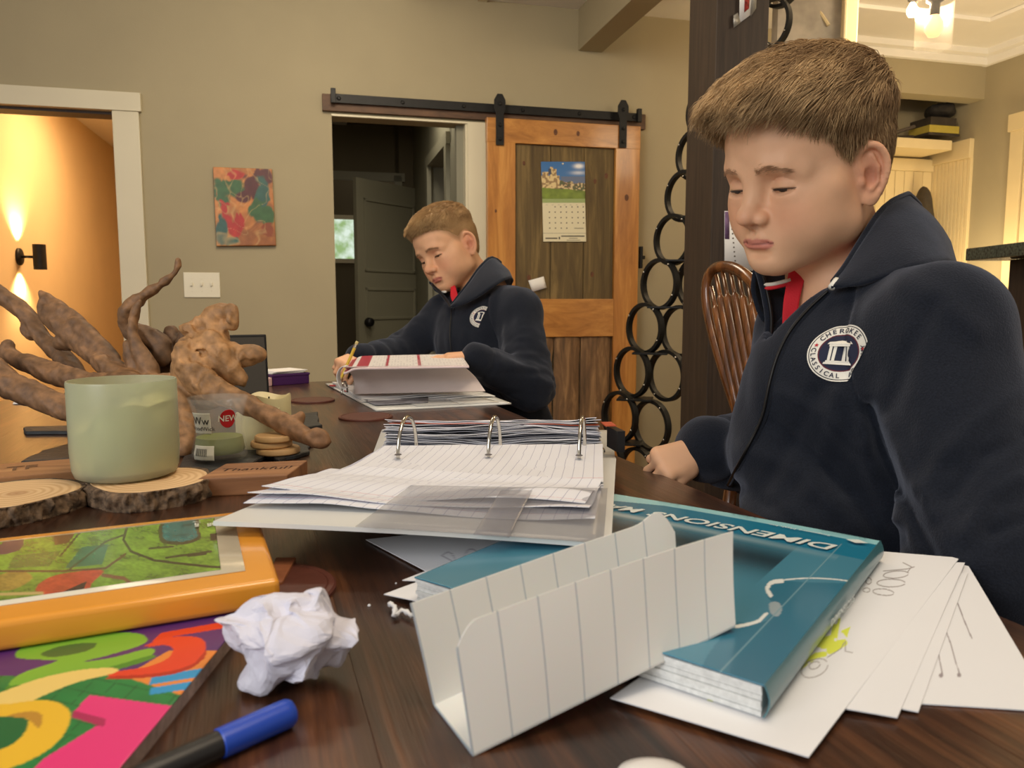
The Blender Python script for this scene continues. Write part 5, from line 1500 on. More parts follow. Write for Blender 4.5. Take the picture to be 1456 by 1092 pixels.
def far_clothes(P, root, JV, JF):
    jk = link('fleece_jacket', mesh_from('fleece_jacket', JV, JF), M_fleece, None, True); reparent(jk, root)
    bvh = bvh_of(JV, JF)
    T = [D(643, 432, 1.915), D(652, 420, 1.915), D(667, 401, 1.93), D(682, 380, 1.95), D(698, 366, 2.0), D(712, 374, 2.08), D(705, 385, 2.15), D(670, 395, 2.16), D(632, 398, 2.10), D(613, 401, 2.04), D(612, 404, 2.02)]
    B = [D(643, 438, 1.905), D(660, 432, 1.885), D(682, 420, 1.875), D(702, 406, 1.875), D(722, 396, 1.93), D(730, 400, 2.03), D(720, 410, 2.12), D(675, 420, 2.14), D(640, 422, 2.08), D(632, 420, 2.02), D(636, 424, 1.99)]
    G = resample_edges(T, B, 50, 10, .008, P['nb']); G = G + fbm(G * 30, 2)[..., None] * .002
    V, F = sheet_mesh(G, -.0045); cl = link('collar', mesh_from('collar', V, F), M_fleece, None, True); reparent(cl, root)
    ob('collar_edge', tube([p for p in G[:, 0][::2]], .0032, 8), M_fleece, root, True)
    ob('collar_piping', tube([D(628, 415, 1.985), D(634, 415, 1.965)], .003, 8), M_white_t, root, True)
    pts = [surf_hit(bvh, p[0], p[1], .001) for p in bez([np.array(q + (0.,)) for q in [(643, 437), (643, 452), (641, 470), (642, 490), (644, 505)]], 24)]
    pts = [p for p in pts if p is not None]
    pts = [sum(pts[max(0, i - 2):i + 3]) / len(pts[max(0, i - 2):i + 3]) for i in range(len(pts))]
    ob('zip_placket', tube(pts, .004, 8), M_fleece, root, True); ob('zip', tube([p + np.array([-.002, -.004, 0]) for p in pts], .0018, 6), M_black_metal, root, True)
    pr = bez([D(614, 404, 2.01), D(624, 414, 1.98), D(634, 426, 1.955), D(642, 438, 1.925)], 16)
    ob('zip_placket', tube(pr, .004, 8), M_fleece, root, True); ob('zip', tube([p + np.array([0, -.005, 0]) for p in pr], .0018, 6), M_black_metal, root, True)
    G = resample_edges([D(641, 404, 1.985), D(641, 414, 1.968), D(641, 422, 1.958), D(644, 431, 1.948)], [D(648, 408, 1.975), D(650, 416, 1.962), D(652, 424, 1.952), D(651, 430, 1.945)], 14, 6, 0)
    V, F = sheet_mesh(G, -.004); o = link('polo_collar', mesh_from('f', V, F), M_red, None, True); reparent(o, root)
    put_badge(bvh, (684, 450), 16.5, -.12, ((.05, -1.0), (.30, 1.0)), jk, 1.1)
    return jk, bvh
# ------------------------------------------------------------------ right hand side: ring rack, chair, lockers, lamp, counter
def ring_rack():
    t = thing('ring_rack', 'black iron rack of linked rings with little shelves by the dark post', 'rack', (*D(935, 400, 3.1)[:2], 0))
    c1 = [(1004, 158), (989, 220), (973, 279), (957, 341), (938, 404), (917, 467), (899, 529), (881, 592), (862, 655), (845, 718), (828, 776)]
    c2 = [(1112, -28), (1094, 36), (1077, 98), (1060, 158), (1043, 220), (1026, 281), (1008, 342), (990, 403), (967, 471), (948, 534), (926, 605), (906, 672), (888, 736), (871, 792)]
    nrm = np.array([math.sin(math.radians(-56)), -math.cos(math.radians(-56)), 0]); rt = np.array([math.cos(math.radians(-56)), math.sin(math.radians(-56)), 0]); up = np.array([0, 0, 1.])
    def ring(c, r=.094):
        V, F = [], []; n = 40
        for k in range(n):
            a = 2 * math.pi * k / n
            for rr, w in ((r + .004, -.012), (r + .004, .012), (r - .009, .012), (r - .009, -.012)):
                V.append(c + rt * math.cos(a) * rr + up * math.sin(a) * rr * 1.04 + nrm * w)
        for k in range(n):
            for q in range(4): F.append((k * 4 + q, k * 4 + (q + 1) % 4, ((k + 1) % n) * 4 + (q + 1) % 4, ((k + 1) % n) * 4 + q))
        o = ob('ring', (V, F), M_iron, t, True, autos=30); return o
    for k, (x, y) in enumerate(c1 + c2):
        dep = 3.05 if k < len(c1) else 3.0
        c = D(x, y, dep); o = ring(c)
        for a in (0.9, 2.6, 4.1, 5.8):
            p = c + rt * math.cos(a) * .0915 + up * math.sin(a) * .095 + nrm * .013
            v, f = lathe([(0, 0), (.005, 0), (.004, .003), (0, .004)], 8); b = ob('rivet', (np.array(v) @ frame_z(nrm).T + p, f), M_steel, None, True); reparent(b, t); b.parent = o; b.matrix_parent_inverse = Matrix()
    for (x, y) in ((972, 371), (946, 437), (925, 502), (903, 567), (888, 629), (996, 309), (1014, 246), (866, 693), (846, 757)):
        ob('shelf', box(D(x, y, 3.03), (.135, .115, .007), rz(math.radians(-14))), M_iron, t, bevel=.001)
M_steel = plain('bright_steel', (190, 186, 176), rough=.25, metal=.9)
ring_rack()
# papers pinned to the post
def post_papers():
    e = np.array([math.cos(PA + 0), math.sin(PA + 0), 0])
    Rm = rz(PA); ctr = np.array([pc[0], pc[1] + .06, 0])
    nF = Rm @ np.array([1., 0, 0]); nA = Rm @ np.array([0, -1., 0])
    # the face turned to the right of the camera
    n_ = nA if True else nF
    def pl(x, y, off=.0905):
        best = None
        for nn in (nF, nA):
            d = ray(x, y); den = d @ nn
            if den >= 0: continue
            tt = ((ctr + nn * off - CAMP) @ nn) / den; p = CAMP + d * tt
            q = Rm.T @ (p - ctr)
            if max(abs(q[0]), abs(q[1])) < off + .02: return p
            if best is None: best = p
        return best
    def quad(pts, off, mat, name, label=None, cat=None):
        P = [pl(x, y, off) for x, y in pts]
        G = np.array([[P[0] * (1 - a) * (1 - b) + P[1] * a * (1 - b) + P[3] * (1 - a) * b + P[2] * a * b for b in (0, 1)] for a in (0, 1)])
        V, F = sheet_mesh(G, .0006)
        return V, F
    o = tag(ob('pinned_calendar', quad([(1030, 300), (1092, 300), (1092, 385), (1030, 385)], .0912, M_paper, ''), M_paper), 'cream calendar page pinned on the dark post beside the large boy', 'paper')
    pu = plain('purple_print', (110, 84, 120), rough=.6, noise=.4, scale=60); tq = plain('teal_print', (70, 150, 150), rough=.6, noise=.2, scale=60)
    x = ob('picture_strip', quad([(1030.5, 301), (1037, 301), (1037, 340), (1030.5, 340)], .0922, pu, ''), pu); x.parent = o
    x = ob('picture_strip', quad([(1040, 304), (1052, 302), (1052, 322), (1042, 324)], .0922, tq, ''), tq); x.parent = o
    ink = plain('printed_ink', (90, 82, 70), rough=.7)
    V, F = [], []
    for k in range(9):
        v, f = quad([(1040 + k * .6, 325 + k * 6.4), (1042 + k * .6, 325 + k * 6.4), (1042 + k * .6, 327 + k * 6.4), (1040 + k * .6, 327 + k * 6.4)], .0922, ink, ''); n = len(V); V += list(v); F += [tuple(i + n for i in q) for q in f]
    x = ob('day_marks', (V, F), ink); x.parent = o
    # picture card held in a steel clip near the top of the post
    o = tag(ob('picture_card', quad([(1052, -30), (1075, -30), (1069, 20), (1051, 33)], .0960, M_paper, ''), M_paper), 'white and red card in a clip high on the dark post', 'card')
    rd = plain('red_print', (170, 60, 50), rough=.6, noise=.5, scale=120)
    x = ob('picture_strip', quad([(1060, -30), (1068, -30), (1065, 12), (1058, 18)], .0972, rd, ''), rd); x.parent = o
    gm = plain('grey_clip', (170, 166, 156), rough=.4, metal=.4)
    x = ob('clip', quad([(1043, 22), (1049, 18), (1053, 32), (1043, 40)], .0965, gm, ''), gm); x.parent = o
    x = ob('clip', quad([(1072, -30), (1077, -30), (1075, 12), (1067, 24)], .0975, gm, ''), gm); x.parent = o
post_papers()
# windsor chair behind the near boy
def windsor():
    M_ch = wood('chair_oak', (70, 38, 16), (134, 82, 38), (100, 58, 26), axis=2, scale=14, stretch=12, rough=.25, bump=.0002, coat=.6)
    base = D(1080, 620, 1.62)
    t = thing('windsor_chair', 'glossy brown hoop-back spindle chair standing behind the large boy', 'chair', (base[0], base[1], 0))
    dp = lambda x: 1.72 - (x - 1000) * .0022
    hoop = [(1066, 640), (1050, 592), (1030, 532), (1012, 470), (1004, 425), (1006, 396), (1018, 381), (1038, 380), (1058, 390), (1076, 410), (1092, 440), (1112, 500), (1128, 560), (1142, 640)]
    pts = bez([D(x, y, dp(x)) for x, y in hoop], 60)
    ob('back_hoop', tube(pts, .0125, 12, flat=(1, .8)), M_ch, t, True)
    tops = [(1011, 408), (1018, 391), (1027, 384), (1038, 383), (1050, 388), (1063, 397), (1076, 413), (1089, 438)]
    bots = [(1062, 640), (1070, 640), (1078, 640), (1087, 640), (1097, 640), (1106, 640), (1116, 640), (1126, 640)]
    sh = [438, 424, 422, 420, 424, 434, 446, 460]
    for (a, b), (c, d), s in zip(tops, bots, sh):
        k = (s - b) / (d - b); A = D(a, b, dp(a)); B = D(c, d, dp(c)); m1 = A + (B - A) * k; m2 = A + (B - A) * (k + .015)
        P_ = [A, m1 - (B - A) * .01, m1, m2] + [A + (B - A) * (k + (1 - k) * q) for q in (.25, .5, .75, 1)]
        ob('spindle', tube(P_, [.0048, .0050, .0062, .0098, .0105, .0105, .009, .006], 10), M_ch, t, True)
    sc_ = (D(1062, 640, dp(1062)) + D(1142, 640, dp(1142))) / 2; sz = sc_[2]
    fw = np.array([-.35, .94, 0])
    v, f = prism([(.21 * math.cos(a) * (1 + .1 * math.cos(2 * a)), .20 * math.sin(a)) for a in np.linspace(0, 2 * math.pi, 33)[:-1]], .035, sz - .035)
    cpos = np.array([sc_[0], sc_[1], 0]) + np.array([.12, .12, 0])
    ob('seat', (np.array(v) + cpos, f), M_ch, t, True, bevel=.008)
    for sx in (-1, 1):
        for sy in (-1, 1):
            a = cpos + np.array([sx * .12, sy * .12, sz - .03]); b = cpos + np.array([sx * .18, sy * .18, 0])
            ob('leg', tube([a, a * .6 + b * .4, b], [.014, .019, .012], 10), M_ch, t, True)
    for s in (-1, 1):
        a = cpos + np.array([s * .155, -.15, sz * .35]); b = cpos + np.array([s * .155, .15, sz * .35]); ob('stretcher', tube([a, (a + b) / 2, b], [.007, .011, .007], 8), M_ch, t, True)
    # pale blue cloth over the seat edge
    P_ = resample_edges([D(1052, 588, 1.60), D(1056, 570, 1.60), D(1062, 566, 1.6)], [D(1048, 612, 1.6), D(1064, 606, 1.6), D(1072, 600, 1.6)], 8, 6)
    tag(ob('blue_cloth', sheet_mesh(P_ + fbm(P_ * 40, 2)[..., None] * .006, .003), plain('pale_blue_cloth', (150, 178, 190), rough=.9), smooth=True), 'scrap of pale blue cloth hanging at the foot of the spindle chair back', 'cloth')
windsor()
# partition with a whitewashed framed panel behind the head of the near boy
def partition():
    a = D(1096, 100, 3.45); b = D(1212, 100, 3.45); R = rz(0.0); c = (a + b) / 2
    structure(ob('wall_partition', box((c[0], c[1] + .06, 1.36), (b[0] - a[0] - .06, .08, zC), R), plain('whitewashed_wood', (172, 164, 150), rough=.7, noise=.2, scale=12)))
    structure(ob('trim_18', box((b[0] - .02, c[1] + .05, 1.36), (.065, .12, zC), R), M_cream, bevel=.006))
    structure(ob('trim_19', box((b[0] - .055, c[1] - .02, 1.36), (.014, .03, zC), R), M_cream, bevel=.004))
    for p, q, w in (([1152, -4], [1178, 36], .008),):
        P0, P1 = D(*p, 3.46), D(*q, 3.44)
        o = tag(ob('wooden_stick', tube([P0, P1], w, 6), M_cream), 'pale wooden stick hanging on the whitewashed partition', 'stick')
partition()
# coat lockers in the recess: shelf, beadboard back and side
def lockers():
    bo = back_d
    o_c = WO + WU * 2.5 - WN * (bo - .02)
    t = thing('locker_bench', 'cream beadboard coat locker with a top shelf in the recess', 'locker', (o_c[0], o_c[1], 0))
    zs = W(1300, 197)[2]; 
    p1 = RWp(1385, 211); zcap1 = RWp(1385, 197)[2]; zcap0 = RWp(1385, 224)[2]
    near_o = float((p1 - WO) @ WN)                         # negative: behind the far wall plane
    # side panel on the right wall
    def rbox(o0, o1, z0, z1, th0, th1): # along the right wall
        c = RWO + WN * (o0 + o1) / 2 - WU * (th0 + th1) / 2; c = np.array([c[0], c[1], (z0 + z1) / 2]); return box(c, (abs(th1 - th0), abs(o1 - o0), z1 - z0), WR)
    ob('side_cap', rbox(-bo, near_o, zcap0, zcap1, 0, .035), M_cream, t, bevel=.003)
    n = 11; w = (near_o + bo) / n
    for k in range(n): ob('bead_board', rbox(-bo + k * w + .002, -bo + (k + 1) * w - .002, .4, zcap0, 0, .018), M_cream, t, bevel=.003)
    ob('backing', rbox(-bo, near_o, .4, zcap0, 0, .010), M_cream, t)
    zb = float(behind(1300, 240, bo)[2]); 
    m = 14; u0, u1 = 2.0, uR - .02
    for k in range(m): ob('bead_board', wbox(u0 + (u1 - u0) * k / m + .002, u0 + (u1 - u0) * (k + 1) / m - .002, .4, zb - .02, -bo, -bo + .018), M_cream, t, bevel=.003)
    ob('back_rail', wbox(u0, u1, zb - .02, zb + .06, -bo, -bo + .03), M_cream, t, bevel=.003)
    so = near_o - .06
    pS = behind(1354, 200, -so); us = float((pS - WO) @ WU); zt = float(behind(1310, 197, -so)[2]); zb_ = float(behind(1310, 211, -so)[2])
    ob('top_shelf', wbox(u0, us, zb_, zt, -bo, so), M_cream, t, bevel=.003)
    ob('bench_seat', wbox(u0, u1, .40, .45, -bo, so + .0), M_cream, t, bevel=.004)
    ob('bench_base', wbox(u0, u1, 0, .40, -bo, so - .03), M_cream, t)
    # things on the shelf
    def sb(x0, x1, y0, y1, dep, name, mat, label, cat, bev=.003, rot=0, group=None):
        o = -dep
        a = behind(x0, y1, o); b = behind(x1, y1, o); tp = behind((x0 + x1) / 2, y0 + .15, o); a[2] = behind((x0 + x1) / 2, y1, o)[2]; c = (a + b) / 2; w = float(np.linalg.norm(b - a)); h = tp[2] - a[2]
        x = ob(name, box((c[0], c[1], (tp[2] + a[2]) / 2), (w, .18, h), WR @ ry(rot)), mat, bevel=bev); tag(x, label, cat, group); return x
    bk = plain('dark_book', (52, 46, 40), rough=.6, noise=.3, scale=20); yl = plain('yellow_book', (176, 160, 70), rough=.5)
    base = 196.5
    sb(1305, 1349, 193, 196.8, so - .10, 'book', bk, 'dark thin book at the bottom of the small shelf stack', 'book')
    sb(1306, 1348, 182.5, 193, so - .10, 'book', yl, 'yellow thick book on the top shelf of the locker', 'book')
    sb(1308, 1344, 171, 182.5, so - .10, 'book', bk, 'black book lying on the yellow book', 'book')
    for k, (x0, x1, y0, y1, lb) in enumerate([(1318, 1356, 146, 171, 'dark folded bag on top of the shelf stack under the soffit')]):
        P_ = behind((x0 + x1) / 2, (y0 + y1) / 2, -(so - .10))
        V, F = sdf_mesh(lambda P: (s_ell(P, P_, (.095, .08, .050), WR) + .012 * fbm(P * 22, 2)).astype(np.float32), P_ - .16, P_ + .16, .009)
        tag(link('bag', mesh_from('bag', V, F), plain('black_cloth', (40, 36, 32), rough=.8, noise=.3), None, True), lb, 'bag')
    for k, (x0, y0, x1, y1, lb) in enumerate([(1270, 190, 1300, 180, 'grey roll leaning at the left of the shelf stack'), (1262, 195.5, 1298, 195, 'dark roll lying flat at the left end of the shelf in view')]):
        A = behind(x0, y0, -(so - .10)); B = behind(x1, y1, -(so - .10)); tag(ob('paper_roll', tube([A, B], .012, 10), plain('grey_roll_%d' % k, (96, 86, 76) if k == 0 else (60, 52, 46), rough=.7)), lb, 'roll')
    # coat on a hook
    P0 = RWp(1313, 300, .16)
    def coat(P):
        q = (P - P0) @ WR
        d = s_ell(q.astype(np.float32), (0, 0, -.10), (.05, .09, .26)) + .02 * fbm(P * np.array([14, 14, 5], np.float32), 2)
        return d.astype(np.float32)
    V, F = sdf_mesh(coat, P0 - np.array([.2, .2, .50]), P0 + np.array([.2, .2, .30]), .012)
    tag(link('coat', mesh_from('coat', V, F), plain('dark_olive_coat', (66, 58, 46), rough=.9, noise=.2), None, True), 'dark coat hanging in the cream beadboard locker', 'coat')
lockers()
# white door casing on the right wall
z0 = RWp(1431, 190)[2]
def rw(xa, xb, za, zb, th0, th1):
    a = RWp(xa, 300); b = RWp(xb, 300); oa = float((a - WO) @ WN); obb = float((b - WO) @ WN)
    c = RWO + WN * (oa + obb) / 2 - WU * (th0 + th1) / 2; return box((c[0], c[1], (za + zb) / 2), (abs(th1 - th0), abs(oa - obb), zb - za), WR)
structure(ob('trim_20', rw(1433, 1451, 0, z0, 0, .02), M_cream, bevel=.002))
structure(ob('trim_21', rw(1430.5, 1600, z0 - .0, z0 + .10, 0, .03), M_cream, bevel=.002))
structure(ob('door_2', rw(1453, 1600, 0, z0, 0, .012), M_cream, bevel=.002))
# raised bar with a granite top
def bar():
    a = D(1378, 353, 2.25); b = D(1478, 342, 1.95)
    z1 = (a[2] + b[2]) / 2 ; dr = b - a; dr[2] = 0; L = np.linalg.norm(dr); dr /= L; R = rz(math.atan2(dr[1], dr[0])); nn = np.array([dr[1], -dr[0], 0])
    t = thing('kitchen_bar', 'dark kitchen bar with a grey-green granite top behind the large boy', 'counter', (*(a + dr * .6)[:2], 0))
    gran = plain('granite', (70, 76, 66), rough=.25, noise=.55, scale=140, coat=.3)
    c = a + dr * .6 - nn * .17; ob('granite_top', box((c[0], c[1], z1 - .018), (1.2, .36, .036), R), gran, t, bevel=.004)
    c = a + dr * .64 - nn * .19; ob('cabinet_body', box((c[0], c[1], (z1 - .036) / 2), (1.12, .24, z1 - .038), R), M_post, t, bevel=.003)
bar()
# ceiling light with clear glass shades
def ceiling_lamp():
    c = D(1328, 36, 3.3); lx = D(1297, 14, 3.42)
    t = thing('ceiling_lamp', 'ceiling lamp with clear glass cylinders and amber bulbs', 'lamp', (c[0], c[1], c[2] + .15))
    m, nt, b = newmat('clear_glass'); b.inputs['Alpha'].default_value = .08; b.inputs['Roughness'].default_value = .03; b.inputs['IOR'].default_value = 1.5; b.inputs['Base Color'].default_value = (.9, .88, .82, 1)
    am, nt, b = newmat('amber_glow'); b.inputs['Base Color'].default_value = (1, .7, .35, 1); b.inputs['Emission Color'].default_value = (1, .62, .28, 1); b.inputs['Emission Strength'].default_value = 1.1
    hot, nt, b = newmat('lit_bulb'); b.inputs['Emission Color'].default_value = (1, .72, .38, 1); b.inputs['Emission Strength'].default_value = 22
    g = globals(); g['M_clear'] = m
    for k, (p, mt) in enumerate(((c, am), (lx, hot))):
        r, h = .075, .19
        if k == 0:
            v, f = lathe([(r, -h / 2), (r, h / 2), (r - .003, h / 2), (r - .003, -h / 2), (r, -h / 2)], 36); ob('glass_shade', (np.array(v) + p, f), m, t, True)
        v, f = lathe([(0, -.052), (.022, -.046), (.036, -.02), (.036, .005), (.022, .035), (.013, .05), (0, .05)], 20); ob('bulb', (np.array(v) * (1 if k == 0 else .62) + p + (0, 0, .0), f), mt, t, True)
        v, f = lathe([(0, .04), (.02, .04), (.02, .09), (.035, .10), (.035, .115), (0, .115)], 20); ob('socket', (np.array(v) + p, f), M_iron, t, True)
    ob('cross_bar', tube([c + (0, 0, .115), lx + (0, 0, .115)], .009, 10), M_iron, t, True)
    ob('cross_bar', tube([lx + (0, 0, .115), lx + (-.10, .05, .115)], .009, 10), M_iron, t, True)
    mid = (c + lx) / 2; ob('stem', tube([mid + (0, 0, .115), np.array([mid[0], mid[1], zC])], .009, 10), M_iron, t, True)
    v, f = lathe([(0, 0), (.06, 0), (.06, -.02), (0, -.03)], 24); ob('canopy', (np.array(v) + np.array([mid[0], mid[1], zC]), f), M_iron, t, True)
    l = bpy.data.lights.new('bulb_light', 'POINT'); l.energy = 22; l.color = (1, .74, .45); l.shadow_soft_size = .04
    o = bpy.data.objects.new('bulb_light', l); COL.objects.link(o); o.location = lx + np.array([-.0, -.06, -.03])
ceiling_lamp()
# under-cabinet light of the kitchen grazing the right wall
l = bpy.data.lights.new('kitchen_counter_light', 'AREA'); l.energy = 9; l.color = (1, .76, .42); l.size = .9; l.size_y = .15; l.shape = 'RECTANGLE'
o = bpy.data.objects.new('kitchen_counter_light', l); COL.objects.link(o); pk = RWp(1420, 420, .25); o.location = (pk[0], pk[1], 1.15); o.rotation_euler = (math.pi, 0, WA + math.pi / 2)
# small white fitting under the crown
p = D(1210, 14, 3.9); tag(ob('door_chime', merge(box(p, (.05, .05, .035), WR), box(p - np.array([0, 0, .03]), (.03, .04, .03), WR)), M_trim, bevel=.004), 'little white fitting below the ceiling beside the whitewashed partition', 'fitting')
# ------------------------------------------------------------------ candles, wood and driftwood
def wood_slice(name, c, r, h, seed, lab):
    rs = np.random.RandomState(seed); n = 96; th = np.linspace(0, 2 * np.pi, n, endpoint=False)
    out = 1 + .05 * np.sin(th * 2 + seed) + .03 * np.sin(th * 3 + 2 * seed) + .02 * np.sin(th * 5 + seed)
    m, nt, b = newmat('slice_top')
    tc = N_(nt, 'ShaderNodeTexCoord'); mp = N_(nt, 'ShaderNodeMapping'); mp.inputs['Location'].default_value = (-c[0] - .01, -c[1], 0); nt.links.new(tc.outputs['Object'], mp.inputs['Vector'])
    no = N_(nt, 'ShaderNodeTexNoise'); no.inputs['Scale'].default_value = 12; nt.links.new(mp.outputs[0], no.inputs['Vector'])
    ln = N_(nt, 'ShaderNodeVectorMath', operation='LENGTH'); sc_ = N_(nt, 'ShaderNodeVectorMath', operation='MULTIPLY'); sc_.inputs[1].default_value = (1, 1, 0); nt.links.new(mp.outputs[0], sc_.inputs[0]); nt.links.new(sc_.outputs[0], ln.inputs[0])
    ma = N_(nt, 'ShaderNodeMath', operation='MULTIPLY_ADD'); ma.inputs[1].default_value = 1.0; nt.links.new(ln.outputs['Value'], ma.inputs[0])
    m3 = N_(nt, 'ShaderNodeMath', operation='MULTIPLY'); m3.inputs[1].default_value = .014; nt.links.new(no.outputs['Fac'], m3.inputs[0]); nt.links.new(m3.outputs[0], ma.inputs[2])
    m4 = N_(nt, 'ShaderNodeMath', operation='MULTIPLY'); m4.inputs[1].default_value = 260 * .06 / r; nt.links.new(ma.outputs[0], m4.inputs[0])
    fr = N_(nt, 'ShaderNodeMath', operation='SINE'); m5 = N_(nt, 'ShaderNodeMath', operation='MULTIPLY'); m5.inputs[1].default_value = 3.2; nt.links.new(m4.outputs[0], m5.inputs[0]); nt.links.new(m5.outputs[0], fr.inputs[0])
    ra = N_(nt, 'ShaderNodeValToRGB'); e = ra.color_ramp.elements; e[0].position = 0; e[1].position = .8; e[0].color = (*lin((204, 164, 116)), 1); e[1].color = (*lin((222, 188, 142)), 1)
    mr = N_(nt, 'ShaderNodeMapRange'); mr.inputs['From Min'].default_value = -1; nt.links.new(fr.outputs[0], mr.inputs['Value']); nt.links.new(mr.outputs[0], ra.inputs['Fac'])
    # darker pith and pale sapwood
    m6 = N_(nt, 'ShaderNodeMapRange'); m6.inputs['From Min'].default_value = .0; m6.inputs['From Max'].default_value = r * .35; nt.links.new(ma.outputs[0], m6.inputs['Value'])
    mx = N_(nt, 'ShaderNodeMix', data_type='RGBA'); mx.inputs['A'].default_value = (*lin((150, 100, 62)), 1); nt.links.new(m6.outputs[0], mx.inputs['Factor']); nt.links.new(ra.outputs['Color'], mx.inputs['B']); nt.links.new(mx.outputs['Result'], b.inputs['Base Color'])
    b.inputs['Roughness'].default_value = .6
    t = thing(name, lab, 'wood slice', (c[0], c[1], c[2]))
    V = [(0, 0, h)]; F = []
    for k, q in enumerate((.33, .66, .93, .95)):
        V += [(r * q * out[i] * math.cos(th[i]), r * q * out[i] * math.sin(th[i]), h - (.0008 if k == 3 else 0)) for i in range(n)]
    for i in range(n): F.append((0, 1 + i, 1 + (i + 1) % n))
    for k in range(3):
        for i in range(n): j = (i + 1) % n; F.append((1 + k * n + i, 1 + (k + 1) * n + i, 1 + (k + 1) * n + j, 1 + k * n + j))
    o0 = 1 + 4 * n
    V += [(r * .92 * out[i] * math.cos(th[i]), r * .92 * out[i] * math.sin(th[i]), 0) for i in range(n)]
    for i in range(n): j = (i + 1) % n; F.append((1 + 3 * n + i, o0 + i, o0 + j, 1 + 3 * n + j))
    F.append(tuple(o0 + i for i in range(n - 1, -1, -1)))
    ob('slice', (np.array(V) + c, F), m, t)
    # rough bark ring
    n2, m2 = 260, 12; V = []; F = []
    for i in range(n2):
        a = 2 * math.pi * i / n2; o_ = np.interp(a, np.append(th, 2 * math.pi), np.append(out, out[0]))
        for j in range(m2):
            z = h * j / (m2 - 1); f = .0045 * (vnoise(np.array([a * 11, z * 60, seed * 1.])) + .6 * vnoise(np.array([a * 26, z * 160, seed + 3.])))
            rr = r * (1.0 + .03 * math.sin(math.pi * j / (m2 - 1))) * o_ + .001 + f * (0.4 if j in (0, m2 - 1) else 1)
            V.append((rr * math.cos(a), rr * math.sin(a), z))
        base = i * m2
    for i in range(n2):
        for j in range(m2 - 1): F.append((i * m2 + j, ((i + 1) % n2) * m2 + j, ((i + 1) % n2) * m2 + j + 1, i * m2 + j + 1))
    k0 = len(V)
    for i in range(n2):
        a = 2 * math.pi * i / n2; o_ = np.interp(a, np.append(th, 2 * math.pi), np.append(out, out[0])); V.append((r * .945 * o_ * math.cos(a), r * .945 * o_ * math.sin(a), h - .0004))
    for i in range(n2): F.append((i * m2 + m2 - 1, ((i + 1) % n2) * m2 + m2 - 1, k0 + (i + 1) % n2, k0 + i))
    ob('bark', (np.array(V) + c, F), plain('slice_bark', (104, 84, 64), rough=.9, noise=.65, scale=140, bump=.0012, bscale=260), t, True)
    return t
c1 = np.array([-.384, .800, TZ]); wood_slice('wood_slice', c1, .0615, .0195, 3, 'bark-edged wood slice under the large green candle')
c2 = np.array([-.497, .740, TZ]); wood_slice('wood_slice', c2, .064, .0185, 6, 'bark-edged wood slice with bare ringed top at the left edge')
def big_candle():
    c = np.array([-.4155, .815, TZ + .0200]); t = thing('jar_candle', 'large pale green frosted glass jar candle on a wood slice', 'candle', tuple(c))
    g, nt, b = newmat('frosted_green_glass'); b.inputs['Base Color'].default_value = (*lin((226, 232, 206)), 1); b.inputs['Transmission Weight'].default_value = .72; b.inputs['Roughness'].default_value = .42; b.inputs['IOR'].default_value = 1.25
    b.inputs['Coat Weight'].default_value = .5; b.inputs['Coat Roughness'].default_value = .25
    w = plain('green_cream_wax', (238, 226, 176), rough=.5, noise=.03, scale=20)
    R, H = .0535, .1035
    v, f = lathe([(0, 0), (R * .80, 0), (R * .93, .003), (R * .975, .010), (R, .03), (R * 1.0, H - .002), (R * .99, H), (R * .96, H), (R * .955, H - .003), (R * .955, .012), (R * .9, .007), (0, .006)], 64)
    ob('glass_jar', (np.array(v) + c, f), g, t, True, autos=60)
    n = 48; V = [(0, 0, .0085)]; F = []
    rr = R * .945
    V += [(rr * .93 * math.cos(2 * math.pi * i / n), rr * .93 * math.sin(2 * math.pi * i / n), .0085) for i in range(n)]
    V += [(rr * math.cos(2 * math.pi * i / n), rr * math.sin(2 * math.pi * i / n), .014) for i in range(n)]
    zt = lambda x, y: .066 + .014 * math.tanh((x / R + .15) * 5) + .002 * math.sin(x * 180 + y * 90)
    V += [(rr * math.cos(2 * math.pi * i / n), rr * math.sin(2 * math.pi * i / n), zt(rr * math.cos(2 * math.pi * i / n), rr * math.sin(2 * math.pi * i / n))) for i in range(n)]
    for q in (.7, .4, .15): V += [(rr * q * math.cos(2 * math.pi * i / n), rr * q * math.sin(2 * math.pi * i / n), zt(rr * q * math.cos(2 * math.pi * i / n), rr * q * math.sin(2 * math.pi * i / n)) - .003) for i in range(n)]
    k = len(V); V.append((0, 0, zt(0, 0) - .003))
    for i in range(n):
        j = (i + 1) % n; F.append((0, 1 + j, 1 + i))
        for L in range(5): F.append((1 + L * n + i, 1 + L * n + j, 1 + (L + 1) * n + j, 1 + (L + 1) * n + i))
        F.append((1 + 5 * n + i, 1 + 5 * n + j, k))
    ob('wax', (np.array(V) + c, F), w, t, True)
    for (x, y) in ((-.012, .01), (.022, -.006), (0, -.02)): ob('wick', tube([c + (x, y, zt(x, y) - .004), c + (x + .002, y, zt(x, y) + .007), c + (x + .006, y, zt(x, y) + .012)], .0011, 6), M_iron, t)
big_candle()
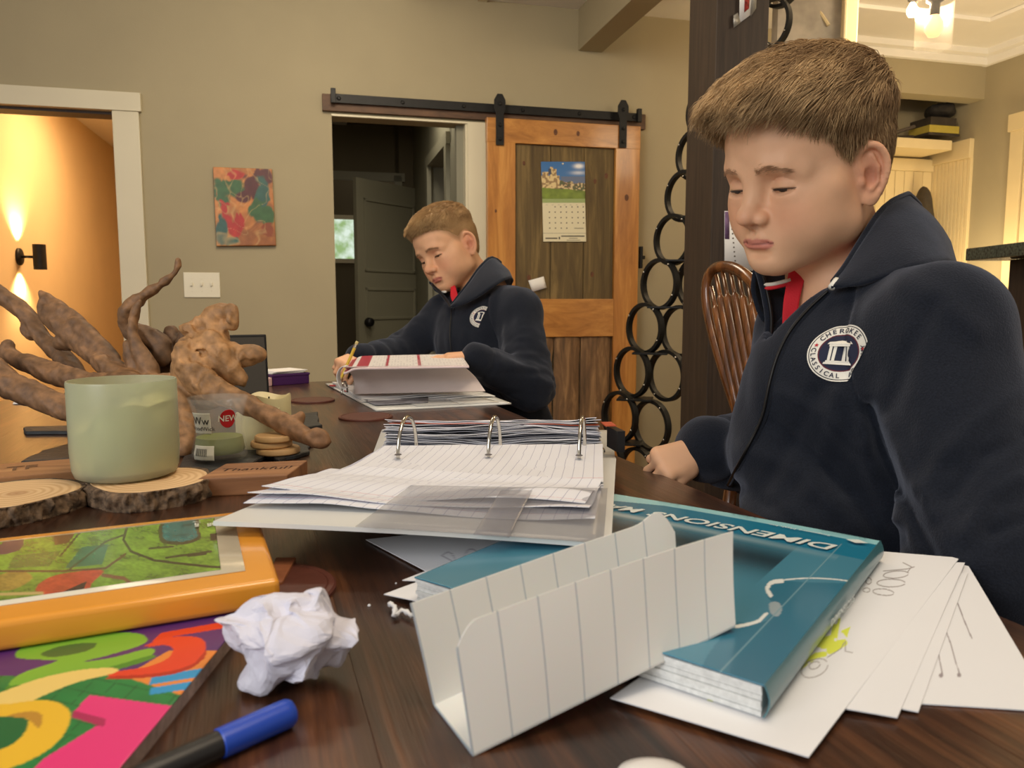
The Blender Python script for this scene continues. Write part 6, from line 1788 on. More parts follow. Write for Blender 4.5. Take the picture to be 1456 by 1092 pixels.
def glass_candle():
    c = np.array([-.372, .965, TZ + .0075]); t = thing('glass_candle', 'small clear flared glass with green wax and stickers', 'candle', tuple(c))
    R = .0335; H = .079
    prof = [(R * .88, 0), (R * 1.0, .004), (R * 1.02, .010), (R * .93, .022), (R * .86, .036), (R * .90, .054), (R * 1.02, .070), (R * 1.10, H)]
    inn = [(R * 1.06, H), (R * .97, .070), (R * .85, .054), (R * .81, .036), (R * .87, .022), (R * .92, .012), (R * .85, .008), (0, .007)]
    v, f = lathe([(0, .001)] + prof + inn, 56); ob('glass', (np.array(v) + c, f), M_clear, t, True)
    wx = plain('olive_wax', (118, 130, 58), rough=.35, noise=.05)
    v, f = lathe([(0, .0075), (R * .84, .0085), (R * .91, .0125), (R * .865, .022), (R * .83, .0285), (0, .028)], 48); ob('wax', (np.array(v) + c, f), wx, t, True, autos=50)
    def patch(a0, a1, z0, z1, mat, name, rnd=None, col=None, off=.0006, n=24):
        P = np.zeros((n, n, 3)); pz = [q[1] for q in prof]; pr = [q[0] for q in prof]
        for i in range(n):
            for j in range(n):
                s, q = i / (n - 1), j / (n - 1)
                if rnd:      # circle mapping
                    x, y = 2 * s - 1, 2 * q - 1; u, w = x * math.sqrt(1 - y * y / 2), y * math.sqrt(1 - x * x / 2); s, q = (u + 1) / 2, (w + 1) / 2
                a = math.radians(a0 + (a1 - a0) * s); z = z0 + (z1 - z0) * q; r = np.interp(z, pz, pr) + off
                P[i, j] = c + (r * math.cos(a), r * math.sin(a), z)
        V, F = sheet_mesh(P, .0002); me = mesh_from(name, V, F); o = link(name, me, mat, None, True); reparent(o, t); return o
    rdm = plain('red_sticker', (190, 30, 34), rough=.4); whm = plain('white_sticker', (226, 224, 208), rough=.4)
    az = math.degrees(math.atan2(-c[1], -c[0])) # toward the camera
    patch(az + 2, az + 38, .043, .066, rdm, 'round_sticker', rnd=True)
    patch(az - 68, az - 18, .036, .062, whm, 'name_label'); patch(az - 62, az - 12, .003, .0215, whm, 'barcode_label')
    def wrap_text(txt, a_c, z, size, mat, bold=True):
        v, f = text_tris(txt, size, bold); pz = [q[1] for q in prof]; pr = [q[0] for q in prof]; out = []
        for x, y, _ in v:
            zz = z + y; r = np.interp(zz, pz, pr) + .0011; a = math.radians(a_c) + x / r; out.append(c + (r * math.cos(a), r * math.sin(a), zz))
        ob('sticker_lettering', (out, f), mat, t)
    wrap_text('NEW', az + 20, .0515, .0105, whm); ink = plain('label_ink', (40, 40, 36), rough=.5)
    wrap_text('Ww', az - 44, .0475, .014, ink, False); wrap_text('WoodWick', az - 43, .040, .0075, ink, False)
    V, F = [], []; pz = [q[1] for q in prof]; pr = [q[0] for q in prof]
    for k in range(17):
        a = az - 55 + k * 1.7; w = .45 + .35 * ((k * 7) % 3); n = len(V)
        for aa, zz in ((a, .009), (a + w, .009), (a + w, .018), (a, .018)): r = np.interp(zz, pz, pr) + .0011; V.append(c + (r * math.cos(math.radians(aa)), r * math.sin(math.radians(aa)), zz))
        F.append((n, n + 1, n + 2, n + 3))
    ob('barcode', (V, F), ink, t)
glass_candle()
M_block = wood('red_cedar', (120, 80, 50), (172, 124, 82), (148, 102, 66), axis=0, scale=12, stretch=14, rough=.5, rot=-.25)
def hexa(top, z0, inset=0.0):
    "prism with the given 4 top corners dropped to z0"
    top = [np.asarray(p, float) for p in top]; bot = [np.array([p[0], p[1], z0]) for p in top]
    return np.array(bot + top), [(3, 2, 1, 0), (4, 5, 6, 7), (0, 1, 5, 4), (1, 2, 6, 5), (2, 3, 7, 6), (3, 0, 4, 7)]
def word_block():
    zt = TZ + .020
    c = [U(281, 681, zt), U(409, 675, zt), U(427, 655, zt), U(321, 659, zt)]; c[2] = c[1] + (c[3] - c[0]) * 1.0
    t = thing('word_block', 'small reddish wood block with carved script reading Thankful', 'block', (float(c[0][0]), float(c[0][1]), TZ))
    ob('block', hexa(c, TZ), M_block, t, bevel=.0015)
    v, f = text_tris('Thankful!', .021, False); ex = (c[1] - c[0]) / np.linalg.norm(c[1] - c[0]); ey = (c[3] - c[0]) - ex * ((c[3] - c[0]) @ ex); ey /= np.linalg.norm(ey); m = (c[0] + c[2]) / 2
    out = [m + ex * (x + .22 * y) * .98 + ey * (y * .9 - .006) + np.array([0, 0, .0004]) for x, y, _ in v]; ob('carved_lettering', (out, f), plain('burnt_lettering', (56, 30, 20), rough=.8), t)
word_block()
def long_sign():
    zt = TZ + .022
    c = [U(-60, 684, zt), U(118, 668, zt), U(112, 651, zt), U(-60, 664, zt)]
    M_s = wood('pale_cedar', (140, 96, 60), (186, 140, 94), (164, 118, 78), axis=0, scale=11, stretch=14, rough=.5, rot=-.2)
    t = thing('wooden_sign', 'pale wooden sign block lying behind the bare wood slice', 'sign', (float(c[1][0]), float(c[1][1]), TZ))
    c = [c[0], c[1] , c[2] + (c[1] - c[0]) * .0, c[3]]; ob('block', hexa(c, TZ), M_s, t, bevel=.0015)
    ex = (c[1] - c[0]) / np.linalg.norm(c[1] - c[0]); ey = (c[3] - c[0]); ey -= ex * (ey @ ex); ey /= np.linalg.norm(ey)
    v, f = text_tris('TF', .020, True); m = U(30, 668, zt); out = [m + ex * x * 1.4 + ey * y * 1.6 + np.array([0, 0, .0004]) for x, y, _ in v]; ob('carved_lettering', (out, f), plain('burnt_lettering_b', (110, 78, 50), rough=.8), t)
long_sign()
# slate pieces
M_slate = plain('black_slate', (44, 46, 48), rough=.5, noise=.25, scale=60, bump=.0012, bscale=90)
def slate(px, th, lab, seed):
    zt = TZ + th; pts = [U(x, y, zt) for x, y in px]; rs = np.random.RandomState(seed); out = []
    for i in range(len(pts)):
        a, b = pts[i], pts[(i + 1) % len(pts)]
        for q in (0, .25, .5, .75): p = a * (1 - q) + b * q; out.append((p[0] + rs.randn() * .0018, p[1] + rs.randn() * .0018))
    # order counter clockwise
    ar = sum(out[i][0] * out[(i + 1) % len(out)][1] - out[(i + 1) % len(out)][0] * out[i][1] for i in range(len(out)))
    if ar < 0: out = out[::-1]
    V, F = prism(out, th, TZ); o = ob('slate', (V, F), M_slate, bevel=.0012, segs=1); return tag(o, lab, 'slate')
slate([(34, 606), (110, 604), (112, 613), (36, 613)], .006, 'black slate tile far left, the one furthest from the camera', 1)
slate([(30, 656), (62, 640), (108, 627), (150, 640), (112, 651)], .003, 'thin black slate tapering to a point left of the green candle', 2)
slate([(252, 670), (262, 648), (300, 640), (392, 634), (370, 652), (345, 668), (300, 676)], .0065, 'black slate under the small glass candle', 3)
slate([(372, 646), (398, 628), (446, 624), (436, 641), (398, 652)], .006, 'ragged black slate beside the stack of wooden coasters', 4)
slate([(404, 592), (452, 585), (456, 604), (414, 612)], .010, 'black slate behind the tip of the driftwood', 5)
# cream pillar candles
def pillar(c, r, h, lab):
    t = thing('pillar_candle', lab, 'candle', tuple(c)); m = plain('cream_wax', (214, 204, 158), rough=.45, noise=.04, scale=18)
    v, f = lathe([(0, 0), (r * .97, 0), (r, .003), (r, h - .004), (r * .97, h), (r * .86, h - .001), (r * .6, h - .010), (0, h - .012)], 44); v = np.array(v)
    v[:, 2] += np.where(v[:, 2] > h * .7, .003 * np.sin(np.arctan2(v[:, 1], v[:, 0]) * 3 + 1), 0)
    ob('wax', (v + c, f), m, t, True, autos=50); ob('wick', tube([c + (0, 0, h - .014), c + (.001, 0, h - .002)], .0012, 6), M_iron, t)
pillar(np.array([-.372, 1.165, TZ + 0.0]), .033, .064, 'cream pillar candle behind the driftwood tip')
pillar(np.array([-.352, 1.055, TZ + .0065]), .030, .050, 'shorter cream pillar candle right behind the small glass candle')
# wooden coasters stack
for k in range(3):
    m = plain('pale_coaster_wood_%d' % k, (196, 158, 108), rough=.55, noise=.12, scale=30)
    cc = np.array([-.316 + (.006, -.004, .001)[k], 1.005 + (.0, .004, .002)[k], TZ + .0066 + k * .0082])
    v, f = lathe([(0, 0), (.0265 - k * .0012, 0), (.028 - k * .0012, .0015), (.028 - k * .0012, .006), (.0265 - k * .0012, .0078), (0, .0078)], 40)
    tag(ob('coaster', (np.array(v) + cc, f), m, smooth=True, autos=40), ('bottom', 'middle', 'top')[k] + ' round pale wooden coaster of the stack beside the small glass candle', 'coaster', 'stacked wooden coasters')
# leather coasters
M_leather = plain('brown_leather', (92, 50, 40), rough=.45, noise=.12, scale=60, bump=.0002)
def lcoaster(c, r, lab):
    v, f = lathe([(0, 0), (r, 0), (r, .0025), (r * .97, .0038), (r * .90, .0038), (r * .89, .0030), (r * .87, .0038), (0, .0038)], 56); tag(ob('leather_coaster', (np.array(v) + c, f), M_leather, smooth=True, autos=30), lab, 'coaster')
lcoaster(U(520, 594), .048, 'brown leather coaster below the far binder')
lcoaster(U(393, 596) + np.array([.0, .25, 0]), .045, 'brown leather coaster beside the purple box')
lcoaster(U(372, 842), .052, 'brown leather coaster behind the crumpled paper ball')
# tablet leaning upright
def laptop():
    a, b = U(318, 559), U(383, 560); a = a * .0 + D(322, 562, 1.62); b = D(383, 560, 1.66); a[2] = b[2] = TZ; h = D(381, 478, 1.68)[2] - TZ
    dr = (b - a) / np.linalg.norm(b - a); nn = np.array([dr[1], -dr[0], 0]); L = .235; a = b - dr * L
    t = thing('laptop', 'thin laptop with a dark screen standing open behind the driftwood', 'laptop', tuple((a + b) / 2))
    tilt = rx(-.12); R = rz(math.atan2(dr[1], dr[0]))
    m = (a + b) / 2
    def pl(cx, cz, cy, sx, sz, sy): v, f = box((cx, cy, cz), (sx, sy, sz)); return (v @ tilt.T @ R.T + m, f)
    ob('lid', pl(0, h / 2 + .006, 0, L, h, .006), M_iron, t, bevel=.003)
    sm, nt, bb_ = newmat('screen_glass'); bb_.inputs['Base Color'].default_value = (*lin((60, 54, 44)), 1); bb_.inputs['Roughness'].default_value = .12; bb_.inputs['Specular IOR Level'].default_value = .8
    ob('screen', pl(0, h / 2 + .006, -.0034, L - .010, h - .012, .001), sm, t); ob('keyboard_base', (lambda vf: (vf[0] @ R.T + m, vf[1]))(box((0, .10, .006), (L, .18, .010))), M_iron, t, bevel=.003)
laptop()
def purple_box():
    a, b = U(388, 549), U(440, 545); dr = (b - a) / np.linalg.norm(b - a); L = np.linalg.norm(b - a); nn = np.array([-dr[1], dr[0], 0]); h = D(414, 531, dep((a + b) / 2))[2] - TZ
    c = (a + b) / 2 + nn * .05; R = rz(math.atan2(dr[1], dr[0])); t = thing('purple_box', 'small purple box with white cards on it near the far end of the table', 'box', tuple(c))
    pm = plain('purple_card', (74, 34, 96), rough=.45); ob('box', box(c + np.array([0, 0, h / 2]), (L, .10, h), R), pm, t, bevel=.002)
    ob('lid_rim', box(c + np.array([0, 0, h - .003]), (L + .003, .103, .006), R), pm, t, bevel=.001)
    for k in range(3): tag(ob('card', box(c + np.array([-.006 + .004 * k, .002 * k, h + .0012 + k * .0021]), (L * .9, .085, .0018), R @ rz(.04 * k)), M_paper), ('bottom', 'middle', 'top')[k] + ' white card of the three lying on the purple box', 'card', 'cards on the purple box')
    p = a - dr * .012 + nn * .01; tag(ob('pink_eraser', box(p + np.array([0, 0, .011]), (.018, .03, .022), R), plain('pink_rubber', (216, 178, 178), rough=.6), bevel=.004), 'pale pink eraser beside the left end of the purple box', 'eraser')
purple_box()
tag(sheet_obj('paper_slip', bilin([U(18, 574, TZ + .002), U(72, 574, TZ + .002), U(66, 568, TZ + .002), U(22, 568, TZ + .002)], 6, 4, lambda a, b: .003 * a * (1 - a)), .001, M_paper), 'white paper slip at the far left end of the table', 'paper')

# ------------------------------------------------------------------ driftwood
def driftwood():
    m, nt, b = newmat('driftwood_grain')
    a = N_(nt, 'ShaderNodeAttribute'); a.attribute_name = 'Col'
    tc = N_(nt, 'ShaderNodeTexCoord'); no = N_(nt, 'ShaderNodeTexNoise'); no.inputs['Scale'].default_value = 90; no.inputs['Detail'].default_value = 6; nt.links.new(tc.outputs['Object'], no.inputs['Vector'])
    mr = N_(nt, 'ShaderNodeMapRange'); mr.inputs['From Min'].default_value = .3; mr.inputs['From Max'].default_value = .7; mr.inputs['To Min'].default_value = .6; mr.inputs['To Max'].default_value = 1.15; nt.links.new(no.outputs['Fac'], mr.inputs['Value'])
    mx = N_(nt, 'ShaderNodeVectorMath', operation='SCALE'); nt.links.new(a.outputs['Color'], mx.inputs[0]); nt.links.new(mr.outputs[0], mx.inputs['Scale']); nt.links.new(mx.outputs[0], b.inputs['Base Color'])
    b.inputs['Roughness'].default_value = .62
    bp = N_(nt, 'ShaderNodeBump'); bp.inputs['Distance'].default_value = .001; nt.links.new(no.outputs['Fac'], bp.inputs['Height']); nt.links.new(bp.outputs['Normal'], b.inputs['Normal'])
    t = thing('driftwood', 'gnarled branching driftwood centrepiece behind the candles', 'driftwood', (-.45, 1.15, TZ))
    def R(px, d): return px / FPX * d
    def branch(pts, k=.80):
        "pts (x, y, depth, radius in image pixels)"
        C = [np.append(D(x, y, d), R(r, d)) for x, y, d, r in pts]
        s = bez(C, max(12, len(C) * 6)); return [(q[:3], max(float(q[3]) * k, .0010)) for q in s]
    groups = [
     # left spears and flat blade
     [[(-30, 400, 1.25, 13), (30, 440, 1.25, 13), (60, 480, 1.24, 12), (100, 520, 1.22, 15), (112, 545, 1.2, 12)],
      [(38, 468, 1.245, 9), (44, 478, 1.24, 6)],
      [(56, 415, 1.22, 1.2), (63, 428, 1.22, 7), (72, 445, 1.22, 17), (92, 462, 1.21, 21), (118, 490, 1.19, 18), (150, 515, 1.17, 15), (185, 540, 1.15, 17)],
      [(62, 418, 1.22, 3), (90, 440, 1.21, 10), (120, 470, 1.19, 13), (160, 510, 1.17, 12)],
      [(84, 488, 1.20, 10), (102, 485, 1.20, 12), (120, 478, 1.2, 10)]],
     [[(12, 490, 1.16, 8), (10, 503, 1.16, 10), (40, 517, 1.15, 14), (80, 532, 1.14, 18), (130, 545, 1.12, 17), (185, 545, 1.12, 22)],
      [(-30, 510, 1.10, 22), (10, 545, 1.09, 22), (50, 562, 1.08, 20), (90, 580, 1.07, 18), (110, 590, 1.06, 12)],
      [(140, 512, 1.15, 12), (160, 530, 1.14, 14), (190, 540, 1.13, 14)]],
     # tall curl in the middle
     [[(254, 368, 1.16, 2.0), (250, 385, 1.16, 3.5), (232, 402, 1.16, 6), (205, 420, 1.16, 8), (186, 436, 1.16, 11), (178, 450, 1.16, 9), (184, 468, 1.17, 12), (205, 478, 1.17, 16), (228, 490, 1.17, 16), (232, 510, 1.17, 15)],
      [(200, 428, 1.14, 3), (192, 445, 1.14, 5), (188, 468, 1.14, 6), (194, 490, 1.14, 8), (205, 510, 1.14, 12), (215, 528, 1.14, 16)],
      [(184, 490, 1.15, 9), (190, 510, 1.15, 12), (200, 530, 1.15, 14)]],
     # dark stump
     [[(243, 470, 1.2, 9), (246, 490, 1.2, 15), (244, 515, 1.2, 18), (240, 540, 1.2, 22)], [(262, 472, 1.19, 8), (258, 500, 1.19, 12), (252, 520, 1.19, 16)]],
     # pale gnarled knot
     [[(325, 448, 1.10, 12), (312, 446, 1.10, 11), (300, 458, 1.10, 14), (300, 480, 1.10, 23), (290, 505, 1.10, 34), (290, 530, 1.10, 38), (300, 555, 1.10, 24)],
      [(262, 468, 1.09, 8), (278, 466, 1.09, 9), (296, 452, 1.10, 9), (310, 446, 1.10, 10)],
      [(300, 485, 1.08, 16), (318, 510, 1.08, 16), (330, 530, 1.08, 13), (345, 540, 1.08, 8)],
      [(262, 498, 1.07, 12), (272, 520, 1.07, 20), (285, 540, 1.07, 20), (300, 548, 1.06, 18)],
      [(320, 500, 1.09, 13), (345, 506, 1.09, 13), (366, 504, 1.09, 11)],
      [(330, 440, 1.09, 8), (326, 462, 1.09, 9)]],
     # long foot reaching to the right
     [[(300, 550, 1.06, 20), (335, 568, 1.05, 15), (360, 580, 1.04, 14), (390, 595, 1.03, 13), (412, 607, 1.02, 13), (432, 618, 1.01, 11), (452, 627, 1.0, 8), (464, 629, 1.0, 6)],
      [(415, 606, 1.02, 9), (424, 596, 1.03, 6), (428, 590, 1.03, 5)], [(440, 622, 1.0, 8), (452, 617, 1.0, 6), (462, 622, 1.0, 4)],
      [(255, 560, 1.08, 16), (265, 600, 1.06, 14), (262, 640, 1.03, 12)]],
     # body linking everything along the table
     [[(110, 560, 1.14, 20), (180, 560, 1.14, 26), (240, 556, 1.12, 30), (290, 560, 1.1, 24)], [(180, 590, 1.16, 24), (240, 580, 1.12, 20)]],
    ]
    allc = []
    for g in groups:
        for br in g: allc.append(branch(br, 1.06 if g is groups[4] else (.92 if g is groups[5] else .82)))
    def fn(P):
        F = Field(P)
        for s in allc:
            for (a, ra), (b_, rb) in zip(s[:-1], s[1:]): F.cap(a, b_, ra, rb, k=.005, margin=.03)
        for x, y, d_, r_ in ((287, 497, 1.055, 10), (301, 546, 1.035, 9), (318, 456, 1.082, 5), (275, 530, 1.04, 7), (310, 520, 1.05, 6)): F.ell(D(x, y, d_), (R(r_, d_) * .8, R(r_, d_), R(r_, d_) * 1.3), k=.008, sub=True)
        n1 = fbm((P @ DR) * np.array([70, 70, 16], np.float32), 2); n2 = fbm(P * np.array([120, 120, 60], np.float32) + 5, 2)
        e = np.exp(-(((P - PK) ** 2).sum(1)) / .006)
        return (F.d + .0034 * np.abs(n1) - .001 + .0075 * e * (np.abs(vnoise(P * np.array([44, 44, 26], np.float32) + 1.2 * vnoise(P * 30)[:, None])) - .25) + .0007 * n2 + .0045 * e * np.abs(fbm(P * np.array([70, 50, 30], np.float32) + 9, 2))).astype(np.float32)
    PK = D(295, 505, 1.08); DR = frame_z(np.array([.55, .1, -.6])).astype(np.float32)
    lo = np.array([-.98, .90, TZ + .001]); hi = np.array([-.22, 1.38, 1.22])
    V, F = sdf_mesh(fn, lo, hi, .0023)
    px, py = pixp(V)
    tan_, brn, dk = lin((168, 126, 82)), lin((132, 97, 65)), lin((52, 42, 36))
    k = np.clip(np.exp(-(((V - PK) ** 2).sum(1)) / .009) * 1.3, 0, 1)[:, None]
    n = fbm(V * np.array([30, 30, 60]), 3)[:, None]
    C = brn * (1 - k) + tan_ * k; C = C * (1 + .30 * n) * (1 + .22 * fbm((V @ DR) * np.array([160, 160, 14]), 2)[:, None])
    dkm = np.exp(-(((V - D(246, 505, 1.2)) ** 2).sum(1)) / .0022)[:, None] * .9; C = C * (1 - dkm) + dk * dkm
    f = np.clip((V[:, 0] + .36) * 14, 0, 1)[:, None] * .5 * (V[:, 1:2] < 1.06); C = C * (1 - f) + lin((150, 108, 72)) * f
    me = mesh_from('branches', V, F); attr_color(me, np.clip(C, 0, 1)); reparent(link('branches', me, m, None, True), t)
driftwood()
# ------------------------------------------------------------------ foreground books and papers
def number_book():
    z = TZ + .0085; x1 = -.163
    R = [np.array([-.40, .24, z]), np.array([-.166, .24, z]), np.array([-.168, .508, z]), np.array([-.40, .508, z])]
    t = thing('number_book', 'workbook with big coloured numerals lying under the yellow book', 'book', (-.28, .37, TZ))
    V, F = hexa([p - np.array([0, 0, .0006]) for p in R], TZ + .0002)
    ob('page_block', (V, F), plain('book_page_edges', (150, 130, 120), rough=.7, noise=.25, scale=200), t)
    nx, ny = 300, 300; P = bilin(R, nx, ny); X, Y = pixp(P)
    C = np.ones((nx, ny, 3)) * lin((84, 44, 112))
    S = lambda pts: smooth_poly(pts, 8)
    # green lower field with veins
    field = [(-60, 1140), (-60, 960), (60, 962), (160, 955), (270, 985), (300, 960), (260, 1092), (200, 1150)]
    m = inpoly(X, Y, field); g = lin((38, 128, 66)) * (1 + .12 * fbm(np.stack([X / 40, Y / 20, X * 0], -1), 2)[..., None]); C[m] = g[m]
    grid = (np.abs(((X + Y * .9) / 34) % 1 - .5) < .025) | (np.abs(((Y - X * .22) / 22) % 1 - .5) < .03); C[m & grid] = lin((22, 88, 46))
    m = inpoly(X, Y, [(176, 962), (240, 925), (330, 925), (300, 985), (262, 990)]); C[m] = lin((232, 138, 62))
    for q in ([(216, 962), (288, 950), (286, 962), (212, 974)], [(214, 978), (276, 968), (268, 980), (213, 988)]): m = inpoly(X, Y, q); C[m] = lin((48, 152, 208))
    # white-green 2
    two = lin((124, 182, 62)); 
    m = inpoly(X, Y, S([(22, 934), (40, 915), (95, 903), (170, 899), (204, 903), (205, 915), (160, 930), (118, 941), (160, 935), (212, 922), (214, 932), (150, 950), (60, 972), (14, 975), (30, 958), (80, 940), (60, 938)])); C[m] = two
    m = inpoly(X, Y, S([(58, 930), (90, 918), (135, 914), (125, 925), (80, 934)])); C[m] = lin((70, 110, 60))
    m = inpoly(X, Y, S([(14, 975), (60, 972), (150, 950), (214, 932), (213, 938), (150, 957), (60, 979), (12, 982)])); C[m] = lin((78, 140, 46))
    # red 5
    red = lin((228, 66, 40)); m = inpoly(X, Y, [(228, 900), (318, 884), (320, 893), (246, 905), (240, 916), (210, 920)]); C[m] = red
    m = inpoly(X, Y, S([(206, 918), (250, 905), (286, 908), (292, 925), (272, 945), (225, 957), (158, 962), (165, 955), (210, 948), (238, 936), (246, 922), (232, 917)])); C[m] = red
    m = inpoly(X, Y, S([(292, 925), (290, 936), (268, 952), (225, 962), (158, 966), (158, 962), (225, 957), (272, 945)])); C[m] = lin((186, 44, 28))
    # yellow 6
    ye = lin((236, 190, 52)); pal = lin((238, 208, 120))
    m = inpoly(X, Y, S([(-40, 1005), (40, 970), (110, 953), (162, 950), (162, 957), (110, 970), (60, 990), (20, 1010), (-40, 1035)])); C[m] = pal
    m = inpoly(X, Y, S([(-40, 1015), (20, 1000), (70, 996), (98, 1010), (96, 1035), (70, 1065), (20, 1090), (-40, 1100)])); C[m] = ye
    m = inpoly(X, Y, S([(-40, 1030), (10, 1018), (38, 1022), (36, 1040), (10, 1062), (-40, 1072)])); C[m] = lin((30, 104, 58))
    m = inpoly(X, Y, S([(10, 1018), (45, 1011), (60, 1018), (55, 1035), (38, 1022)])); C[m] = lin((190, 140, 52))
    # pink 7
    pk = lin((232, 56, 128)); m = inpoly(X, Y, [(128, 988), (240, 1003), (300, 1000), (185, 1150), (-10, 1160), (60, 1080), (150, 1024), (104, 1012)]); C[m] = pk
    m = inpoly(X, Y, [(104, 1010), (150, 1022), (148, 1034), (102, 1020)]); C[m] = lin((176, 40, 92))
    m = inpoly(X, Y, [(240, 1003), (300, 1000), (262, 1050), (200, 1050), (120, 1120), (40, 1120), (150, 1030)]); C[m] = pk
    sheet_obj('printed_cover', P, .0006, vcol('glossy_print', rough=.28, coat=.25, coatr=.15), t, False, C)
number_book()
def yellow_book():
    zt = TZ + .0270; zb = TZ + .0092
    NR = U(398, 824, zt); e = np.array([.927, .375, 0]) ; FR = U(375, 722, zt) 
    NL0 = U(0, 884, zt); e = NR - NL0; e /= np.linalg.norm(e); p = U(364, 722, zt) - NR; p /= np.linalg.norm(p)
    Ds = .185; L = .30
    c = [NR - e * L, NR, NR + p * Ds, NR - e * L + p * Ds]
    t = thing('yellow_book', 'thick glossy yellow book with a framed child drawing on the cover', 'book', tuple((c[0] + c[2]) / 2 * np.array([1, 1, 0]) + np.array([0, 0, zb])))
    gl = plain('yellow_gloss', (230, 156, 52), rough=.25, noise=.02, coat=.5)
    ob('cover_block', hexa(c, zb), gl, t, bevel=.004, segs=3, smooth=True)
    def q(s, r, dz=.0006): return c[0] + e * L * s + p * Ds * r + np.array([0, 0, dz])
    # white framed picture, inset
    fr = [q(.03, .14), q(.935, .14), q(.935, .93), q(.03, .93)]
    sheet_obj('white_border', bilin(fr, 4, 4), .0004, plain('white_gloss', (226, 220, 200), rough=.25, coat=.4), t)
    fi = [q(.05, .185, .0010), q(.885, .185, .0010), q(.885, .905, .0010), q(.05, .905, .0010)]
    nx, ny = 300, 190; P = bilin(fi, nx, ny); X, Y = pixp(P)
    n = fbm(np.stack([X / 22, Y / 9, X * 0], -1), 3)[..., None]; st = vnoise(np.stack([(X + Y * 1.5) / 5, (Y - X * .4) / 1.6, X * 0], -1))[..., None]
    C = lin((112, 150, 46)) * (1 + .35 * n + .28 * st)
    S = lambda pts: smooth_poly(pts, 8)
    def fill(poly, colr, k=.2): m = inpoly(X, Y, poly); cc = lin(colr) * (1 + k * st + k * n); C[m] = np.broadcast_to(cc, C.shape)[m]
    def line(pts, w, colr): m = near_line(X, Y * 1.0, pts, w); C[m] = lin(colr)
    fill(S([(228, 745), (238, 738), (262, 734), (280, 735), (283, 752), (284, 766), (262, 774), (232, 772), (226, 760)]), (70, 66, 40)); fill(S([(233, 745), (242, 741), (264, 737), (277, 739), (279, 753), (280, 764), (260, 770), (236, 768), (231, 758)]), (54, 116, 114))
    fill([(116, 778), (154, 774), (146, 802), (92, 808)], (58, 116, 82)); fill([(20, 790), (88, 783), (70, 805), (10, 808)], (96, 120, 50))
    fill([(75, 762), (106, 758), (98, 772), (78, 775)], (92, 68, 40)); fill(S([(0, 775), (12, 768), (32, 766), (30, 780), (8, 788), (-6, 786)]), (92, 62, 72))
    fill(S([(50, 838), (68, 822), (100, 814), (146, 811), (132, 828), (120, 844), (70, 846)]), (180, 70, 44)); fill([(88, 842), (124, 826), (118, 844), (95, 846)], (44, 30, 30))
    fill(S([(0, 818), (30, 812), (46, 822), (20, 838), (-6, 838)]), (160, 140, 60))
    line([(181, 743), (176, 768), (186, 784), (220, 797), (300, 806), (345, 807)], 1.6, (52, 44, 24)); line([(-10, 812), (90, 812), (150, 808), (178, 788)], 1.5, (96, 64, 36)); line([(181, 743), (160, 748), (118, 752), (86, 790)], 1.2, (70, 60, 30))
    line([(0, 845), (60, 843)], 2.0, (190, 170, 110)); line([(146, 818), (176, 822), (192, 834)], 2.6, (120, 80, 52)); line([(96, 812), (150, 770), (178, 760)], 1.2, (70, 70, 30))
    line([(212, 780), (246, 777)], 1.2, (60, 56, 30)); line([(236, 793), (300, 784)], 1.4, (60, 56, 30)); line([(268, 790), (292, 787)], 2.0, (60, 56, 30)); line([(258, 748), (272, 746)], 1, (30, 70, 70)); line([(246, 762), (268, 760)], 1, (30, 70, 70))
    fill([(298, 759), (312, 758), (309, 768), (300, 769)], (50, 40, 32))
    C = np.clip(C, 0, 1)
    sheet_obj('printed_drawing', P, .0003, vcol('glossy_drawing', rough=.25, coat=.35, coatr=.12), t, False, C)
    # small white lettering on the pond and the hill
    wl = plain('white_lettering', (225, 225, 215), rough=.4)
    for txt, x, y, s in (('J. Lane', 277, 746, .0062), ('Ellis', 295, 747, .0062)):
        v, f = text_tris(txt, s, True); m = U(x, y, zt + .0016); a = -e * .1 + p; ex = -p; ey = e
        ob('lettering', ([m + ex * vx + ey * vy + np.array([0, 0, .0004]) for vx, vy, _ in v], f), wl, t)
yellow_book()
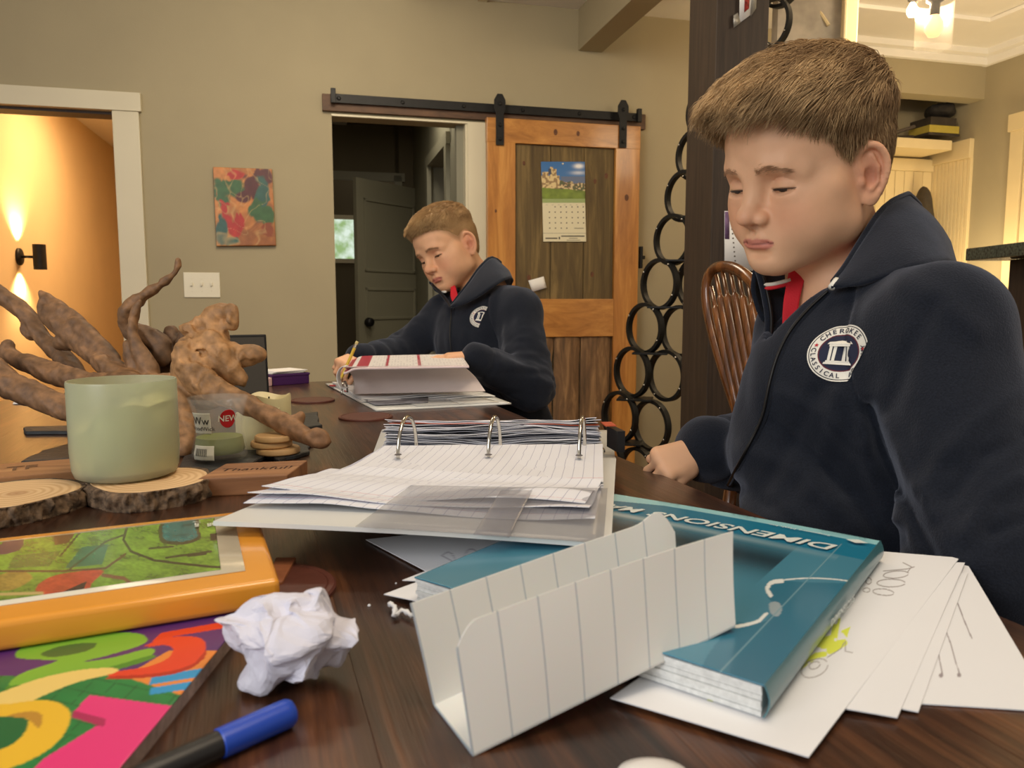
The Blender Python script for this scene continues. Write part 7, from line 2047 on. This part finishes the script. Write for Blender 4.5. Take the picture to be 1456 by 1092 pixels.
# wooden wedge under the yellow book, behind its corner
c = [U(376, 836, TZ + .006), U(402, 826, TZ + .006), U(421, 792, TZ + .006), U(392, 792, TZ + .006)]
tag(ob('wooden_plaque', hexa(c, TZ), wood('plaque_wood', (120, 70, 44), (160, 100, 66), axis=0, scale=14, rough=.5), bevel=.001), 'small reddish wooden plaque poking out from under the yellow book', 'plaque')
def math_book():
    zt = TZ + .0215; zb = TZ + .0045
    A, B, Cc, Dd = U(563, 857, zt), U(1088, 975, zt), U(1252, 769, zt), U(872, 702, zt)
    A = Dd + (B - Cc)
    t = thing('math_textbook', 'teal Dimensions Math paperback lying face up on loose sheets', 'book', tuple((A + Cc) / 2 * np.array([1, 1, 0]) + np.array([0, 0, zb])))
    ex = (B - A); ey = (Dd - A)
    def q(s, r, dz=0): return A + ex * s + ey * r + np.array([0, 0, dz])
    edg = plain('page_fan', (220, 222, 220), rough=.7, noise=.12, scale=300)
    for k in range(6):
        z0 = zb + (zt - zb - .001) * k / 6; z1 = zb + (zt - zb - .001) * (k + .93) / 6; j = .004 * math.sin(k * 2.2)
        cs = [q(.004, .004 + j * 1.0), q(.992, .004 + j * .6), q(.992, .996), q(.004 + j, .996)]
        cs = [np.array([p[0], p[1], z1]) for p in cs]; V, F = hexa(cs, z0); ob('page_block', (V, F), edg, t)
    tl = vcol('teal_cover_print', rough=.24, coat=.35, coatr=.12)
    nx, ny = 330, 330; P = bilin([q(0, 0), q(1, 0), q(1, 1), q(0, 1)], nx, ny)
    aa, bb2 = np.linspace(0, 1, nx)[:, None], np.linspace(0, 1, ny)[None, :]
    P[..., 2] += .0012 * np.sin(aa * 3.14) + .004 * np.exp(-((aa) ** 2 + (bb2 - .0) ** 2) / .02) * 0
    X, Y = pixp(P); Aq, Bq = aa + 0 * bb2, bb2 + 0 * aa
    base = lin((30, 116, 148)); deep = lin((70, 130, 154)); C = base * np.ones((nx, ny, 3))
    m = Bq < .80; C[m] = deep
    # dark photographic band with a pale sweep
    k = np.exp(-((Bq - .64) / .11) ** 2) * (Aq < .80); C = C * (1 - .88 * k[..., None]) + lin((24, 36, 42)) * .88 * k[..., None]
    k = np.exp(-((Bq - .775) / .02) ** 2) * np.clip(1.1 - Aq, 0, 1) * (Aq < .93); C = C * (1 - .6 * k[..., None]) + lin((190, 206, 206)) * .6 * k[..., None]
    m = inpoly(X, Y, smooth_poly([(1095, 826), (1118, 826), (1150, 828), (1190, 829), (1240, 834), (1180, 900), (1110, 980), (1000, 960), (1040, 890), (1068, 888), (1090, 882), (1098, 872), (1100, 860), (1090, 845)])); C[m] = lin((48, 112, 138))
    bz = lambda pts: [(q[0], q[1]) for q in bez([np.array(k_ + (0.,)) for k_ in pts], 30)]
    m = near_line(X, Y, bz([(1046, 891), (1062, 888), (1078, 883), (1090, 873)]), 2.3) | near_line(X, Y, bz([(1112, 826), (1098, 828), (1091, 837), (1096, 847)]), 2.8) | near_line(X, Y, bz([(1108, 825), (1150, 822), (1190, 824), (1216, 828)]), .8); C[m] = lin((226, 232, 230))
    m = inpoly(X, Y, smooth_poly([(1094, 858), (1106, 856), (1112, 866), (1106, 876), (1096, 872)])); C[m] = lin((150, 168, 176))
    # pale worn strip along the far edge
    m = Bq > .955 + .015 * np.sin(Aq * 20) * 0; C[m] = lin((150, 206, 214)); m = (Bq > .90) & (Aq < .25) & (Bq > .955 - (.25 - Aq) * .2); C[m] = lin((150, 206, 214))
    m = (np.abs(Aq - .905) < .0016) & (Bq < .9); C[m] = lin((120, 160, 172))
    sheet_obj('front_cover', P, .0008, tl, t, False, C)
    # spine, slightly rounded
    G = np.zeros((6, 40, 3))
    for i in range(6):
        for j in range(40):
            an = i / 5; p = q(1.0 + .012 * math.sin(an * math.pi), j / 39); p[2] = zt + .0003 - (zt - zb) * an; G[i, j] = p
    sheet_obj('spine', G, .0008, plain('teal_spine', (64, 112, 122), rough=.3, noise=.05, coat=.3), t, True)
    # title, read from the far side of the table
    wt = plain('title_silver', (206, 216, 214), rough=.4); dkt = plain('small_print', (30, 70, 86), rough=.4)
    exn = ex / np.linalg.norm(ex); eyn = ey - exn * (ey @ exn); eyn /= np.linalg.norm(eyn); W_ = np.linalg.norm(ex); H_ = np.linalg.norm(ey)
    def word(txt, s, r, size, mat, bold=True, shear=.18, stretch=1.25):
        v, f = text_tris(txt, size, bold); w = v[:, 0].max() - v[:, 0].min(); x0 = v[:, 0].min()
        out = []
        for vx, vy, _ in v:
            xx = (vx - x0 + shear * vy) * stretch; p = q(s, r, .0009) - exn * xx - eyn * vy; a = ((p - A) @ exn) / W_; p[2] = zt + .0018 + .0012 * math.sin(np.clip(a, 0, 1) * 3.14) - .0004; out.append(p)
        ob('title_lettering', (out, f), mat, t)
    word('DIMENSIONS', .905, .862, .0215, wt, True, .2, 1.22); word('MATH', .225, .862, .0215, wt, True, .2, 1.1)
    word('Singapore Math Inc.', .86, .945, .0052, wt, False, 0, 1.2)
    word('Homework', .96, .985, .0058, dkt, False, 0, 1.3); word('Subject', .60, .985, .0058, dkt, False, 0, 1.3); word('School', .30, .990, .0058, dkt, False, 0, 1.3)
    p = q(.945, .93, .0022); V = [p + exn * .008, p + eyn * .005, p - exn * .008, p - eyn * .005]; ob('publisher_mark', (V, [(0, 1, 2, 3)]), wt, t)
    # spine lettering
    v, f = text_tris('DIMENSIONS', .0075, True); out = []
    for vx, vy, _ in v: p = q(1.014, .50) - (-eyn) * vx * 1.2; p[2] = zt - .010 + vy * .9 - .0; out.append(p + exn * .0012)
    ob('spine_lettering', (out, f), wt, t)
math_book()
# loose sheets under and beside the textbook
M_p1 = plain('loose_paper', (228, 230, 234), rough=.7, noise=.015, scale=8)
def loose(px, zs, lab, curl=.002, mat=None, th=.0006, painter=None, nx=30, ny=24, grp='loose sheets under the teal textbook'):
    c = [U(x, y, TZ + z) for (x, y), z in zip(px, zs)]
    P = bilin(c, nx, ny); a = np.linspace(0, 1, nx)[:, None]; b = np.linspace(0, 1, ny)[None, :]
    P[..., 2] += curl * np.sin(a * 2.6 + .4) * np.sin(b * 2.8 + .3) * .5
    P[..., 2] = np.maximum(P[..., 2], TZ + .0009)
    col = None
    if painter is not None: X, Y = pixp(P); col = painter(X, Y, np.ones((nx, ny, 3)) * lin((228, 230, 234)))
    o = sheet_obj('paper_sheet', P, th, mat or (M_sheetv if painter is not None else M_p1), None, True, col); return tag(o, lab, 'paper')
M_sheetv = vcol('drawn_paper', rough=.7)
def draw_a(X, Y, C):
    yl = lin((220, 230, 84)); gy = lin((150, 144, 144)); n = vnoise(np.stack([X / 9, Y / 9, X * 0], -1))
    def el(cx, cy, a, b, r=0.0): return [(cx + a * math.cos(t) * math.cos(r) - b * math.sin(t) * math.sin(r), cy + a * math.cos(t) * math.sin(r) + b * math.sin(t) * math.cos(r)) for t in np.linspace(.3, 6.1, 22)]
    m = near_line(X, Y, [(1222, 904), (1240, 886), (1256, 866)], 3.2) | (near_line(X, Y, [(1198, 898), (1222, 888), (1240, 884)], 2.0)) | near_line(X, Y, [(1190, 880), (1186, 905), (1170, 918), (1200, 914), (1180, 925)], 5) | near_line(X, Y, [(1160, 915), (1185, 908)], 6) | near_line(X, Y, [(1204, 899), (1207, 902)], 5) | near_line(X, Y, [(1138, 948), (1160, 932), (1172, 930)], 4); C[m & (n > -.6)] = yl
    for pts in (el(1274, 817, 18, 5, -.08), el(1267, 829, 20, 5.5, 0), el(1256, 842, 15, 4.5, .1), el(1235, 826, 4, 4.5), el(1232, 839, 5, 3), [(1256, 812), (1290, 809), (1300, 806)], [(1284, 800), (1296, 806), (1290, 814)], el(1158, 950, 20, 12, -.4), el(1158, 946, 8, 5, -.3), [(1176, 935), (1196, 922), (1200, 914)], [(1202, 912), (1202, 926), (1212, 928)]): m = near_line(X, Y, pts, .65); C[m] = gy
    m = near_line(X, Y, [(1008, 994), (1014, 995)], 2.0); C[m] = yl
    return C
def draw_b(X, Y, C):
    gy = lin((150, 142, 146))
    for pts in ([(1362, 858), (1370, 880), (1382, 908)], [(1338, 880), (1350, 910), (1364, 958)], [(1332, 915), (1336, 940), (1340, 958)]): m = near_line(X, Y, pts, .8); C[m] = gy
    for x, y in ((1364, 960), (1338, 960), (1322, 958)): m = (X - x) ** 2 + (Y - y) ** 2 < 9; C[m] = gy
    return C
loose([(1305, 1000), (1500, 1012), (1372, 796), (1290, 800)], (.0010, .0010, .0012, .0012), 'rightmost white sheet of the fan, drawn with thin lines and dots', .001, painter=draw_b, nx=180, ny=150)
loose([(1150, 985), (1306, 1012), (1376, 815), (1300, 812)], (.0018, .0018, .0026, .0020), 'second white sheet from the right in the fan beside the textbook', .003)
loose([(1060, 985), (1276, 1020), (1372, 800), (1230, 795)], (.0026, .0026, .0042, .0032), 'third white sheet from the right in the fan beside the textbook', .003)
loose([(868, 992), (1150, 1076), (1364, 793), (1180, 778)], (.0034, .0034, .0050, .0042), 'white sheet with yellow highlighter right under the textbook, topmost of the fan', .001, painter=draw_a, nx=420, ny=300)
def draw_c(X, Y, C):
    gy = lin((178, 176, 186))
    for pts in ([(630, 792), (648, 800), (640, 786), (630, 790)], [(660, 795), (676, 800), (684, 788), (668, 782)]): m = near_line(X, Y, smooth_poly(pts), .8); C[m] = gy
    return C
loose([(606, 813), (520, 768), (760, 742), (860, 790)], (.0014, .0010, .0010, .0014), 'white sheet pointing left from under the near binder', .001, painter=draw_c, nx=120, ny=80, grp=None)
loose([(572, 826), (640, 800), (880, 760), (860, 840)], (.0024, .0020, .0020, .0020), 'white sheet edge directly under the left corner of the textbook', .0015, grp=None)
loose([(546, 846), (640, 812), (880, 780), (700, 880)], (.0034, .0030, .0030, .0030), 'lowest left white sheet corner peeping out below the textbook', .002, grp=None)
# twisted paper shred at the sheet corner and crumbs
tag(ob('paper_shred', tube(bez([U(553, 858, TZ + .004), U(562, 864, TZ + .006), U(560, 876, TZ + .003), U(572, 868, TZ + .004), U(586, 876, TZ + .004)], 16), [.0012, .0022, .0012, .0018] * 4, 6), M_p1, smooth=True), 'twisted white paper shred at the left corner of the textbook', 'paper shred')
for k, (x, y, r) in enumerate(((525, 862, .0012), (563, 830, .0007))):
    v, f = lathe([(0, 0), (r, r * .3), (r * .8, r), (0, r * 1.3)], 7); tag(ob('crumb', (np.array(v) + U(x, y), f), M_p1), ('white paper crumb on the table left of the textbook corner', 'tiny white crumb nearer the textbook than the other one')[k], 'crumb')
def folded_paper():
    zf = TZ + .001
    a0, a1 = U(672, 1073, zf), U(1046, 888, TZ + .0265)        # front bottom fold
    b0, b1 = U(617, 1003, zf), a1 + (U(617, 1003, zf) - a0) * 1.05
    b1[2] = a1[2] + .001
    d = lambda p: dep(p)
    f0, f1 = D(645, 892, d(a0) + .004), D(1045, 756, d(a1) + .010)
    g0, g1 = D(583, 858, d(b0) - .002), D(936, 738, d(b1) + .0)
    mat = ruled('folded_ruled_paper', 8.0, (224, 222, 218), (168, 178, 186), .035, None, axis=0, trans=.12)
    t = thing('folded_paper', 'sheet of ruled paper folded into a standing channel, leaning on the textbook', 'paper', tuple(a0))
    def panel(c, name, uoff=0.0, wob=.0016, cut=None, nx=50, ny=18):
        P = bilin(c, nx, ny); n = np.cross(c[1] - c[0], c[3] - c[0]); n /= np.linalg.norm(n)
        a = np.linspace(0, 1, nx)[:, None, None]; b = np.linspace(0, 1, ny)[None, :, None]
        P = P + n * (wob * np.sin(a * 5 + uoff) * np.sin(b * 2.2))
        if cut is not None:
            up = (c[3] - c[0]) / np.linalg.norm(c[3] - c[0])
            P = P + up * cut(a, b) * b
        return sheet_obj(name, P, .0011, mat, t, True)
    up_notch = lambda a, b: -.010 * np.clip((.06 - a) / .06, 0, 1) ** 1.5 - .0045 * np.sin(np.clip(a, 0, 1) * 3.1) * -1 * .5
    panel([a0, a1, f1, f0], 'front_panel', 0, .0018, up_notch)
    panel([a0, a1, b1, b0], 'base_panel', 1, .0004)
    # the back panel stops in a raised tab at its right end
    gm = b0 + (b1 - b0) * .86
    panel([b0, b1, g1 + (b1 - b0) * .06, g0], 'back_panel', 2, .0012, lambda a, b: .004 * np.exp(-((a - .93) / .05) ** 2) - .012 * np.clip((a - .97) / .03, 0, 1))
folded_paper()
def crumpled():
    c = D(412, 912, .415); c[2] = TZ + .027
    bm = bmesh.new(); bmesh.ops.create_icosphere(bm, subdivisions=5, radius=1.0)
    V = np.array([v.co[:] for v in bm.verts]); F = [tuple(v.index for v in f.verts) for f in bm.faces]; bm.free()
    # a sheet squeezed into a ball: repeated sharp folds of the surface across random planes
    rs = np.random.RandomState(21); P = V * 1.0
    tri = lambda x: np.abs((x + 1) % 2 - 1) * 1.0
    for k in range(34):
        n = rs.randn(3); n /= np.linalg.norm(n); m = rs.randn(3); m /= np.linalg.norm(m)
        fq = .8 + k * .10; P = P + m[None, :] * (.26 / (1 + k * .055)) * (tri((V @ n) * fq + rs.rand() * 2) - .5)[:, None]
    P += V * (.10 * (1 - np.abs(vnoise(V * 3.1 + 5))) + .05 * (1 - np.abs(vnoise(V * 7))))[:, None]
    P *= (1 - .38 * np.exp(-((V - np.array([.1, -.5, .8])) ** 2).sum(1) / .25))[:, None]
    for q, h, w in (((-.86, -.1, .42), .42, .06), ((.98, -.05, -.02), .34, .08), ((-.40, -.6, -.6), .2, .1), ((-.1, .4, .9), .18, .2)):
        q = np.array(q) / np.linalg.norm(q); P = P + q * (h * np.exp(-((V - q) ** 2).sum(1) / w))[:, None]
    P -= (P.max(0) + P.min(0)) / 2; P = P / (P.max(0) - P.min(0)) * np.array([.080, .060, .049]); P = P @ rz(-.1).T + c; P[:, 2] -= P[:, 2].min() - TZ - .0002
    me = mesh_from('crumpled_paper', P, F); link('crumpled_paper', me, M_crump, None, False, label='crumpled white paper ball on the table beside the yellow book', category='paper ball')
M_crump = plain('crumpled_sheet', (212, 212, 226), rough=.65, noise=.03, scale=60, bump=.0008, bscale=90)
crumpled()
def marker():
    z = TZ + .0071; b = U(414, 1012, z); a = U(300, 1063, z); e = (b - a); e[2] = 0; e /= np.linalg.norm(e); b[2] = z; r = .0069
    t = thing('marker', 'black marker pen with a bright blue cap in the front', 'marker', tuple(b))
    bl = plain('blue_cap', (28, 72, 186), rough=.35, noise=.03); bk = plain('black_barrel', (26, 26, 28), rough=.4, noise=.05)
    Lc = .0365
    pr = [(0, 0), (r * .86, .0), (r * .98, .0015), (r, .004), (r * .98, Lc), (r * .90, Lc + .0005), (r * .8, Lc)]
    R = frame_z(-e); v, f = lathe(pr, 36); ob('cap', (np.array(v) @ R.T + b, f), bl, t, True, autos=40)
    pr = [(0, Lc - .002), (r * .86, Lc - .002), (r * .90, Lc + .004), (r * .93, Lc + .075), (r * .8, Lc + .085), (0, Lc + .085)]; v, f = lathe(pr, 36); ob('barrel', (np.array(v) @ R.T + b, f), bk, t, True, autos=40)
marker()
# white rounded pebble-like eraser at the lower edge
v, f = lathe([(0, 0), (.0105, .0005), (.0125, .004), (.011, .0075), (.006, .0095), (0, .010)], 32); tag(ob('white_case', (np.array(v) * np.array([1.35, 1, 1]) + U(928, 1122), f), plain('white_plastic', (230, 228, 226), rough=.3), smooth=True), 'rounded white plastic piece at the bottom edge of the picture', 'case')
# ------------------------------------------------------------------ the two boys
def build_boy(P, label, clothes, jacket, h, hh):
    nb = P['nb']
    root = thing('person', label, 'person', (float(nb[0]), float(nb[1]), .45))
    V, F = person_mesh(P, h)
    me = mesh_from('body', V, F); attr_color(me, skin_colors(V, P)); reparent(link('body', me, M_skin, None, True), root)
    make_hair(P, root, M_hair, hh)
    v, f = make_brows(P, None, None); h_ = len(v) // 2; g_ = len(f) // 2
    for a_, b_ in ((v[:h_], f[:g_]), (v[h_:], [tuple(i - h_ for i in q) for q in f[g_:]])): ob('eyebrow', (np.array(a_) * P['scale'] @ P['R'].T + P['pos'], b_), M_brow, root)
    ob('eyelashes', make_lashes(P), M_lash, root)
    make_eyes(P, root, (M_eye,) * 3)
    JV, JF = jacket(P); clothes(P, root, JV, JF)
    return root
def trousers_and_stool(hip, root, fwd, lab):
    f = np.array([fwd[0], fwd[1], 0.]); f /= np.linalg.norm(f); s = np.array([-f[1], f[0], 0]); hz = np.array([hip[0], hip[1], .60])
    def fn(P):
        F = Field(P.astype(np.float32))
        for sg in (-1, 1):
            a = hz + s * sg * .075; k = a + f * .06 + s * sg * .03 + (0, 0, .0) ; k = a + f * .235 + np.array([0, 0, .01]); an = k + np.array([0, 0, -.36]) - f * .02
            F.cap(a, k, .075, .062, k=.04, margin=.1); F.cap(k, an, .058, .040, k=.02, margin=.1)
        F.cap(hz - s * .06, hz + s * .06, .095, .095, k=.05, margin=.1)
        return (F.d + .003 * fbm(P * 18, 2)).astype(np.float32)
    V, F = sdf_mesh(fn, hz - np.array([.34, .34, .42]), hz + np.array([.34, .34, .14]), .008)
    reparent(link('trousers', mesh_from('trousers', V, F), M_khaki, None, True), root)
    M_st = M_post; c = np.array([hip[0], hip[1], 0]) - f * .0; t = thing('stool', lab, 'stool', tuple(c))
    v, g = prism([(.135 * math.cos(a), .135 * math.sin(a)) for a in np.linspace(0, 2 * math.pi, 29)[:-1]], .035, .465); ob('seat', (np.array(v) + c, g), M_st, t, bevel=.006)
    for q in range(4):
        a = math.pi / 4 + q * math.pi / 2; d = np.array([math.cos(a), math.sin(a), 0]); ob('leg', tube([c + d * .09 + (0, 0, .467), c + d * .115], .016, 10), M_st, t, True)
_n = near_boy(); _r = build_boy(_n, 'larger boy in a navy half-zip fleece looking down at the right side of the table', near_clothes, near_jacket, .0017, .0022)
_f = far_boy(); _r2 = build_boy(_f, 'smaller boy in a navy half-zip fleece writing with a pencil at the far end', far_clothes, far_jacket, .0022, .0028)
trousers_and_stool((.60, .86), _r, (-.35, -.2), 'dark stool under the larger boy')
_h = (_f['hips'][0] + _f['hips'][1]) / 2
trousers_and_stool((_h[0], _h[1]), _r2, (-.3, -.3), 'dark stool under the smaller boy')
